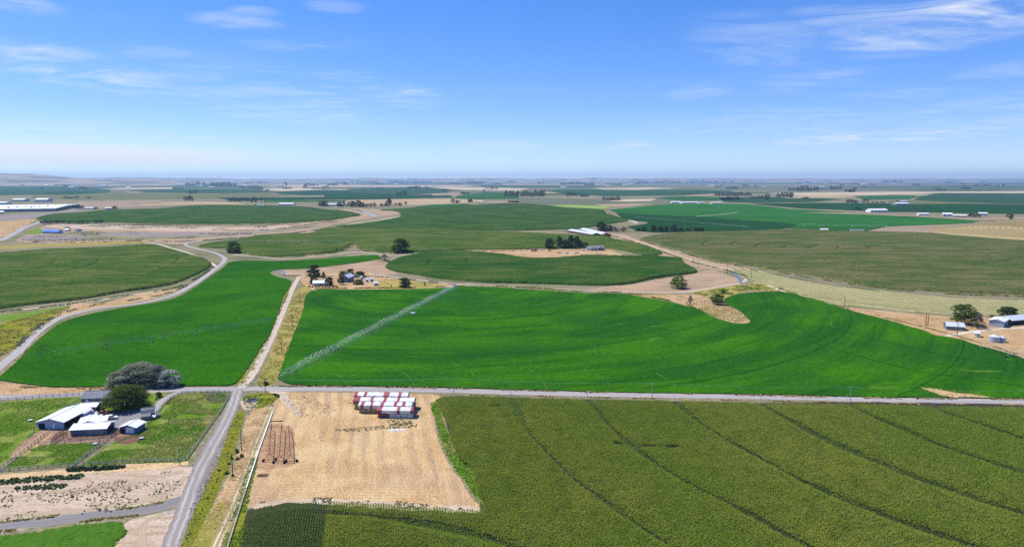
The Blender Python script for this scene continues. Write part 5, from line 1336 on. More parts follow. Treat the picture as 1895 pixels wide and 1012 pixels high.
ORD = ['first', 'second', 'third', 'fourth', 'fifth', 'sixth', 'seventh', 'eighth', 'ninth', 'tenth', 'eleventh', 'twelfth', 'thirteenth', 'fourteenth', 'fifteenth', 'sixteenth']
def clump(x0, x1, ytop, ybase, n, kinds, label, group=None, name='tree', seed=0, cat='tree'):
    r = random.Random(seed + int(x0 * 7))
    n = max(1, n)
    wpx = (x1 - x0) / n * 1.25
    for i in range(n):
        x = x0 + (x1 - x0) * (i + 0.5) / n + r.uniform(-0.2, 0.2) * wpx
        h = (ybase - ytop) * (r.uniform(0.7, 1.05) if n > 1 else 1.0)
        lab = label if n == 1 else (label + ', ' + ORD[i] + ' from the left' if i else label + ', leftmost one')
        tree(x, ybase + r.uniform(-0.4, 0.4) * (n > 1), wpx * r.uniform(0.85, 1.2), h, r.choice(kinds), lab, name, group or ('trees: ' + label) if n > 1 else None, cat=cat)

FR = ['far_round', 'far_dome']
CLUMPS = [
    (1102, 1118, 410, 428, 1, ['mid_dark_round'], 'dark tree right of the long metal roofs'), (1117, 1136, 414, 428, 2, ['mid_dark_dome'], 'dark tree in the pair behind the brown gabled shed'),
    (1130, 1160, 416, 429, 2, ['mid_grey'], 'greyish tree right of the brown gabled shed'), (1177, 1196, 419, 428, 2, ['mid_dark_dome'], 'low dark tree left in the far right hedgerow'),
    (1205, 1250, 416, 429, 4, ['mid_dark_dome', 'mid_dark_round'], 'dark tree in the middle of the right hedgerow'), (1250, 1262, 421, 428, 1, ['mid_dark_dome'], 'single low tree beside the hedgerow end'),
    (1269, 1300, 420, 428, 3, ['mid_dark_dome'], 'low dark tree at the right end of the hedgerow'),
    (136, 157, 378, 387, 3, FR, 'dark tree beside the white warehouse'), (174, 181, 383, 388, 1, FR, 'dark tree right of the warehouse trees'), (205, 214, 381, 388, 1, FR, 'dark round tree at upper left corn edge'),
    (338, 355, 362, 372, 2, FR, 'dark tree alone on the olive pasture'), (348, 366, 351, 358, 3, FR, 'dark tree by far pale shed left'),
    (424, 462, 365, 373, 6, FR, 'dark tree in the row left of the poplars'), (467, 477, 365, 375, 1, FR, 'large dark poplar group by far pond'), (480, 484, 367, 375, 1, ['far_poplar'], 'slim poplar by the far pond'), (488, 492, 370, 376, 1, ['far_poplar'], 'short slim poplar by the far pond'),
    (590, 604, 371, 382, 1, ['mid_dark_round'], 'dark tree left of the long white roof'), (622, 676, 371, 383, 6, ['mid_dark_dome', 'mid_dark_round', 'mid_grey'], 'dark tree in the row along the long white roof'),
    (677, 696, 375, 383, 3, FR, 'low dark tree left of the conical tree'), (716, 730, 366, 382, 1, ['mid_cone'], 'tall dark conical tree at the canal bend'), (703, 716, 376, 382, 2, FR, 'low tree just left of the conical tree'), (730, 744, 375, 381, 3, FR, 'low tree just right of the conical tree'), (749, 754, 373, 379, 1, FR, 'small lone tree right of the conical tree'),
    (835, 850, 368, 376, 2, FR, 'dark tree at the far farm left of white shed'), (865, 876, 368, 375, 2, FR, 'dark tree beside the far white shed'), (733, 754, 353, 361, 4, FR, 'dark tree in the far clump behind conical tree'),
    (852, 868, 355, 360, 3, FR, 'small far tree left of the long tree belt'), (892, 896, 351, 358, 1, ['far_poplar'], 'slim far poplar left of the long tree belt'),
    (935, 1010, 352, 364, 14, FR, 'dark tree in the long far tree belt'), (1046, 1066, 355, 363, 3, FR, 'dark tree in the far clump right of the belt'), (1072, 1090, 359, 364, 3, FR, 'low far tree between the two far clumps'), (1114, 1147, 363, 371, 5, FR, 'brownish dark tree at the far sand patch'),
    (1322, 1391, 356, 363, 14, FR, 'dark tree in the far straight windbreak'), (1346, 1368, 363, 368, 4, FR, 'low tree below the far windbreak'), (1389, 1414, 362, 368, 4, FR, 'low tree right of the far windbreak'), (1416, 1426, 359, 370, 1, FR, 'dark tall tree right of the far windbreak'),
    (1436, 1470, 356, 366, 5, FR, 'dark tree in the compact clump right of the windbreak'), (1482, 1498, 364, 368, 3, FR, 'low far tree at the end of tan strip'), (1567, 1585, 368, 376, 3, FR, 'dark tree of the far right farm clump'), (1581, 1592, 382, 390, 1, FR, 'lone grey green tree left of the white barn'),
    (1595, 1609, 368, 376, 3, ['far_poplar'], 'slim poplar in the far right trio'), (1612, 1638, 372, 376, 5, ['far_shrub'], 'low shrub in the row right of the poplars'), (1794, 1812, 393, 402, 2, FR, 'dark tree in the far right farmyard'), (1866, 1876, 395, 406, 1, FR, 'lone tree at the far right edge of the dry field'),
    (70, 190, 407, 412.5, 16, ['far_shrub', 'far_dome'], 'dark shrub in the row below the upper left corn'), (120, 145, 363, 367, 3, FR, 'small dark tree beyond the warehouse'), (160, 168, 364, 367, 1, FR, 'tiny dark tree right beyond the warehouse'),
    (172, 190, 337.5, 342, 4, FR, 'small dark tree under the left hills'), (117, 131, 342, 346.5, 4, FR, 'small dark tree on far blue green field'), (246, 250, 339, 343, 1, FR, 'lone dot of a tree below the hill tail'),
    (345, 380, 337, 344, 5, FR, 'tree in the left of two far village clumps'), (390, 436, 337, 346, 9, FR, 'tree in the right of two far village clumps'), (448, 456, 344, 349, 1, FR, 'small pointed far tree by pale stubble'), (459, 474, 345, 349.5, 3, FR, 'small tree beside far pale stubble'), (476, 486, 345, 353, 2, FR, 'dark tree by far stubble farm'), (493, 500, 350, 354, 1, FR, 'grey far tree right of stubble farm'),
    (526, 531, 338, 348, 1, ['far_poplar'], 'slim tall tree on the far stubble'), (560, 567, 341, 349, 1, FR, 'round tree at the end of far stubble'), (566, 590, 340, 344, 5, FR, 'tree in far row right of the stubble'), (605, 625, 339, 343.5, 4, FR, 'tree in small far row left of centre'), (634, 645, 337, 342.5, 3, FR, 'dark tree clump on left central horizon'),
    (704, 712, 346, 350, 2, FR, 'small far tree on teal field'), (754, 780, 344, 350, 5, FR, 'tree in far central clump on the teal field'), (786, 794, 345, 349, 2, FR, 'small tree beside far central clump'), (818, 826, 349, 353, 2, FR, 'small tree pair on pale central strip'), (910, 920, 346, 350.5, 2, FR, 'tree pair on the far brown strip'),
    (994, 1006, 336, 340.5, 3, FR, 'tree in tiny far clump right of centre'), (1036, 1100, 337, 342, 9, FR, 'tree in the hazy row right of centre'), (1125, 1150, 339, 343, 4, FR, 'tree in hazy clump over teal field'), (1180, 1260, 334.5, 338, 12, FR, 'tree in the hazy horizon row at right of centre'),
    (1343, 1365, 345, 350, 4, FR, 'tree in far clump above the windbreak'), (1376, 1386, 341, 346, 2, FR, 'tree beside far pale stubble, right'), (1395, 1399, 342, 347, 1, ['far_poplar'], 'slim far tree above the windbreak'), (1459, 1516, 346, 354, 9, FR, 'tree in far farm clump on the right'), (1535, 1556, 345, 351, 4, FR, 'tree in far clump right of the farm'), (1564, 1582, 350, 356, 4, FR, 'tree in dark far clump on pale strip'), (1580, 1586, 347, 352, 1, FR, 'lone tree on the right pale strip'),
    (1462, 1510, 334, 337.5, 8, FR, 'tree in right hazy horizon row'), (1632, 1672, 333.5, 338, 8, FR, 'tree in dark horizon row at far right'), (1688, 1702, 339, 344, 3, FR, 'tree in far right clump over pink field'), (1735, 1748, 349, 353, 3, FR, 'low tree by far right white sheds'), (1780, 1796, 346, 351, 4, FR, 'tree in dark clump at far right'), (1845, 1860, 341, 345, 3, FR, 'tree in small clump near the right edge'),
    (650, 700, 334, 338, 8, FR, 'tree in the hazy horizon row left of centre'), (720, 800, 334.5, 338.5, 10, FR, 'tree in the hazy central horizon row'), (830, 900, 337, 341, 7, FR, 'tree in hazy scatter above central stubble'), (1280, 1330, 334, 338, 7, FR, 'tree in hazy row above the right sheds'), (1380, 1420, 334, 337.5, 6, FR, 'tree in hazy row near the right towers'),
]
FARTREES = []
for c in CLUMPS:
    if c[3] < 339.5 or (c[3] < 345 and c[4] > 2):
        FARTREES.append(c)                  # too far off to pick apart
    else:
        clump(*c)

rt = random.Random(404)
spots = []
for (x0_, x1_, yt, yb, n, kinds, lab) in FARTREES:
    for i in range(n):
        spots.append((x0_ + (x1_ - x0_) * (i + rt.uniform(0.2, 0.8)) / n, yb, (x1_ - x0_) / n * 1.25 * rt.uniform(0.8, 1.2), (yb - yt) * rt.uniform(0.7, 1.0), rt.choice(kinds)))
for k in range(110):
    px = rt.uniform(-30, 1920); py = rt.choice([334.4, 335, 335.8, 336.8, 338, 339.5, 341.5, 344, 347, 350])
    n = rt.randint(2, 7); wpx = rt.uniform(2.4, 5.0)
    for i in range(n):
        spots.append((px + i * wpx * 0.8, py, wpx, rt.uniform(1.6, 3.8), rt.choice(['far_round', 'far_dome', 'far_shrub'])))
Vs, Fs, base = [], [], 0
cache = {}
for (px, py, wpx, hpx, kind) in spots:
    if kind not in cache:
        me = PROTO[kind][0]
        co = np.empty(len(me.vertices) * 3, np.float32); me.vertices.foreach_get('co', co)
        cache[kind] = co.reshape(-1, 3)
    co = cache[kind]
    p = P(px, py); s_ = scale_at(px, py)
    a = rt.uniform(0, 6.28); c_, s2 = math.cos(a), math.sin(a)
    v = co * np.array([wpx / s_, wpx / s_, hpx / s_])
    Vs.append(np.stack([v[:, 0] * c_ - v[:, 1] * s2 + p.x, v[:, 0] * s2 + v[:, 1] * c_ + p.y, v[:, 2]], 1))
    Fs.append(np.arange(len(co)).reshape(-1, 4) + base); base += len(co)
tag(link('far_trees', np_mesh('far_trees', np.concatenate(Vs), np.concatenate(Fs)), None, [M['leaf_dark']]), 'hazy rows and scatters of trees just below the horizon', 'trees', None, 'stuff')
# ------------------------------------------------------------------ buildings
def paint(name, c, rough=0.6, spec=0.3, metal=0.0, vary=0.07, ribs=0.0):
    t = NT(name, rough, spec)
    t.bsdf.inputs['Metallic'].default_value = metal
    o = t.obj()
    f = t.noise(o, 0.5, 6, 0.7)
    col = t.ramp(f, [(0.28, tuple(x * (1 - 2 * vary) for x in c)), (0.7, tuple(min(1, x * (1 + vary)) for x in c))])
    st = t.noise(t.mapping(o, (2.0, 2.0, 0.15)), 1.0, 4, 0.7)
    col = t.mix(t.math('MULTIPLY', t.range(st, 0.5, 0.75), 0.25), col, t.mix(1.0, col, (0.7, 0.66, 0.6), 'MULTIPLY'))
    if ribs:
        t.bump(t.wave(o, ribs, 0.0, 1.0, 'X'), 0.25, 0.05)
    return t.done(col)

M['roof_white'] = paint('white_metal_roof', (0.72, 0.72, 0.70), 0.5, 0.3, 0.0, 0.07, 1.2)
M['roof_metal'] = paint('galvanised_roof', (0.62, 0.65, 0.67), 0.45, 0.4, 0.2, 0.08, 1.2)
M['roof_grey'] = paint('grey_shingle_roof', (0.20, 0.205, 0.225), 0.9, 0.1, 0.0, 0.12)
M['roof_blue'] = paint('blue_metal_roof', (0.02, 0.16, 0.60), 0.6, 0.15, 0.0, 0.06, 1.2)
M['roof_red'] = paint('dull_red_roof', (0.24, 0.10, 0.09), 0.7, 0.2, 0.0, 0.1)
M['wall_blue'] = paint('pale_blue_siding', (0.34, 0.43, 0.60), 0.7, 0.2, 0.0, 0.06)
M['wall_slate'] = paint('slate_blue_siding', (0.13, 0.155, 0.22), 0.7, 0.2, 0.0, 0.08)
M['wall_grey'] = paint('grey_siding', (0.24, 0.25, 0.27), 0.7, 0.2, 0.0, 0.08)
M['wall_white'] = paint('white_siding', (0.74, 0.74, 0.72), 0.7, 0.2, 0.0, 0.05)
M['wall_steel'] = paint('bluish_steel_siding', (0.36, 0.42, 0.52), 0.5, 0.35, 0.1, 0.07)
M['wall_brown'] = paint('brown_boards', (0.16, 0.10, 0.07), 0.85, 0.1, 0.0, 0.2)
M['trim'] = paint('white_trim', (0.78, 0.78, 0.76), 0.6, 0.2, 0.0, 0.03)
M['dark'] = paint('dark_opening', (0.025, 0.025, 0.028), 0.9, 0.05, 0.0, 0.1)
M['wood'] = paint('weathered_wood', (0.36, 0.325, 0.285), 0.9, 0.1, 0.0, 0.2)
M['darkwood'] = paint('dark_pole_wood', (0.085, 0.065, 0.05), 0.9, 0.1, 0.0, 0.2)
M['palepole'] = paint('pale_pole', (0.42, 0.40, 0.37), 0.8, 0.1, 0.0, 0.1)
M['rustpipe'] = paint('rusty_pipe', (0.16, 0.075, 0.055), 0.8, 0.2, 0.2, 0.2)
M['zinc'] = paint('galvanised_steel', (0.52, 0.55, 0.55), 0.4, 0.4, 0.5, 0.1)
M['zinc_dull'] = paint('dull_galvanised', (0.34, 0.40, 0.36), 0.6, 0.2, 0.2, 0.1)
M['steel_dark'] = paint('dark_steel', (0.085, 0.065, 0.06), 0.7, 0.2, 0.2, 0.2)
M['rubber'] = paint('black_rubber', (0.02, 0.02, 0.02), 0.9, 0.1)
t = NT('window_glass', 0.12, 0.6); M['glass'] = t.done((0.03, 0.045, 0.06))

def gable_parts(root, L, W, wall_h, rise, wall, roof, over=0.5, ends=None, thick=0.14, gambrel=False, walls=True):
    """ridge along local x; origin in the middle of the footprint"""
    hl, hw = L / 2, W / 2
    if walls:
        prof = [(-hw, 0), (hw, 0), (hw, wall_h), (0, wall_h + rise * 0.97), (-hw, wall_h)]
        if gambrel:
            prof = [(-hw, 0), (hw, 0), (hw, wall_h), (hw * 0.55, wall_h + rise * 0.66), (0, wall_h + rise * 0.97), (-hw * 0.55, wall_h + rise * 0.66), (-hw, wall_h)]
        MB().prism(prof, -hl, hl).build('wall', wall, root)
    slope = rise / hw
    for sgn in (-1, 1):
        e = hw + over
        ze = wall_h - slope * over + 0.05
        zr = wall_h + rise + 0.05
        if gambrel:
            prof = [(0, zr), (sgn * hw * 0.58, wall_h + rise * 0.68 + 0.05), (sgn * e, wall_h - 0.1), (sgn * e, wall_h - 0.1 + thick), (sgn * hw * 0.6, wall_h + rise * 0.68 + 0.05 + thick), (0, zr + thick)]
        else:
            prof = [(sgn * 0.006, zr), (sgn * e, ze), (sgn * e, ze + thick), (sgn * 0.006, zr + thick)]
        MB().prism(prof, -hl - over, hl + over).build('roof_panel', roof, root)
    MB().box(-hl - over - 0.02, hl + over + 0.02, -0.16, 0.16, wall_h + rise + 0.1 + thick * 0.7, wall_h + rise + 0.16 + thick).build('ridge_cap', roof, root)

def opening(root, name, side, u, z0, w, h, L, W, mat, proud=0.05, frame=None, pane=None):
    """a door or window on side -y, +y, -x or +x; u is the position along that wall"""
    m = MB()
    def put(mb, w_, h_, pr, zz):
        if side == '-y': mb.box(u - w_ / 2, u + w_ / 2, -W / 2 - pr, -W / 2 + 0.02, zz, zz + h_)
        elif side == '+y': mb.box(u - w_ / 2, u + w_ / 2, W / 2 - 0.02, W / 2 + pr, zz, zz + h_)
        elif side == '-x': mb.box(-L / 2 - pr, -L / 2 + 0.02, u - w_ / 2, u + w_ / 2, zz, zz + h_)
        else: mb.box(L / 2 - 0.02, L / 2 + pr, u - w_ / 2, u + w_ / 2, zz, zz + h_)
        return mb
    put(m, w, h, proud, z0)
    o = m.build(name, mat, root)
    if pane:
        put(MB(), w - 0.24, h - 0.24, proud + 0.03, z0 + 0.12).build('pane', pane, o)
    return o

def building(name, label, a, b, W, wall_h, rise, wall, roof, cat='building', side=1, group=None, over=0.5, base_world=None, **kw):
    """a, b: photo coordinates of the two ground corners of one long wall; the body lies beyond it (side=1) or before it (-1)"""
    A, B = (P(*a), P(*b)) if base_world is None else base_world
    d = B - A
    L = d.length
    rz = math.atan2(d.y, d.x)
    n = Vector((-d.y, d.x, 0)).normalized() * side
    c = (A + B) / 2 + n * W / 2
    root = empty(name, c, rz)
    tag(root, label, cat, group)
    gable_parts(root, L, W, wall_h, rise, wall, roof, over, **kw)
    return root, L, W

def windows(root, side, us, z, w, h, L, W, frame=None):
    for u in us:
        opening(root, 'window', side, u, z, w, h, L, W, frame or M['trim'], 0.05, pane=M['glass'])

# --- farmstead at the left
r, L, W = building('farmhouse', 'long low house with grey shingle roof and slate blue walls by the road', (151, 747.5), (222, 745.5), 9.0, 2.7, 1.9, M['wall_slate'], M['roof_grey'], 'house')
windows(r, '-y', [-3.2, 1.2, 5.0], 1.0, 1.5, 1.2, L, W)
opening(r, 'door', '-y', -5.8, 0.02, 1.0, 2.05, L, W, M['trim'])
MB().box(-L / 2 - 0.8, L / 2 - 6.5, -W / 2 - 3.4, -W / 2 - 0.06, 0.55, 0.72).build('deck', M['wood'], r)
dk = MB()
MB().box(-L / 2 - 0.8, L / 2 - 6.5, -W / 2 - 3.52, -W / 2 - 3.42, 0.0, 1.55).build('deck_screen', M['trim'], r)
for i in range(5):
    x = -L / 2 - 0.7 + i * (L - 6) / 4
    MB().box(x - 0.08, x + 0.08, -W / 2 - 3.62, -W / 2 - 3.525, 0, 1.65).build('post', M['wood'], r)
MB().box(-L / 2 + 1.0, -L / 2 + 1.7, 0.5, 1.2, 3.4, 5.2).build('chimney', M['wall_brown'], r)

# blue barn: open machine bay along its right side
r, L, W = building('barn', 'white roofed pale blue barn with open bay, leftmost of the sheds', (118.5, 793.5), (166, 768), 10.5, 3.0, 1.35, M['wall_blue'], M['roof_white'], 'barn', over=0.7)
opening(r, 'bay_opening', '-y', -L * 0.17, 0.03, L * 0.60, 2.55, L, W, M['dark'], 0.04)
for k in range(6):
    x = -L / 2 + 0.35 + k * L * 0.118
    MB().box(x - 0.1, x + 0.1, -W / 2 - 0.30, -W / 2 - 0.1, 0, 2.9).build('post', M['darkwood'], r)
MB().box(L * 0.15, L / 2 - 0.03, -W / 2 - 1.3, -W / 2 - 0.06, 0, 2.62).build('side_room', M['wall_blue'], r)
MB().prism([(-W / 2 - 1.6, 2.62), (-W / 2 - 0.75, 2.88), (-W / 2 - 0.75, 2.98), (-W / 2 - 1.6, 2.72)], L * 0.14, L / 2 + 0.2).build('side_roof', M['roof_white'], r)
opening(r, 'stall_opening', '-x', W * 0.36, 0.03, W * 0.24, 2.3, L, W, M['dark'], 0.04)
opening(r, 'door', '-x', -W * 0.10, 0.03, 1.0, 2.0, L, W, M['trim'], 0.05)
MB().box(-L / 2 + 2, -L / 2 + 9, W / 2 + 0.05, W / 2 + 2.4, 0, 2.2).build('lean_to', M['wall_blue'], r)
r, L, W = building('carport', 'small white roofed carport behind the blue barn', (146, 764), (178, 762.5), 6.0, 2.5, 0.7, M['wall_blue'], M['roof_white'], 'carport')
opening(r, 'bay_opening', '+x', 0, 0.03, W * 0.8, 2.1, L, W, M['dark'])
opening(r, 'bay_opening', '-y', L * 0.2, 0.03, L * 0.5, 2.0, L, W, M['dark'])
r, L, W = building('shed', 'long white roofed shed with slate blue front and stalls, nearest the corral', (131, 806.5), (197, 803.5), 7.6, 2.5, 1.0, M['wall_slate'], M['roof_white'], 'shed')
for u in (L * 0.02, L * 0.2, L * 0.36):
    opening(r, 'stall_door', '-y', u, 0.03, 2.2, 2.0, L, W, M['wall_grey'], 0.05)
opening(r, 'bay_opening', '+x', 0, 0.03, 4.5, 2.1, L, W, M['dark'])
r, L, W = building('shed', 'white roofed shed with three roof panels just behind the long shed', (146, 795), (152, 784), 6.6, 2.4, 0.8, M['wall_grey'], M['roof_white'], 'shed', side=-1)
opening(r, 'bay_opening', '-x', 0, 0.03, 5.5, 2.0, L, W, M['dark'])
MB().box(-L / 2, L / 2, -W / 2 - 3.4, -W / 2 - 0.6, 2.25, 2.4).build('lean_to_roof', M['roof_white'], r)
for x in (-L / 2 + 0.3, L / 2 - 0.3):
    MB().box(x - 0.08, x + 0.08, -W / 2 - 3.3, -W / 2 - 3.1, 0, 2.25).build('post', M['darkwood'], r)
r, L, W = building('shed', 'small white roofed shed with dark blue side wall, right of the corral', (252, 802), (269, 791.5), 6.6, 2.5, 0.95, M['wall_slate'], M['roof_white'], 'shed')
opening(r, 'gable_face', '-x', -0.8, 0.02, 3.4, 2.42, L, W, M['wall_white'], 0.05)
opening(r, 'stall_opening', '-x', 2.1, 0.02, 1.9, 2.1, L, W, M['dark'], 0.06)
r, L, W = building('gambrel_barn', 'small grey gambrel barn right of the farmyard', (262, 775.5), (285.5, 772.5), 4.6, 2.2, 1.7, M['wall_grey'], M['roof_grey'], 'barn', gambrel=True, over=0.25)
opening(r, 'door', '+x', 0, 0.03, 1.8, 2.0, L, W, M['wall_slate'])
MB().prism([(-W / 2 - 2.6, 1.7), (-W / 2 - 0.3, 2.25), (-W / 2 - 0.3, 2.35), (-W / 2 - 2.6, 1.8)], -L / 2, L / 2 - 1.2).build('lean_to_roof', M['roof_grey'], r)
MB().box(-L / 2 + 0.2, L / 2 - 1.4, -W / 2 - 2.4, -W / 2 - 0.06, 0, 1.68).build('lean_to', M['wall_slate'], r)
for i in range(4):
    x = -L / 2 + 0.3 + i * 1.3
    MB().box(x - 0.5, x + 0.5, -W / 2 - 2.45, -W / 2 - 2.38, 0.35, 1.5).build('stall_door', M['wall_grey'], r)

# --- homestead in the middle distance
r, L, W = building('house', 'low white roofed house with porch among dark trees', (579, 528.5), (601, 528), 9.0, 3.0, 1.3, M['wall_white'], M['roof_white'], 'house')
windows(r, '-y', [-L * 0.3, 0, L * 0.3], 0.9, 1.6, 1.4, L, W, M['wall_grey'])
opening(r, 'door', '-y', L * 0.15, 0.02, 1.0, 2.1, L, W, M['wall_slate'])
MB().prism([(-W / 2 - 2.6, 2.4), (-W / 2 - 0.55, 2.8), (-W / 2 - 0.55, 2.92), (-W / 2 - 2.6, 2.52)], -L / 2, L / 2).build('porch_roof', M['roof_white'], r)
r, L, W = building('house', 'tall grey gabled house with pale front among the homestead trees', (644.5, 522.5), (655.5, 518.5), 8.0, 4.6, 2.6, M['wall_slate'], M['roof_metal'], 'house')
windows(r, '-y', [-2, 1.5], 2.8, 1.2, 1.4, L, W)
windows(r, '-y', [-2, 1.5], 0.8, 1.2, 1.4, L, W)
windows(r, '-x', [-1.5, 1.5], 1.0, 1.2, 1.4, L, W)
for (a, b, w_, lab, wl_, rf) in [((685, 521), (691, 520.5), 5, 'small pale gabled shed in the homestead junk yard', 'wall_white', 'roof_metal'), ((692, 528.5), (700, 528), 5, 'low white shed at the front of the junk yard', 'wall_white', 'roof_white'),
                                 ((677, 522), (682, 521.5), 4, 'tiny white shed left of the junk yard', 'wall_white', 'roof_white'), ((640, 515), (644, 514), 4, 'tiny white shed behind the grey gabled house', 'wall_white', 'roof_white'), ((668, 517), (672, 516.5), 4, 'tiny pale shed right of the grey gabled house', 'wall_white', 'roof_metal')]:
    r, L, W = building('shed', lab, a, b, w_, 2.4, 0.9, M[wl_], M[rf], 'shed', over=0.25)
    opening(r, 'door', '-y', 0, 0.02, 1.2, 1.9, L, W, M['dark'])

# --- new house at the building site
r, L, W = building('house', 'new house with dark grey hipped gables and white walls at the building site', (1089, 463.5), (1118, 463), 13.0, 3.2, 2.8, M['wall_grey'], M['roof_grey'], 'house')
for (u, w_) in ((-L * 0.28, 7.0), (L * 0.22, 8.0)):
    MB().add([(u - w_ / 2, -W / 2 - 3, 0), (u + w_ / 2, -W / 2 - 3, 0), (u + w_ / 2, -W / 2 - 3, 3.0), (u, -W / 2 - 3, 5.0), (u - w_ / 2, -W / 2 - 3, 3.0),
              (u - w_ / 2, -W / 2 - .1, 0), (u + w_ / 2, -W / 2 - .1, 0), (u + w_ / 2, -W / 2 - .1, 3.0), (u, -W / 2 - .1, 5.0), (u - w_ / 2, -W / 2 - .1, 3.0)],
             [(0, 1, 2, 3, 4), (5, 9, 8, 7, 6), (0, 5, 6, 1), (1, 6, 7, 2), (2, 7, 8, 3), (3, 8, 9, 4), (4, 9, 5, 0)]).build('front_gable', M['wall_white'] if u < 0 else M['wall_grey'], r)
    for sgn in (-1, 1):
        MB().add([(u, -W / 2 - 3.5, 5.1), (u + sgn * (w_ / 2 + 0.6), -W / 2 - 3.5, 2.7), (u + sgn * (w_ / 2 + 0.6), -0.5, 2.7), (u, -0.5, 5.1), (u, -W / 2 - 3.5, 5.3), (u + sgn * (w_ / 2 + 0.6), -W / 2 - 3.5, 2.9), (u + sgn * (w_ / 2 + 0.6), -0.5, 2.9), (u, -0.5, 5.3)],
                 [(0, 1, 2, 3), (7, 6, 5, 4), (0, 4, 5, 1), (1, 5, 6, 2), (2, 6, 7, 3), (3, 7, 4, 0)]).build('roof_panel', M['roof_grey'], r)
    MB().box(u - 2.2, u + 2.2, -W / 2 - 3.06, -W / 2 - 2.98, 0.3, 2.5).build('window', M['glass'], r)
# --- long metal roofed sheds behind the corn
r, L, W = building('shed', 'long galvanised open shed, left of the two behind the corn', (1068, 438.5), (1098, 437), 16, 4.0, 2.2, M['wall_brown'], M['roof_metal'], 'shed', base_world=(P(1096, 438), P(1050, 430)), side=-1)
opening(r, 'gable_opening', '-x', 0, 0.05, 9, 3.6, L, W, M['dark'])
r, L, W = building('shed', 'long galvanised open shed, right of the two behind the corn', (0, 0), (0, 0), 18, 4.2, 2.4, M['wall_brown'], M['roof_metal'], 'shed', base_world=(P(1112, 438), P(1072, 428)), side=-1)
opening(r, 'gable_opening', '-x', 0, 0.05, 10, 3.8, L, W, M['dark'])
r, L, W = building('shed', 'small dark brown gabled shed beside the long galvanised sheds', (1114, 439), (1126, 439.5), 12, 3.2, 3.0, M['wall_brown'], M['roof_red'], 'shed', base_world=(P(1127, 439), P(1122, 434)), side=1)
opening(r, 'gable_opening', '-x', 0, 0.05, 6, 2.8, L, W, M['dark'])

# --- farmstead at the right edge
r, L, W = building('shed', 'white roofed open fronted shed left of the broad tree', (1753, 609), (1778, 613), 8.5, 2.6, 2.0, M['wall_slate'], M['roof_metal'], 'shed', base_world=(P(1752, 610), P(1785, 612)))
opening(r, 'gable_opening', '+x', 0, 0.05, 5.5, 2.4, L, W, M['dark'])
opening(r, 'bay_opening', '-y', 0, 0.05, L * 0.8, 1.8, L, W, M['wall_grey'])
r, L, W = building('shed', 'small white box shed below the broad tree', (1803, 623.5), (1813, 624.5), 5.0, 2.6, 0.5, M['wall_white'], M['roof_white'], 'shed', over=0.2)
opening(r, 'door', '-y', 0.8, 0.02, 0.9, 1.9, L, W, M['wall_grey'])
r, L, W = building('shed', 'bluish steel shed with pale roof before the long barn', (1834, 602), (1858, 606), 8.5, 4.2, 1.0, M['wall_steel'], M['roof_white'], 'shed', base_world=(P(1857, 606.5), P(1866, 601)), side=1)
opening(r, 'door', '-y', -1.0, 0.02, 2.6, 2.8, L, W, M['dark'])
r, L, W = building('barn', 'long open fronted barn with pale metal roof cut by the right edge', (1872, 602), (1990, 592), 12.0, 3.4, 2.0, M['wall_brown'], M['roof_metal'], 'barn')
for k in range(6):
    opening(r, 'bay_opening', '-y', -L / 2 + (k + 0.5) * L / 6, 0.05, L / 6 - 0.7, 2.7, L, W, M['dark'])
def tank(px, py, rad, h, label):
    root = empty('grain_tank', P(px, py)); tag(root, label, 'tank')
    MB().cyl((0, 0, 0), rad, h, 28).build('shell', M['wall_steel'], root)
    MB().tube([(0, 0, h), (0, 0, h + rad * 0.38)], rad + 0.12, 28, 0.25).build('cone_roof', M['roof_metal'], root)
    for k in range(3):
        z = h * (k + 1) / 4
        MB().tube([(0, 0, z), (0, 0, z + 0.08)], rad + 0.05, 28).build('hoop', M['zinc'], root)
    MB().box(-0.25, 0.25, -rad - 0.2, -rad - 0.08, 0.1, h).build('ladder', M['zinc'], root)
tank(1840, 632, 3.0, 3.4, 'larger round galvanised tank at right')
tank(1854, 632.5, 2.0, 2.9, 'smaller round galvanised tank beside the larger one')

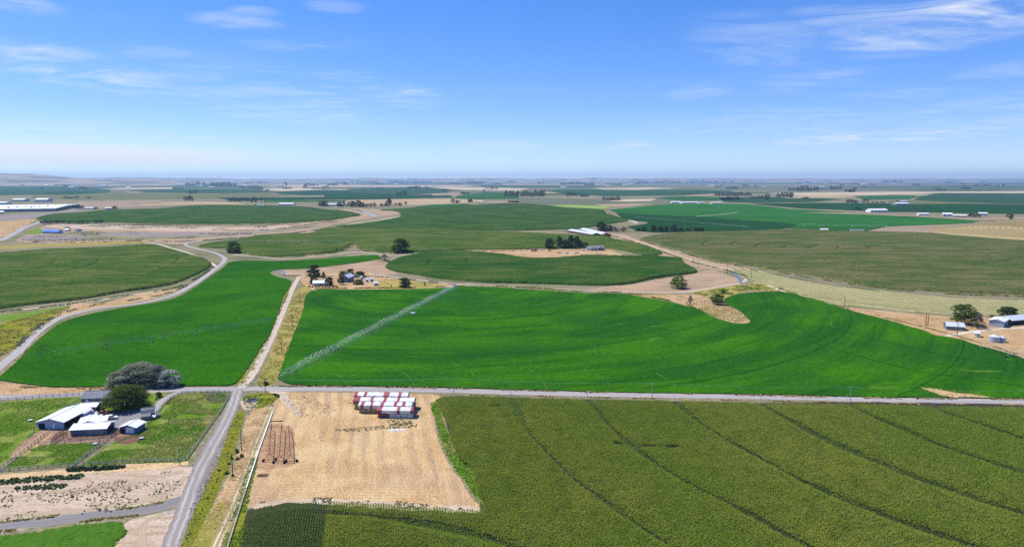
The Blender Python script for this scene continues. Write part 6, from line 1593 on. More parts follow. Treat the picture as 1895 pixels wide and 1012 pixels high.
# --- left middle distance
for (a, b, w_, lab) in [((78, 432), (91.5, 432), 18, 'blue roofed house, left of the two'), ((93, 432.5), (107, 432.5), 16, 'blue roofed house, right of the two')]:
    r, L, W = building('house', lab, a, b, w_, 3.6, 3.4, M['wall_blue'], M['roof_blue'], 'house')
    windows(r, '-y', [-L * 0.3, 0, L * 0.3], 1.0, 2.0, 1.6, L, W)
for (a, b, w_, wh, lab, wl_, rf) in [((119, 428), (126, 428), 8, 3.2, 'small white roofed house right of the blue roofs', 'wall_white', 'roof_white'), ((126, 427), (131, 426.5), 8, 4.6, 'dark grey outbuilding right of the blue roofs', 'wall_grey', 'roof_grey'), ((142, 428.5), (152, 428), 9, 3.2, 'dark roofed house at the end of the blue roofed row', 'wall_white', 'roof_grey'),
                                     ((156, 387.2), (174, 387), 18, 4, 'long low white roofed barn right of the warehouse trees', 'wall_white', 'roof_white'), ((195, 388), (206, 387.8), 16, 5, 'pale shed beside the round tree at upper left', 'wall_grey', 'roof_white'),
                                     ((21, 373.3), (44, 373.3), 40, 9, 'grey arched shed beyond the warehouse, left one', 'wall_steel', 'roof_white'), ((64, 374), (87, 374), 40, 11, 'grey arched shed beyond the warehouse, right one', 'wall_steel', 'roof_white'), ((-14, 378.5), (9, 378.5), 40, 7, 'white shed at the left edge beyond the warehouse', 'wall_white', 'roof_white'),
                                     ((-14, 396.5), (7, 396), 18, 6, 'blue white shed at the left edge before the warehouse', 'wall_blue', 'roof_metal'),
                                     ((515, 380.3), (542, 380.3), 45, 6, 'white domed storage shed behind the upper left corn', 'wall_white', 'roof_white'), ((603, 381.5), (640, 380.8), 26, 6, 'long white roof among the canal trees', 'wall_white', 'roof_white'), ((885, 375), (894.5, 375), 16, 4, 'far white shed in the middle', 'wall_white', 'roof_white'),
                                     ((1243, 376), (1262, 376), 22, 5, 'far long white shed, leftmost of the row', 'wall_white', 'roof_white'), ((1263, 377), (1293, 376.5), 22, 5, 'far long white shed in the middle of the row', 'wall_white', 'roof_white'), ((1318, 377.3), (1336, 377), 20, 4, 'far white shed, rightmost of the row', 'wall_white', 'roof_white'), ((1294, 376.8), (1303, 376.6), 14, 4, 'small far white shed right of the long ones', 'wall_white', 'roof_white'),
                                     ((1520, 427.6), (1533, 427.6), 9, 3, 'white trailer shed by the narrow green field', 'wall_white', 'roof_white'), ((1611, 393), (1643, 393), 30, 7, 'large white barn at the far right', 'wall_white', 'roof_white'), ((1659, 380), (1683, 380), 36, 7, 'white roofed barn beyond the large one at far right', 'wall_grey', 'roof_white'), ((1668, 374.5), (1682, 374), 26, 5, 'brownish barn behind the far right barns', 'wall_brown', 'roof_metal'),
                                     ((1700, 398.2), (1719, 398.4), 18, 4, 'low white shed, leftmost in the far right farmyard', 'wall_white', 'roof_white'), ((1744, 400), (1762, 400.4), 18, 6, 'white shed in the middle of the far right farmyard', 'wall_white', 'roof_white'), ((1764, 401.6), (1790, 402), 16, 4, 'long pale shed in the far right farmyard', 'wall_grey', 'roof_white'), ((1812, 398.2), (1828, 398.4), 16, 5, 'white shed at the right end of the farmyard', 'wall_white', 'roof_white')]:
    r, L, W = building('house' if 'house' in lab.split() else 'shed', lab, a, b, w_, wh, wh * 0.5, M[wl_], M[rf], 'house' if 'house' in lab.split() else 'shed', over=0.6)
    n = max(1, int(L / 9))
    for k in range(min(n, 6)):
        opening(r, 'door', '-y', -L / 2 + (k + 0.5) * L / min(n, 6), 0.05, min(3.2, L / 6), wh * 0.65, L, W, M['dark'] if 'white' in wl_ else M['wall_white'])
for k in range(5):
    b0 = P(1576 + k * 5.2, 428.2)
    r = empty('trailer', b0, 0.0); tag(r, 'white trailer by the narrow green field, ' + ['leftmost', 'second from left', 'middle', 'second from right', 'rightmost'][k] + ' of five', 'trailer', 'trailers by the green field')
    MB().box(-2.3, 2.3, -1.3, 1.3, 0.9, 3.6).build('box', M['wall_white'], r)
    for s in (-1, 1):
        MB().tube([(-1.2, s * 1.2, 0.5), (-1.2, s * 0.9, 0.5)], 0.5, 12).build('wheel', M['rubber'], r)
    MB().bar((2.3, 0, 0.7), (3.6, 0, 0.6), 0.15).build('tow_bar', M['steel_dark'], r)
# the big white warehouse: low wide roof with dock wall
A, B, C_ = P(-80, 394.0), P(102, 391.2), P(136, 380)
r = empty('warehouse', (A + B) / 2, math.atan2((B - A).y, (B - A).x)); tag(r, 'huge white flat roofed warehouse with dock doors at upper left', 'warehouse')
L = (B - A).length
W = (C_ - B).length * 0.72
MB().prism([(0, 0), (W, 0), (W, 9), (W / 2, 12), (0, 9)], -L / 2, L / 2).build('wall', M['wall_grey'], r)
for (y0, y1, z0, z1) in ((-1, W / 2, 9.0, 12.2), (W / 2 + 0.01, W + 1, 12.2, 9.0)):
    MB().add([(-L / 2 - 1, y0, z0), (L / 2 + 1, y0, z0), (L / 2 + 1, y1, z1), (-L / 2 - 1, y1, z1), (-L / 2 - 1, y0, z0 + .4), (L / 2 + 1, y0, z0 + .4), (L / 2 + 1, y1, z1 + .4), (-L / 2 - 1, y1, z1 + .4)],
             [(3, 2, 1, 0), (4, 5, 6, 7), (0, 1, 5, 4), (1, 2, 6, 5), (2, 3, 7, 6), (3, 0, 4, 7)]).build('roof_panel', M['roof_white'], r)
for k in range(9):
    y = W * (k + 0.7) / 10
    MB().box(L / 2 - 0.05, L / 2 + 2.0, y - W * 0.02, y + W * 0.02, 0.5, 6.5).build('dock_door', M['dark'], r)
MB().box(-L / 2 + L * 0.72, -L / 2 + L * 0.75, -4, -0.05, 0, 7.5).build('entry_box', M['wall_grey'], r)
for k in range(8):
    x, y = -L / 2 + L * (0.45 + 0.06 * k), W * (0.18 + 0.09 * (k % 4))
    MB().box(x - 3, x + 3, y - 2, y + 2, 10.2, 13.6).build('roof_vent', M['wall_grey'], r)
# scattered white farm buildings far out on the plain
rr = random.Random(77)
for k in range(70):
    px, py = rr.uniform(20, 1880), rr.choice([334.6, 335.4, 336.2, 337.2, 338.5, 340, 342, 345, 348])
    d = P(px, py).y
    wpx = rr.uniform(4, 11)
    s_ = scale_at(px, py)
    c = P(px, py)
    h = rr.uniform(5, 9) * (1 + d / 15000)
    r = empty('farm_building', c, rr.uniform(-0.1, 0.1)); tag(r, 'tiny pale farm building on the hazy plain below the horizon', 'building', 'tiny far farm buildings')
    Lh, Wh = wpx / s_ / 2, rr.uniform(10, 20)
    MB().prism([(-Wh, 0), (Wh, 0), (Wh, h), (0, h * 1.35), (-Wh, h)], -Lh, Lh).build('wall', M['wall_white'] if rr.random() < 0.7 else M['wall_grey'], r)
    for sg in (-1, 1):
        MB().prism([(sg * 0.02, h * 1.38), (sg * (Wh + 1), h - 0.2), (sg * (Wh + 1), h + 0.4), (sg * 0.02, h * 1.38 + 0.6)], -Lh - 1, Lh + 1).build('roof_panel', M['roof_white'], r)
# ------------------------------------------------------------------ haystacks under tarps
M['tarp_white'] = paint('white_tarp', (0.66, 0.66, 0.64), 0.6, 0.25, 0.0, 0.10)
M['tarp_red'] = paint('faded_maroon_tarp', (0.31, 0.075, 0.09), 0.7, 0.2, 0.0, 0.12)
M['bale_straw'] = paint('hay_bale', (0.33, 0.25, 0.13), 0.95, 0.05, 0.0, 0.25)
M['bale_grey'] = paint('weathered_bale', (0.56, 0.55, 0.53), 0.95, 0.05, 0.0, 0.15)
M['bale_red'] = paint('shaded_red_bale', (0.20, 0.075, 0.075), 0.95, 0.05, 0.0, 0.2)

def bale_mesh(name, lx, ly, lz, seed):
    bm = bmesh.new()
    bmesh.ops.create_cube(bm, size=1.0)
    bmesh.ops.scale(bm, vec=(lx, ly, lz), verts=bm.verts)
    bmesh.ops.bevel(bm, geom=list(bm.edges), offset=0.10, segments=1, affect='EDGES')
    r = random.Random(seed)
    for v in bm.verts:
        v.co += Vector((r.uniform(-.03, .03), r.uniform(-.03, .03), r.uniform(-.03, .03)))
    me = bpy.data.meshes.new(name); bm.to_mesh(me); bm.free()
    return me

def tarp_mesh(x0, x1, W, eave, ridge_h, skirt, seed):
    """a sheet over the gabled top, hanging down both sides, with folds"""
    n = max(3, int((x1 - x0) / 0.6))
    hw = W / 2 + 0.10
    prof = [(-hw - 0.05, eave - skirt), (-hw - 0.02, eave - skirt * 0.5), (-hw, eave), (-hw * 0.55, eave + (ridge_h - eave) * 0.52), (0, ridge_h), (hw * 0.55, eave + (ridge_h - eave) * 0.52), (hw, eave), (hw + 0.02, eave - skirt * 0.5), (hw + 0.05, eave - skirt)]
    V, F = [], []
    m = len(prof)
    for i in range(n + 1):
        x = x0 + (x1 - x0) * i / n
        for j, (y, z) in enumerate(prof):
            q = Vector((x * 0.9, y * 0.8, z * 0.8 + seed))
            d = mnoise.noise(q) * 0.16 + mnoise.noise(q * 2.7) * 0.07
            lift = 0.45 * mnoise.noise(Vector((x * 0.7, j, seed))) if j in (0, m - 1) else 0
            V.append((x, y + d * (1 if y > 0 else -1), z + d * 0.7 + lift))
    for i in range(n):
        for j in range(m - 1):
            F.append((i * m + j, (i + 1) * m + j, (i + 1) * m + j + 1, i * m + j + 1))
    me = bpy.data.meshes.new('tarp'); me.from_pydata(V, [], F)
    bm = bmesh.new(); bm.from_mesh(me); bmesh.ops.recalc_face_normals(bm, faces=bm.faces)
    bmesh.ops.solidify(bm, geom=list(bm.faces), thickness=0.03)
    bm.to_mesh(me); bm.free()
    return me

def haystack(label, xa, xb, ybase, W, eave, ridge_h, reds, skirts, front, seed, left_end=None, right_end=None):
    A, B = P(xa, ybase), P(xb, ybase + (xb - xa) * 0.012)
    L = (B - A).length
    root = empty('haystack', (A + B) / 2 + Vector((0, W / 2, 0)), math.atan2((B - A).y, (B - A).x))
    tag(root, label, 'haystack', 'covered haystacks')
    toloc = lambda x: -L / 2 + L * (x - xa) / (xb - xa)
    nb = max(3, round(L / 2.4)); bl = L / nb
    nz = 4; bz = eave / nz
    meshes = {}
    for mk in set([f[1] for f in front] + ['bale_straw']):
        me = bale_mesh('bale', bl * 0.98, 1.25, bz * 0.98, seed); me.materials.append(M[mk]); meshes[mk] = me
    for side in (-1, 1):
        for k in range(nb):
            x = -L / 2 + (k + 0.5) * bl
            mk = 'bale_straw'
            for (lim, m_) in front:
                if x < toloc(lim):
                    mk = m_; break
            for iz in range(nz):
                o = bpy.data.objects.new('bale', meshes[mk]); COL.objects.link(o); o.parent = root
                o.location = (x + (0.25 if iz % 2 else 0), side * (W / 2 - 0.63) + TR.uniform(-.05, .05), bz * (iz + 0.5))
                o.rotation_euler = (0, 0, TR.uniform(-.02, .02))
    em = bale_mesh('bale', 1.2, (W - 2.6) / 2 * 0.98, bz * 0.98, seed + 1); em.materials.append(M['bale_straw'])
    for ex in (-1, 1):
        for j in (-1, 1):
            for iz in range(nz):
                o = bpy.data.objects.new('bale', em); COL.objects.link(o); o.parent = root
                o.location = (ex * (L / 2 - 0.62), j * (W - 2.6) / 4, bz * (iz + 0.5))
    MB().box(-L / 2 + 1.3, L / 2 - 1.3, -W / 2 + 1.3, W / 2 - 1.3, 0.0, eave - 0.02).build('bale_core', M['bale_straw'], root)
    prof = [(-W / 2 + 0.1, eave), (0, ridge_h - 0.12), (W / 2 - 0.1, eave)]
    MB().prism(prof, -L / 2 + 0.1, L / 2 - 0.1).build('top_bales', M['bale_straw'], root)
    edges = [xa]
    for a, b in reds:
        edges += [max(a, xa), min(b, xb)]
    edges.append(xb)
    edges = sorted(set(edges))
    for i in range(len(edges) - 1):
        a, b = edges[i], edges[i + 1]
        if b - a < 1.0: continue
        mid = (a + b) / 2
        red = any(p <= mid <= q for p, q in reds)
        x0, x1 = toloc(a), toloc(b)
        if i == 0: x0 -= 0.25
        if i == len(edges) - 2: x1 += 0.25
        sk = skirts * TR.uniform(0.85, 1.1) * (1.1 if red else 1)
        o = link('tarp', tarp_mesh(x0 + (0.02 if not red else -0.05), x1 - (0.02 if not red else -0.05), W + (0.06 if red else 0), eave + (0.04 if red else 0), ridge_h + (0.04 if red else 0), sk, seed * 3.1 + i), root, [M['tarp_red' if red else 'tarp_white']])
        tag(o, 'maroon tarp strip' if red else 'white tarp panel')
    for end, mk in ((-1, left_end), (1, right_end)):
        if not mk: continue
        x = end * (L / 2 + 0.22)
        w2 = W / 2 + 0.1
        m = MB().add([(x, -w2, eave - skirts * 0.9), (x, w2, eave - skirts * 0.8), (x, w2, eave), (x - end * 0.1, 0, ridge_h), (x, -w2, eave), (x + end * 0.05, -w2, eave - skirts * 0.9), (x + end * 0.25, 0, eave - skirts)],
                     [(0, 6, 1, 2, 3, 4)])
        m.build('end_flap', M[mk], root)
    # tie-down ropes
    for k in range(1, 4):
        x = -L / 2 + L * k / 4
        MB().tube([(x, -W / 2 - 0.18, 0.6), (x, -W / 2 - 0.2, eave - skirts), (x, -W / 2 - 0.15, eave + .06), (x, 0, ridge_h + 0.1)], 0.03, 4).build('rope', M['wood'], root)
    return root

haystack('rearmost covered haystack, white with four maroon strips', 657.5, 754, 749, 5.2, 4.3, 5.2, [(657, 662), (674, 679), (710, 720.5), (737.5, 743)], 1.3, [(2000, 'bale_straw')], 1, 'tarp_red', 'tarp_white')
haystack('second haystack from the road with a maroon left end', 655.5, 766, 757.5, 5.0, 4.0, 4.8, [(655, 666), (686, 691), (710, 715.5), (735, 739.5)], 1.2, [(2000, 'bale_straw')], 2, 'tarp_red', None)
haystack('third haystack from the road with straw bales showing below its tarp', 664.5, 761, 764.5, 4.8, 3.6, 4.4, [(668, 673.5), (686, 690), (704.5, 710), (729, 734.5), (744.5, 750)], 1.4, [(2000, 'bale_straw')], 3, 'tarp_white', 'tarp_white')
haystack('shortest haystack in front with pale grey bales under its tarp', 698.5, 763.5, 773, 4.8, 3.3, 4.1, [(698, 707), (735, 740), (760, 764)], 1.3, [(721, 'bale_red'), (2000, 'bale_grey')], 4, 'tarp_red', 'tarp_red')

# ------------------------------------------------------------------ vehicles
t = NT('white_car_paint', 0.25, 0.5); M['car_white'] = t.done((0.78, 0.78, 0.77))
t = NT('red_car_paint', 0.3, 0.5); M['car_red'] = t.done((0.28, 0.02, 0.03))
t = NT('blue_car_paint', 0.3, 0.5); M['car_grey'] = t.done((0.30, 0.32, 0.35))
t = NT('orange_machine_paint', 0.4, 0.4); M['machine_red'] = t.done((0.55, 0.10, 0.05))
t = NT('lamp_lens', 0.2, 0.5); M['lens'] = t.done((0.7, 0.65, 0.6))
t = NT('tail_lens', 0.2, 0.5); M['tail'] = t.done((0.4, 0.01, 0.01))

def vehicle(name, label, px, py, rz, kind, paint_m, cat, group=None):
    root = empty(name, P(px, py), rz); tag(root, label, cat, group)
    if kind == 'suv':
        Lc, prof = 5.0, [(-2.5, .45), (-2.5, 1.05), (-2.42, 1.15), (-2.3, 1.78), (0.55, 1.8), (1.2, 1.12), (2.3, 1.0), (2.5, .8), (2.5, .45)]
        cab = (-2.2, 0.55, 1.18, 1.70)
    elif kind == 'pickup':
        Lc, prof = 5.4, [(-2.7, .5), (-2.7, 1.05), (-0.55, 1.05), (-0.5, 1.15), (-0.4, 1.78), (0.75, 1.8), (1.3, 1.15), (2.5, 1.05), (2.7, .85), (2.7, .5)]
        cab = (-0.35, 0.75, 1.18, 1.70)
    elif kind == 'van':
        Lc, prof = 5.6, [(-2.8, .45), (-2.8, 2.2), (1.4, 2.25), (2.1, 1.35), (2.7, 1.15), (2.8, .9), (2.8, .45)]
        cab = (0.2, 1.4, 1.35, 2.05)
    else:
        Lc, prof = 4.6, [(-2.3, .4), (-2.3, .85), (-1.7, .95), (-1.0, 1.40), (0.4, 1.42), (1.1, .98), (2.1, .85), (2.3, .7), (2.3, .4)]
        cab = (-1.0, 0.4, 0.98, 1.34)
    m = MB(); n = len(prof); hw = 0.92
    def w_at(z): return hw if z < 1.1 else hw - 0.16 * min(1, (z - 1.1) / 0.6)
    vs_ = [(x, -w_at(z), z) for x, z in prof] + [(x, w_at(z), z) for x, z in prof]
    m.add(vs_, [tuple(range(n))[::-1], tuple(range(n, 2 * n))] + [(i, (i + 1) % n, n + (i + 1) % n, n + i) for i in range(n)])
    body = m.build('body', paint_m, root)
    bv = body.modifiers.new('bevel', 'BEVEL'); bv.width = 0.07; bv.segments = 2; bv.limit_method = 'ANGLE'
    for s in (-1, 1):
        x0, x1, z0, z1 = cab
        nwin = 3 if kind == 'suv' else 2
        for k in range(nwin):
            a = x0 + (x1 - x0) * k / nwin + 0.06; b = x0 + (x1 - x0) * (k + 1) / nwin - 0.04
            y0, y1 = s * (w_at(z0) + 0.012), s * (w_at(z1) + 0.012)
            MB().add([(a, y0, z0), (b, y0, z0), (b - 0.05, y1, z1), (a + 0.05, y1, z1), (a, y0 - s * .05, z0), (b, y0 - s * .05, z0), (b - 0.05, y1 - s * .05, z1), (a + 0.05, y1 - s * .05, z1)],
                     [(0, 1, 2, 3), (7, 6, 5, 4), (0, 4, 5, 1), (1, 5, 6, 2), (2, 6, 7, 3), (3, 7, 4, 0)]).build('side_window', M['glass'], root)
        MB().box(Lc / 2 - 0.04, Lc / 2 + 0.03, s * 0.62 - 0.17, s * 0.62 + 0.17, 0.66, 0.84).build('headlight', M['lens'], root)
        MB().box(-Lc / 2 - 0.03, -Lc / 2 + 0.04, s * 0.78 - 0.1, s * 0.78 + 0.1, 0.62, 0.9).build('tail_light', M['tail'], root)
        for x in (-Lc * 0.30, Lc * 0.31):
            wob = MB().tube([(x, s * 0.94, 0.36), (x, s * 0.70, 0.36)], 0.36, 16).build('wheel', M['rubber'], root)
            MB().tube([(x, s * 0.955, 0.36), (x, s * 0.93, 0.36)], 0.2, 12).build('rim', M['zinc'], wob)
    # windscreen
    i = [k for k, (x, z) in enumerate(prof) if z >= 1.35 and x > -0.4]
    k = i[-1]; (xa, za), (xb, zb) = prof[k], prof[k + 1]
    dxn, dzn = (za - zb), (xb - xa); ln = math.hypot(dxn, dzn); ox, oz = dxn / ln * 0.015, dzn / ln * 0.015
    MB().add([(xa + ox + .06, -w_at(za) + .1, za + oz - .06), (xa + ox + .06, w_at(za) - .1, za + oz - .06), (xb + ox - .04, w_at(zb) - .1, zb + oz + .05), (xb + ox - .04, -w_at(zb) + .1, zb + oz + .05)], [(0, 3, 2, 1)]).build('windscreen', M['glass'], root)
    if kind == 'pickup':
        MB().box(-2.6, -0.62, -0.78, 0.78, 1.052, 1.075).build('bed', M['dark'], root)
    return root

vehicle('suv', 'white sport utility vehicle with dark windows in the farmyard', 206, 775, math.radians(12), 'suv', M['car_white'], 'car')
vehicle('pickup_truck', 'dark red pickup truck behind the white cars in the farmyard', 189, 766.5, math.radians(8), 'pickup', M['car_red'], 'truck')
vehicle('car', 'white car nearest the carport in the farmyard', 170, 767.5, math.radians(10), 'pickup', M['car_white'], 'car')
vehicle('car', 'white car in front of the red pickup truck', 179, 772, math.radians(14), 'sedan', M['car_white'], 'car')
vehicle('car', 'white car parked against the side of the blue barn', 166, 775.5, math.radians(20), 'sedan', M['car_white'], 'car')
vehicle('utility_trailer', 'white flat trailer beside the gambrel barn', 288.5, 772.5, math.radians(80), 'sedan', M['car_grey'], 'trailer')
vehicle('van', 'white box truck in the middle of the building site', 1049, 469.5, math.radians(15), 'van', M['car_white'], 'truck')
vehicle('van', 'white van right of the box truck at the building site', 1067, 469, math.radians(5), 'van', M['car_white'], 'van')
vehicle('van', 'white van at the left of the building site trees', 1004, 463.5, math.radians(5), 'van', M['car_white'], 'van')
vehicle('pickup_truck', 'red pickup truck parked before the building site trees', 1035, 469, math.radians(4), 'pickup', M['car_red'], 'truck')
vehicle('pickup_truck', 'grey pickup truck by the site entrance', 952, 462.5, math.radians(4), 'pickup', M['car_grey'], 'truck')
for i, (x, y) in enumerate([(985.5, 465), (991, 464.6)]):
    root = empty('tractor', P(x, y), 0.3); tag(root, ['left', 'right'][i] + ' one of two orange red machines at the building site', 'tractor', 'orange machines')
    MB().prism([(-0.9, 0.8), (0.9, 0.8), (0.9, 2.0), (-0.9, 2.0)], 0.2, 3.2).build('hood', M['machine_red'], root)
    MB().box(-1.6, 0.15, -1.0, 1.0, 1.0, 3.4).build('cab', M['machine_red'], root)
    MB().box(-1.3, 0.19, -1.04, 1.04, 2.1, 3.1).build('cab_window', M['glass'], root)
    for s in (-1, 1):
        MB().tube([(-1.0, s * 1.1, 0.95), (-1.0, s * 1.6, 0.95)], 0.95, 18).build('wheel', M['rubber'], root)
        MB().tube([(2.4, s * 0.95, 0.6), (2.4, s * 1.3, 0.6)], 0.6, 16).build('wheel', M['rubber'], root)
for i, (x, y, c) in enumerate([(1017, 464.5, 'bale_straw'), (975, 462.5, 'wall_grey'), (1080, 464, 'wall_white')]):
    root = empty('material_pile', P(x, y)); tag(root, ['brown stack of boards', 'grey stack of materials at the left', 'pale stack of materials beside the new house'][i] + ' on the building site', 'stack')
    for k in range(4):
        MB().box(-1.8, 1.8, -1.4 + 0.1 * k, 1.4 - 0.1 * k, 0.55 * k + 0.03, 0.55 * k + 0.5).build('layer', M[c], root)

# ------------------------------------------------------------------ fences
POST = {}
def fence(label, pxs, gap=3.0, h=1.35, rails=3, post='wood', rail='wood', name='fence', r=0.09, closed=False):
    pts = [P(x, y) for x, y in pxs]
    total = sum((pts[i + 1] - pts[i]).length for i in range(len(pts) - 1))
    root = empty(name, pts[0]); tag(root, label, 'fence')
    key = (post, h, r)
    if key not in POST:
        me = MB().box(-r, r, -r, r, -0.1, h + 0.12).mesh('post'); me.materials.append(M[post]); POST[key] = me
    for a, b in zip(pts[:-1], pts[1:]):
        d = b - a; n = max(1, round(d.length / gap))
        for k in range(n):
            o = bpy.data.objects.new('post', POST[key]); COL.objects.link(o); o.parent = root
            o.location = a.lerp(b, k / n) - pts[0]
            o.rotation_euler = (TR.uniform(-.03, .03), TR.uniform(-.03, .03), math.atan2(d.y, d.x))
    for j in range(rails):
        z = h * (j + 0.8) / rails
        m = MB()
        for a, b in zip(pts[:-1], pts[1:]):
            n = max(1, round((b - a).length / 6))
            s = (b - a).normalized().cross(Vector((0, 0, 1))) * (r + 0.03)
            for k in range(n):
                p, q = a.lerp(b, k / n) - pts[0] + s, a.lerp(b, (k + 1) / n) - pts[0] + s
                m.bar(p + Vector((0, 0, z + TR.uniform(-.02, .02))), q + Vector((0, 0, z + TR.uniform(-.02, .02))), 0.07, 0.14)
        m.build('rail', M[rail], root)
    o = bpy.data.objects.new('post', POST[key]); COL.objects.link(o); o.parent = root; o.location = pts[-1] - pts[0]
    return root

fence('wooden rail fence between road and left paddock', [(-90, 748.5), (0, 742), (60, 737), (110, 733.5), (148, 731.5)])
fence('long wooden rail fence along the lower edge of the paddocks', [(-90, 884), (0, 872), (70, 866.5), (140, 861.5), (240, 856), (330, 853), (344, 851)], gap=2.6)
fence('wooden rail fence beside the gravel road', [(344, 851), (362, 826), (380, 800), (396, 777), (410, 757), (420, 741), (426, 731)], gap=2.6)
fence('wooden rail fence along the top of the right paddock', [(336, 728.5), (360, 727.5), (395, 726.5), (426, 727)])
fence('wooden fence along the driveway', [(290, 766), (300, 752), (315, 739), (336, 728.5)])
fence('diagonal rail fence between left and front paddocks', [(0, 872), (22, 853), (45, 836), (70, 816), (92, 799)], gap=2.6)
fence('diagonal rail fence between front and right paddocks', [(136, 862), (160, 843), (185, 825), (206, 809), (222, 800)], gap=2.6)
fence('grey fence behind the blue barn', [(92, 774), (112, 763), (130, 752), (148, 741)], h=1.6)
fence('front rail of the brown corral', [(72, 824), (95, 822.5), (120, 821), (150, 819), (184, 816)], gap=4.2, h=1.5, rails=2)
fence('pipe corral fence under the long shed', [(126, 816), (150, 813.5), (175, 811.5), (205, 809)], gap=3.0, h=1.4, rails=4, post='rustpipe', rail='rustpipe', r=0.05)
fence('short pipe fence left of the long shed', [(95, 818), (104, 808), (118, 800)], gap=2.4, h=1.4, rails=4, post='rustpipe', rail='rustpipe', r=0.05)
fence('pipe gate panel across the corral alley', [(100, 822), (110, 814), (124, 806)], gap=2.4, h=1.5, rails=4, post='rustpipe', rail='rustpipe', r=0.05)
fence('pipe fence from the small shed to the corral', [(206, 809), (216, 803), (228, 797)], gap=2.4, h=1.5, rails=4, post='rustpipe', rail='rustpipe', r=0.05)
fence('small round pen in the corner of the right paddock', [(384, 741), (383, 737), (392, 732), (410, 731), (420, 733), (421, 738), (412, 741), (396, 743), (384, 741)], gap=2.6, h=1.5)
fence('low white rail beside the lower road junction', [(300, 951), (312, 949.5), (322, 948)], gap=2.0, h=0.8, rails=2, post='trim', rail='trim', r=0.05)

# round feeders, troughs
for i, (x, y, lab) in enumerate([(56, 779, 'dark round tub in the left paddock'), (176, 822.5, 'dark hay feeder at the edge of the front paddock'), (262, 812, 'low dark trough on the manure patch')]):
    root = empty('feeder', P(x, y)); tag(root, lab, 'feeder')
    MB().tube([(0, 0, 0), (0, 0, 0.55)], 0.85, 16).build('tub', M['steel_dark'], root)
    MB().tube([(0, 0, 0.55), (0, 0, 0.6)], 0.92, 16).build('rim', M['zinc'], root)
root = empty('concrete_pad', P(466, 741)); tag(root, 'low square concrete box in the weedy corner by the crossroads', 'box')
MB().box(-2.2, 2.2, -1.8, 1.8, 0, 0.6).build('wall', M['wall_grey'], root)
MB().box(-1.9, 1.9, -1.5, 1.5, 0.6, 0.66).build('grate', M['dark'], root)
for i, (x, y) in enumerate([(484, 722), (448, 714), (456, 718)]):
    root = empty('road_sign', P(x, y)); tag(root, ['small sign by the crossroads pole', 'small sign left of the dirt road mouth', 'small sign right of the dirt road mouth'][i], 'sign')
    MB().tube([(0, 0, 0), (0, 0, 2.2)], 0.04, 6).build('post', M['zinc'], root)
    MB().box(-0.35, 0.35, -0.03, 0.03, 1.6, 2.25).build('plate', M['wall_grey'], root)
for i, (x, w_) in enumerate([(945, 0), (1087, 0), (1247, 0), (1407, 0), (1566, 0), (1728, 0), (1886, 0)]):
    y = np.interp(x, [945, 1200, 1600, 1895], [731.5, 737.5, 744.5, 750])
    root = empty('marker_post', P(x, y)); tag(root, 'short pale post at the corn edge, number %s from the left' % ['one', 'two', 'three', 'four', 'five', 'six', 'seven'][i], 'post', 'posts where wheel tracks meet the road')
    MB().box(-0.12, 0.12, -0.12, 0.12, 0, 2.8).build('post', M['trim'], root)
    MB().box(-0.2, 0.2, -0.2, 0.2, 2.8, 2.95).build('cap', M['zinc'], root)

# ------------------------------------------------------------------ utility poles and wires
def pole(label, px, py, h_px, arm=True, mat='darkwood', lamp=False, group=None, rz=0.0):
    p = P(px, py)
    h = h_px / (scale_at(px, py) * 0.96)
    root = empty('utility_pole', p, rz); tag(root, label, 'pole', group)
    k = 1.0 if p.y < 420 else 1.5
    MB().tube([(0, 0, -0.2), (0, 0, h)], 0.17 * k, 8, 0.11 * k).build('post', M[mat], root)
    if arm:
        MB().box(-1.2, 1.2, -0.22, -0.1, h - 0.75, h - 0.6).build('crossarm', M[mat], root)
        for x in (-1.05, 0, 1.05):
            MB().cyl((x, -0.16, h - 0.6), 0.06, 0.18, 8, 0.04).build('insulator', M['zinc'], root)
    else:
        MB().cyl((0, 0, h), 0.06, 0.2, 8, 0.04).build('insulator', M['zinc'], root)
    if lamp:
        MB().tube([(0, -0.1, h - 0.2), (0, -0.6, h), (0, -1.2, h)], 0.04, 6).build('lamp_arm', M['zinc'], root)
        MB().box(-0.22, 0.22, -1.6, -1.1, h - 0.15, h + 0.05).build('lamp_head', M['trim'], root)
    return p + Vector((0, 0, h - 0.45))

def wire(label, tops, group=None):
    m = MB()
    for a, b in zip(tops[:-1], tops[1:]):
        n = 14; sag = (b - a).length * 0.012
        m.tube([a.lerp(b, i / n) - Vector((0, 0, sag * 4 * (i / n) * (1 - i / n))) for i in range(n + 1)], 0.022, 4, caps=False)
    tag(m.build('power_line', M['zinc'], None), label, 'wire', group)

rp = [pole('dark utility pole with crossarm at the crossroads', 491, 727, 28, rz=0.0), pole('pale utility pole without crossarm above the corn corner', 840, 729, 31, False, 'palepole'), pole('pale utility pole with crossarm on the right of the middle', 1207, 738, 31, True, 'palepole'), pole('rightmost pale utility pole with crossarm by the road', 1573, 745, 31, True, 'palepole'), pole('pale utility pole beyond the right edge by the road', 1935, 752, 32, True, 'palepole')]
wire('thin power line along the paved road', rp)
vp = [pole('dark pole beside the ditch, lower one', 431, 881, 43, False), pole('dark pole beside the ditch, upper one', 447, 834, 39, False)]
wire('thin power line along the ditch poles', [vp[0], vp[1], rp[0]])
pole('tall weathered pole at the corner of the paddock fence', 333, 860, 41, False, 'wood')
pole('dark pole with a yard lamp in front of the willows', 204, 727, 27, False, 'darkwood', True)
up = [pole('nearest pole in the grass strip by the dirt road', 521.6, 656, 30, False), pole('second pole in the grass strip by the dirt road', 541, 604, 22, False), pole('third pole in the grass strip by the dirt road', 555, 561, 22, False), pole('farthest pole of the grass strip by the homestead', 566, 514, 13, False)]
wire('thin power line above the grass strip', [rp[0]] + up)
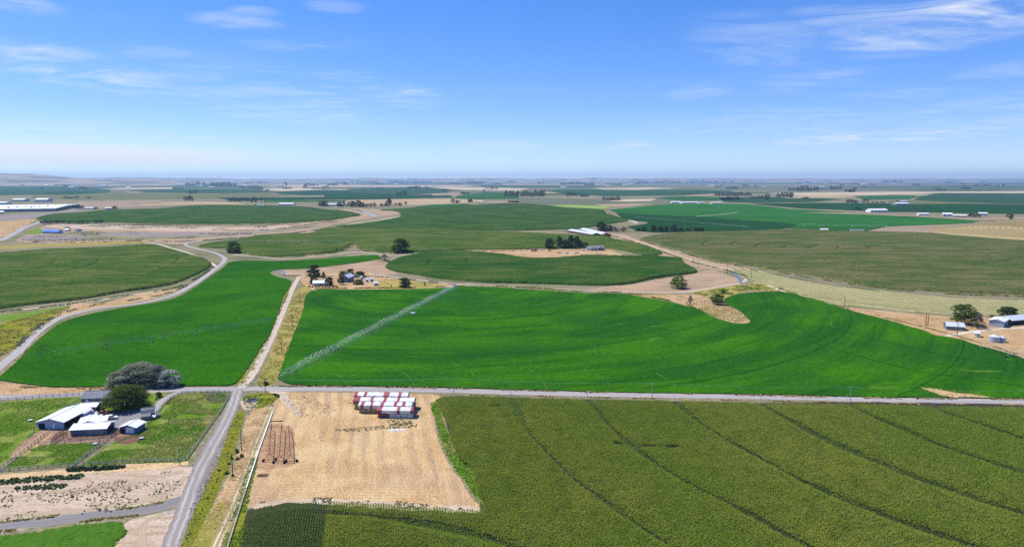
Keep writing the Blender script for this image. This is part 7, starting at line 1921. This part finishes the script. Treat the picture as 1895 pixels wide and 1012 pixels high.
for (x, y, h, lab) in [(1563, 566, 17, 'pole at the far edge of the alfalfa, left of the barns'), (1713, 603, 22, 'left pole of the pair near the right farmstead'), (1717, 603, 21, 'right pole of the pair near the right farmstead'), (1771, 620, 23, 'pole before the open fronted shed'), (1346, 507, 17, 'pole on the pinkish ground by the ditch bend'), (1390, 513, 15, 'pole right of the ditch bend'), (1283, 484, 15, 'pole along the broad dirt strip'),
                       (1105, 476, 12, 'pole at the end of the oval corn'), (26, 429, 9, 'first pole along the climbing road at left'), (34.5, 424, 9, 'second pole along the climbing road at left'), (44, 419, 8, 'third pole along the climbing road at left'), (58, 411, 8, 'fourth pole along the climbing road at left'), (805, 424, 6, 'lone pole at the edge of the far middle corn'), (5, 440, 10, 'nearest pole along the climbing road at left')]:
    pole(lab, x, y, h, False, 'darkwood' if y > 480 else 'wood')

# ------------------------------------------------------------------ centre pivot irrigation machines
def pivot_machine(label, c, e, n_span, h=3.6, spray=False, detail=True, mat='zinc', overhang=12.0, name='irrigation_pivot', thick=1.0):
    """pivot point at c, spans of arched pipe with V trusses to wheeled towers, end boom past e"""
    d = e - c
    rz = math.atan2(d.y, d.x)
    Lt = d.length
    root = empty(name, c, rz); tag(root, label, 'irrigation pivot')
    sl = (Lt - overhang) / n_span
    m = MB()
    for s1 in (-1, 1):
        for s2 in (-1, 1):
            m.bar((s1 * 1.4, s2 * 1.4, 0), (s1 * 0.25, s2 * 0.25, h + 0.6), 0.14 * thick)
    m.build('pivot_frame', M[mat], root)
    MB().cyl((0, 0, 0), 0.16 * thick, h + 1.0, 10).build('riser', M[mat], root)
    arch = 0.9
    nseg = 8
    span_pipe = MB().tube([(sl * i / nseg, 0, h + arch * 4 * (i / nseg) * (1 - i / nseg)) for i in range(nseg + 1)], 0.10 * thick, 6)
    pipe_me = span_pipe.mesh('pipe'); pipe_me.materials.append(M[mat])
    tr = MB()
    if detail:
        low = []
        for i in range(1, nseg):
            x = sl * i / nseg
            z = h + arch * 4 * (i / nseg) * (1 - i / nseg)
            zb = z - 1.5 - 0.4 * math.sin(math.pi * i / nseg)
            for s in (-1, 1):
                tr.bar((x - sl / nseg * .5 if i else x, 0, z), (x, s * 0.9, zb), 0.05 * thick)
                tr.bar((x + sl / nseg * .5, 0, z), (x, s * 0.9, zb), 0.05 * thick)
            tr.bar((x, -0.9, zb), (x, 0.9, zb), 0.05 * thick)
            low.append((x, zb))
        for s in (-1, 1):
            pts = [(0.3, s * 0.15, h)] + [(x, s * 0.9, z) for x, z in low] + [(sl - 0.3, s * 0.15, h)]
            tr.tube(pts, 0.025 * thick, 4)
        truss_me = tr.mesh('truss'); truss_me.materials.append(M[mat])
        dr = MB()
        for i in range(int(sl / 3)):
            x = 1.5 + i * 3
            z = h + arch * 4 * (x / sl) * (1 - x / sl)
            dr.bar((x, 0, z), (x, 0, 1.7), 0.035 * thick)
            dr.bar((x - .1, 0, 1.7), (x + .1, 0, 1.62), 0.1 * thick)
        drop_me = dr.mesh('drop_hose'); drop_me.materials.append(M[mat])
    tw = MB()
    for s in (-1, 1):
        tw.bar((0, s * 2.1, 0.65), (0, s * 0.12, h), 0.10 * thick)
        tw.bar((0, s * 2.1, 0.65), (0.0, -s * 0.0, h * 0.55), 0.06 * thick)
    tw.bar((0, -2.2, 0.62), (0, 2.2, 0.62), 0.14 * thick)
    tower_me = tw.mesh('tower'); tower_me.materials.append(M[mat])
    wm = MB().tube([(0, 0, -0.19), (0, 0, 0.19)], 0.62, 14)
    wheel_me = wm.mesh('wheel'); wheel_me.materials.append(M['rubber'])
    gb = MB().box(-0.2, 0.2, -0.22, 0.22, h - 0.1, h + 0.3)
    box_me = gb.mesh('control_box'); box_me.materials.append(M[mat])
    def child(nm, me, par, loc, rot=(0, 0, 0)):
        o = bpy.data.objects.new(nm, me); COL.objects.link(o); o.parent = par; o.location = loc; o.rotation_euler = rot
        return o
    for k in range(n_span):
        sp = child('span', pipe_me, root, (sl * k, 0, 0))
        if detail:
            child('truss', truss_me, sp, (0, 0, 0))
            o = child('drop_hoses', drop_me, sp, (0, 0, 0))
        tw_o = child('tower', tower_me, root, (sl * (k + 1), 0, 0))
        for s in (-1, 1):
            child('wheel', wheel_me, tw_o, (0, s * 2.1, 0.6), (0, math.pi / 2, 0))
        if detail:
            child('control_box', box_me, tw_o, (0, 0, 0))
    MB().tube([(sl * n_span, 0, h), (Lt, 0, h + 0.4)], 0.07 * thick, 6).build('end_boom', M[mat], root)
    if spray:
        # falling water round every nozzle
        r = np.random.default_rng(9)
        nn = int(Lt / 3)
        per = 220
        N = nn * per
        xs = r.uniform(1.5, Lt - 2, N)
        a = r.random(N) * 2 * np.pi
        rad = 5.2 * np.sqrt(r.random(N))
        f = rad / 5.2
        x = xs + np.cos(a) * rad; y = np.sin(a) * rad
        z = 1.7 + 0.9 * f - 1.9 * f * f + r.normal(0, 0.12, N)
        z = np.maximum(z, 0.55)
        ln = 0.40; w = 0.010
        tx, ty = np.cos(a), np.sin(a)
        V = np.stack([np.stack([x - ty * w, y + tx * w, z], 1), np.stack([x + ty * w, y - tx * w, z], 1), np.stack([x + tx * ln + ty * w, y + ty * ln - tx * w, z - ln * (0.2 + 0.9 * f)], 1), np.stack([x + tx * ln - ty * w, y + ty * ln + tx * w, z - ln * (0.2 + 0.9 * f)], 1)], 1).reshape(-1, 3)
        me = np_mesh('water_spray', V, np.arange(4 * N).reshape(N, 4))
        o = link('water_spray', me, root, [SPRAY]); o['kind'] = 'stuff'
        o['label'] = 'fine white water spray under the pipe'
    return root

tS = NT('water_droplets', 0.2, 0.4)
SPRAY = tS.done((0.55, 0.66, 0.62))
_tr = tS.n.new('ShaderNodeBsdfTranslucent'); _tr.inputs['Color'].default_value = (0.75, 0.85, 0.85, 1)
_mx = tS.n.new('ShaderNodeMixShader'); _mx.inputs[0].default_value = 0.5
tS.l.new(tS.bsdf.outputs[0], _mx.inputs[1]); tS.l.new(_tr.outputs[0], _mx.inputs[2]); tS.l.new(_mx.outputs[0], tS.n['Material Output'].inputs['Surface'])

pivot_machine('long irrigation pivot spraying water across the big alfalfa field', P(842, 533), P(518, 701), 6, spray=True, thick=0.8)
pivot_machine('irrigation pivot standing idle in the left alfalfa field', P(500, 599), P(52, 669), 5, thick=0.65, mat='zinc_dull')
pivot_machine('irrigation pivot at the far right edge of the alfalfa', P(1990, 697), P(1786, 637), 3, thick=0.7)
for (a, b, n, lab) in [((1640, 421.5), (1476, 418.5), 5, 'far white irrigation pivot along the narrow green field'), ((1176, 405), (1386, 424), 6, 'far thin irrigation pivot in the dark green field'), ((1720, 463), (1500, 452), 5, 'irrigation pivot standing in the large right corn field'), ((624, 450.5), (396, 452), 6, 'irrigation pivot seen as a dotted line in the olive corn'), ((1530, 404), (1600, 395), 4, 'far pivot in the bright green field at right')]:
    pivot_machine(lab, P(*a), P(*b), n, h=4.4, detail=False, mat='trim' if 'white' in lab or 'dotted' in lab else 'zinc', thick=1.5)
root = empty('pump_unit', P(843, 530.5)); tag(root, 'pump and pipe stand behind the pivot centre', 'pump')
MB().box(-1.6, 1.6, 1.2, 2.6, 0.2, 1.6).build('pump_box', M['zinc'], root)
MB().tube([(-3, 2, 0.5), (-1.6, 2, 0.5)], 0.2, 8).build('inlet_pipe', M['zinc'], root)
root = empty('service_cart', P(764, 582)); tag(root, 'small white cart parked under the spraying pivot', 'cart')
MB().box(-1.7, 1.7, -0.9, 0.9, 0.7, 1.5).build('box', M['trim'], root)
for x in (-1, 1):
    for s in (-1, 1):
        MB().tube([(x, s * 0.8, 0.4), (x, s * 1.05, 0.4)], 0.4, 12).build('wheel', M['rubber'], root)

# parked spare spans in the stubble yard
def parked_span(label, a, b):
    A, B = P(*a), P(*b)
    L = (B - A).length
    root = empty('irrigation_span', A, math.atan2((B - A).y, (B - A).x)); tag(root, label, 'irrigation span', 'parked irrigation spans')
    n = 8
    MB().tube([(L * i / n, 0, 2.7 + 0.5 * math.sin(math.pi * i / n)) for i in range(n + 1)], 0.13, 6).build('pipe', M['steel_dark'], root)
    low = []
    for i in range(1, n):
        x, z = L * i / n, 2.7 + 0.5 * math.sin(math.pi * i / n)
        zb = 1.0
        m = MB()
        for s in (-1, 1):
            m.bar((x - L / n * .5, 0, z), (x, s * 1.3, zb), 0.05)
        m.bar((x, -1.3, zb), (x, 1.3, zb), 0.05)
        m.build('truss_brace', M['rustpipe'], root)
    for s in (-1, 1):
        MB().tube([(0.3, s * .2, 2.6)] + [(L * i / n, s * 1.3, 1.0) for i in range(1, n)] + [(L - .3, s * .2, 2.6)], 0.02, 4).build('truss_rod', M['rustpipe'], root)
    t_ = MB()
    for s in (-1, 1):
        t_.bar((L, s * 2.1, 0.6), (L, s * 0.1, 2.7), 0.14)
    t_.bar((L, -2.2, 0.6), (L, 2.2, 0.6), 0.16)
    tw = t_.build('tower', M['steel_dark'], root)
    for s in (-1, 1):
        MB().tube([(L - 0.14, s * 2.1, 0.52), (L + 0.14, s * 2.1, 0.52)], 0.52, 14).build('wheel', M['rubber'], tw)
    MB().bar((0, 0, 0), (0, 0, 2.8), 0.14).build('prop', M['steel_dark'], root)
parked_span('left of three dark irrigation spans parked on reddish dirt', (503, 796), (499, 853))
parked_span('middle of three dark irrigation spans parked on reddish dirt', (522, 797), (518, 856))
parked_span('right of three dark irrigation spans parked on reddish dirt', (534, 798), (538, 856))

# irrigation pipe along the two-track
def pipe_run(label, pts, r, mat, name, seg=9.0, lift=0.12):
    root = empty(name, pts[0]); tag(root, label, 'pipe')
    for a, b in zip(pts[:-1], pts[1:]):
        n = max(1, round((b - a).length / seg))
        for k in range(n):
            p, q = a.lerp(b, k / n) - pts[0], a.lerp(b, (k + 1) / n) - pts[0]
            z = Vector((0, 0, r + lift))
            o = MB().tube([p + z, q + z], r, 10).build('pipe_length', mat, root)
            d = (q - p).normalized()
            MB().tube([q + z - d * 0.15, q + z + d * 0.15], r + 0.05, 10).build('coupling', mat, o)
pipe_run('long white irrigation pipe beside the stubble yard', [P(504, 765), P(480, 832), P(456, 904)], 0.24, M['trim'], 'white_pipe')
pipe_run('brown grey pipe continuing below the white pipe', [P(455.5, 906), P(440, 955), P(424, 1005), P(408, 1060)], 0.26, M['wood'], 'grey_pipe')
root = empty('harrow', P(484, 883)); tag(root, 'small rusty implement lying beside the white pipe', 'implement')
for k in range(4):
    MB().bar((-1.8, k * 0.6, 0.35), (1.8, k * 0.6 + 0.3, 0.35), 0.12).build('beam', M['rustpipe'], root)
MB().bar((-1.2, -0.3, 0.45), (-1.0, 2.4, 0.45), 0.14).build('cross_beam', M['rustpipe'], root)
for i, (x, y, lab) in enumerate([(512, 780, 'dark pole lying above the parked spans'), (735, 795, 'grey tarp bundle on the stubble below the haystacks'), (594, 814, 'small white scrap on the stubble')]):
    root = empty('scrap', P(x, y), 0.2 * i); tag(root, lab, 'scrap')
    if i == 0:
        MB().tube([(-2.5, 0, 0.15), (2.5, 0.6, 0.2)], 0.15, 6).build('timber', M['darkwood'], root)
        MB().tube([(-2.3, 0.5, 0.15), (2.0, 0.1, 0.3)], 0.12, 6).build('timber', M['darkwood'], root)
    else:
        s_ = 3.4 if i == 1 else 0.9
        bm = bmesh.new(); bmesh.ops.create_grid(bm, x_segments=10, y_segments=6, size=1.0)
        for v in bm.verts:
            e = max(abs(v.co.x), abs(v.co.y))
            v.co = Vector((v.co.x * s_, v.co.y * s_ * 0.35, (1 - e ** 3) * 0.4 * (0.6 + 0.8 * abs(mnoise.noise(v.co * 3)))))
        me = bpy.data.meshes.new('sheet'); bm.to_mesh(me); bm.free()
        link('sheet', me, root, [M['bale_grey'] if i == 1 else M['trim']])
# ------------------------------------------------------------------ hills and haze
def ridge(name, dist, depth, profile, mat, label, seed, extra=None):
    """a long low ridge: profile = (photo x, height of the crest in metres)"""
    xs_px = np.array([p[0] for p in profile]); hs = np.array([p[1] for p in profile])
    n, m = 260, 14
    xs = np.linspace(P(xs_px[0], 600).x / P(xs_px[0], 600).y, P(xs_px[-1], 600).x / P(xs_px[-1], 600).y, n) * dist
    V = []
    for i, x in enumerate(xs):
        px = IMG_W / 2 + x / dist * F_PX / math.cos(PITCH) * 1.0
        h = np.interp(px, xs_px, hs)
        for j in range(m):
            t = j / (m - 1)
            s = math.sin(math.pi * min(1, t * 1.0)) ** 1.2
            q = Vector((x * 0.0009, t * 3.0, seed))
            z = h * s * (1 + 0.30 * mnoise.noise(q) + 0.12 * mnoise.noise(q * 4) + 0.05 * mnoise.noise(q * 11)) - 3
            V.append((x, dist + (t - 0.5) * depth, z))
    F = [(i * m + j, (i + 1) * m + j, (i + 1) * m + j + 1, i * m + j + 1) for i in range(n - 1) for j in range(m - 1)]
    me = np_mesh(name, V, F, smooth=True)
    return tag(link(name, me, None, [mat]), label, 'hills', None, 'structure')

t = NT('dry_hills', 0.95, 0.05)
p = t.pos()
M['hills'] = t.done(t.mix(t.range(t.noise(t.mapping(p, (0.002, 0.0012, 0.01)), 1.0, 6, 0.7), 0.4, 0.65), (0.33, 0.25, 0.17), (0.10, 0.11, 0.06)))
ridge('hills', 13000, 5200, [(-420, 120), (-200, 165), (-60, 172), (0, 178), (40, 196), (70, 176), (110, 146), (160, 122), (205, 112), (260, 95), (330, 50), (420, 5)], M['hills'], 'dry hazy hills on the left horizon', 3.0)
ridge('hills', 24000, 4000, [(-450, 115), (0, 130), (150, 142), (215, 172), (300, 150), (500, 128), (700, 130), (950, 126), (1200, 124), (1500, 122), (1895, 120), (2350, 118)], M['hills'], 'low blue ridge along the whole horizon', 8.0)

hz = MB()
hz.box(-32000, 32000, -1500, 29500, -1.0, 330.0)
haze_m = bpy.data.materials.new('haze_air')
haze_m.use_nodes = True
hn, hl = haze_m.node_tree.nodes, haze_m.node_tree.links
for n_ in list(hn):
    if n_.type != 'OUTPUT_MATERIAL':
        hn.remove(n_)
hv = hn.new('ShaderNodeVolumePrincipled')
hv.inputs['Color'].default_value = (0.46, 0.71, 1.0, 1)
hv.inputs['Density'].default_value = 0.000043
hv.inputs['Anisotropy'].default_value = 0.2
hl.new(hv.outputs[0], hn['Material Output'].inputs['Volume'])
try:
    haze_m.cycles.homogeneous_volume = True
except Exception:
    pass
tag(hz.build('haze', haze_m), 'thin pale blue summer haze over the plain', 'haze', None, 'stuff')
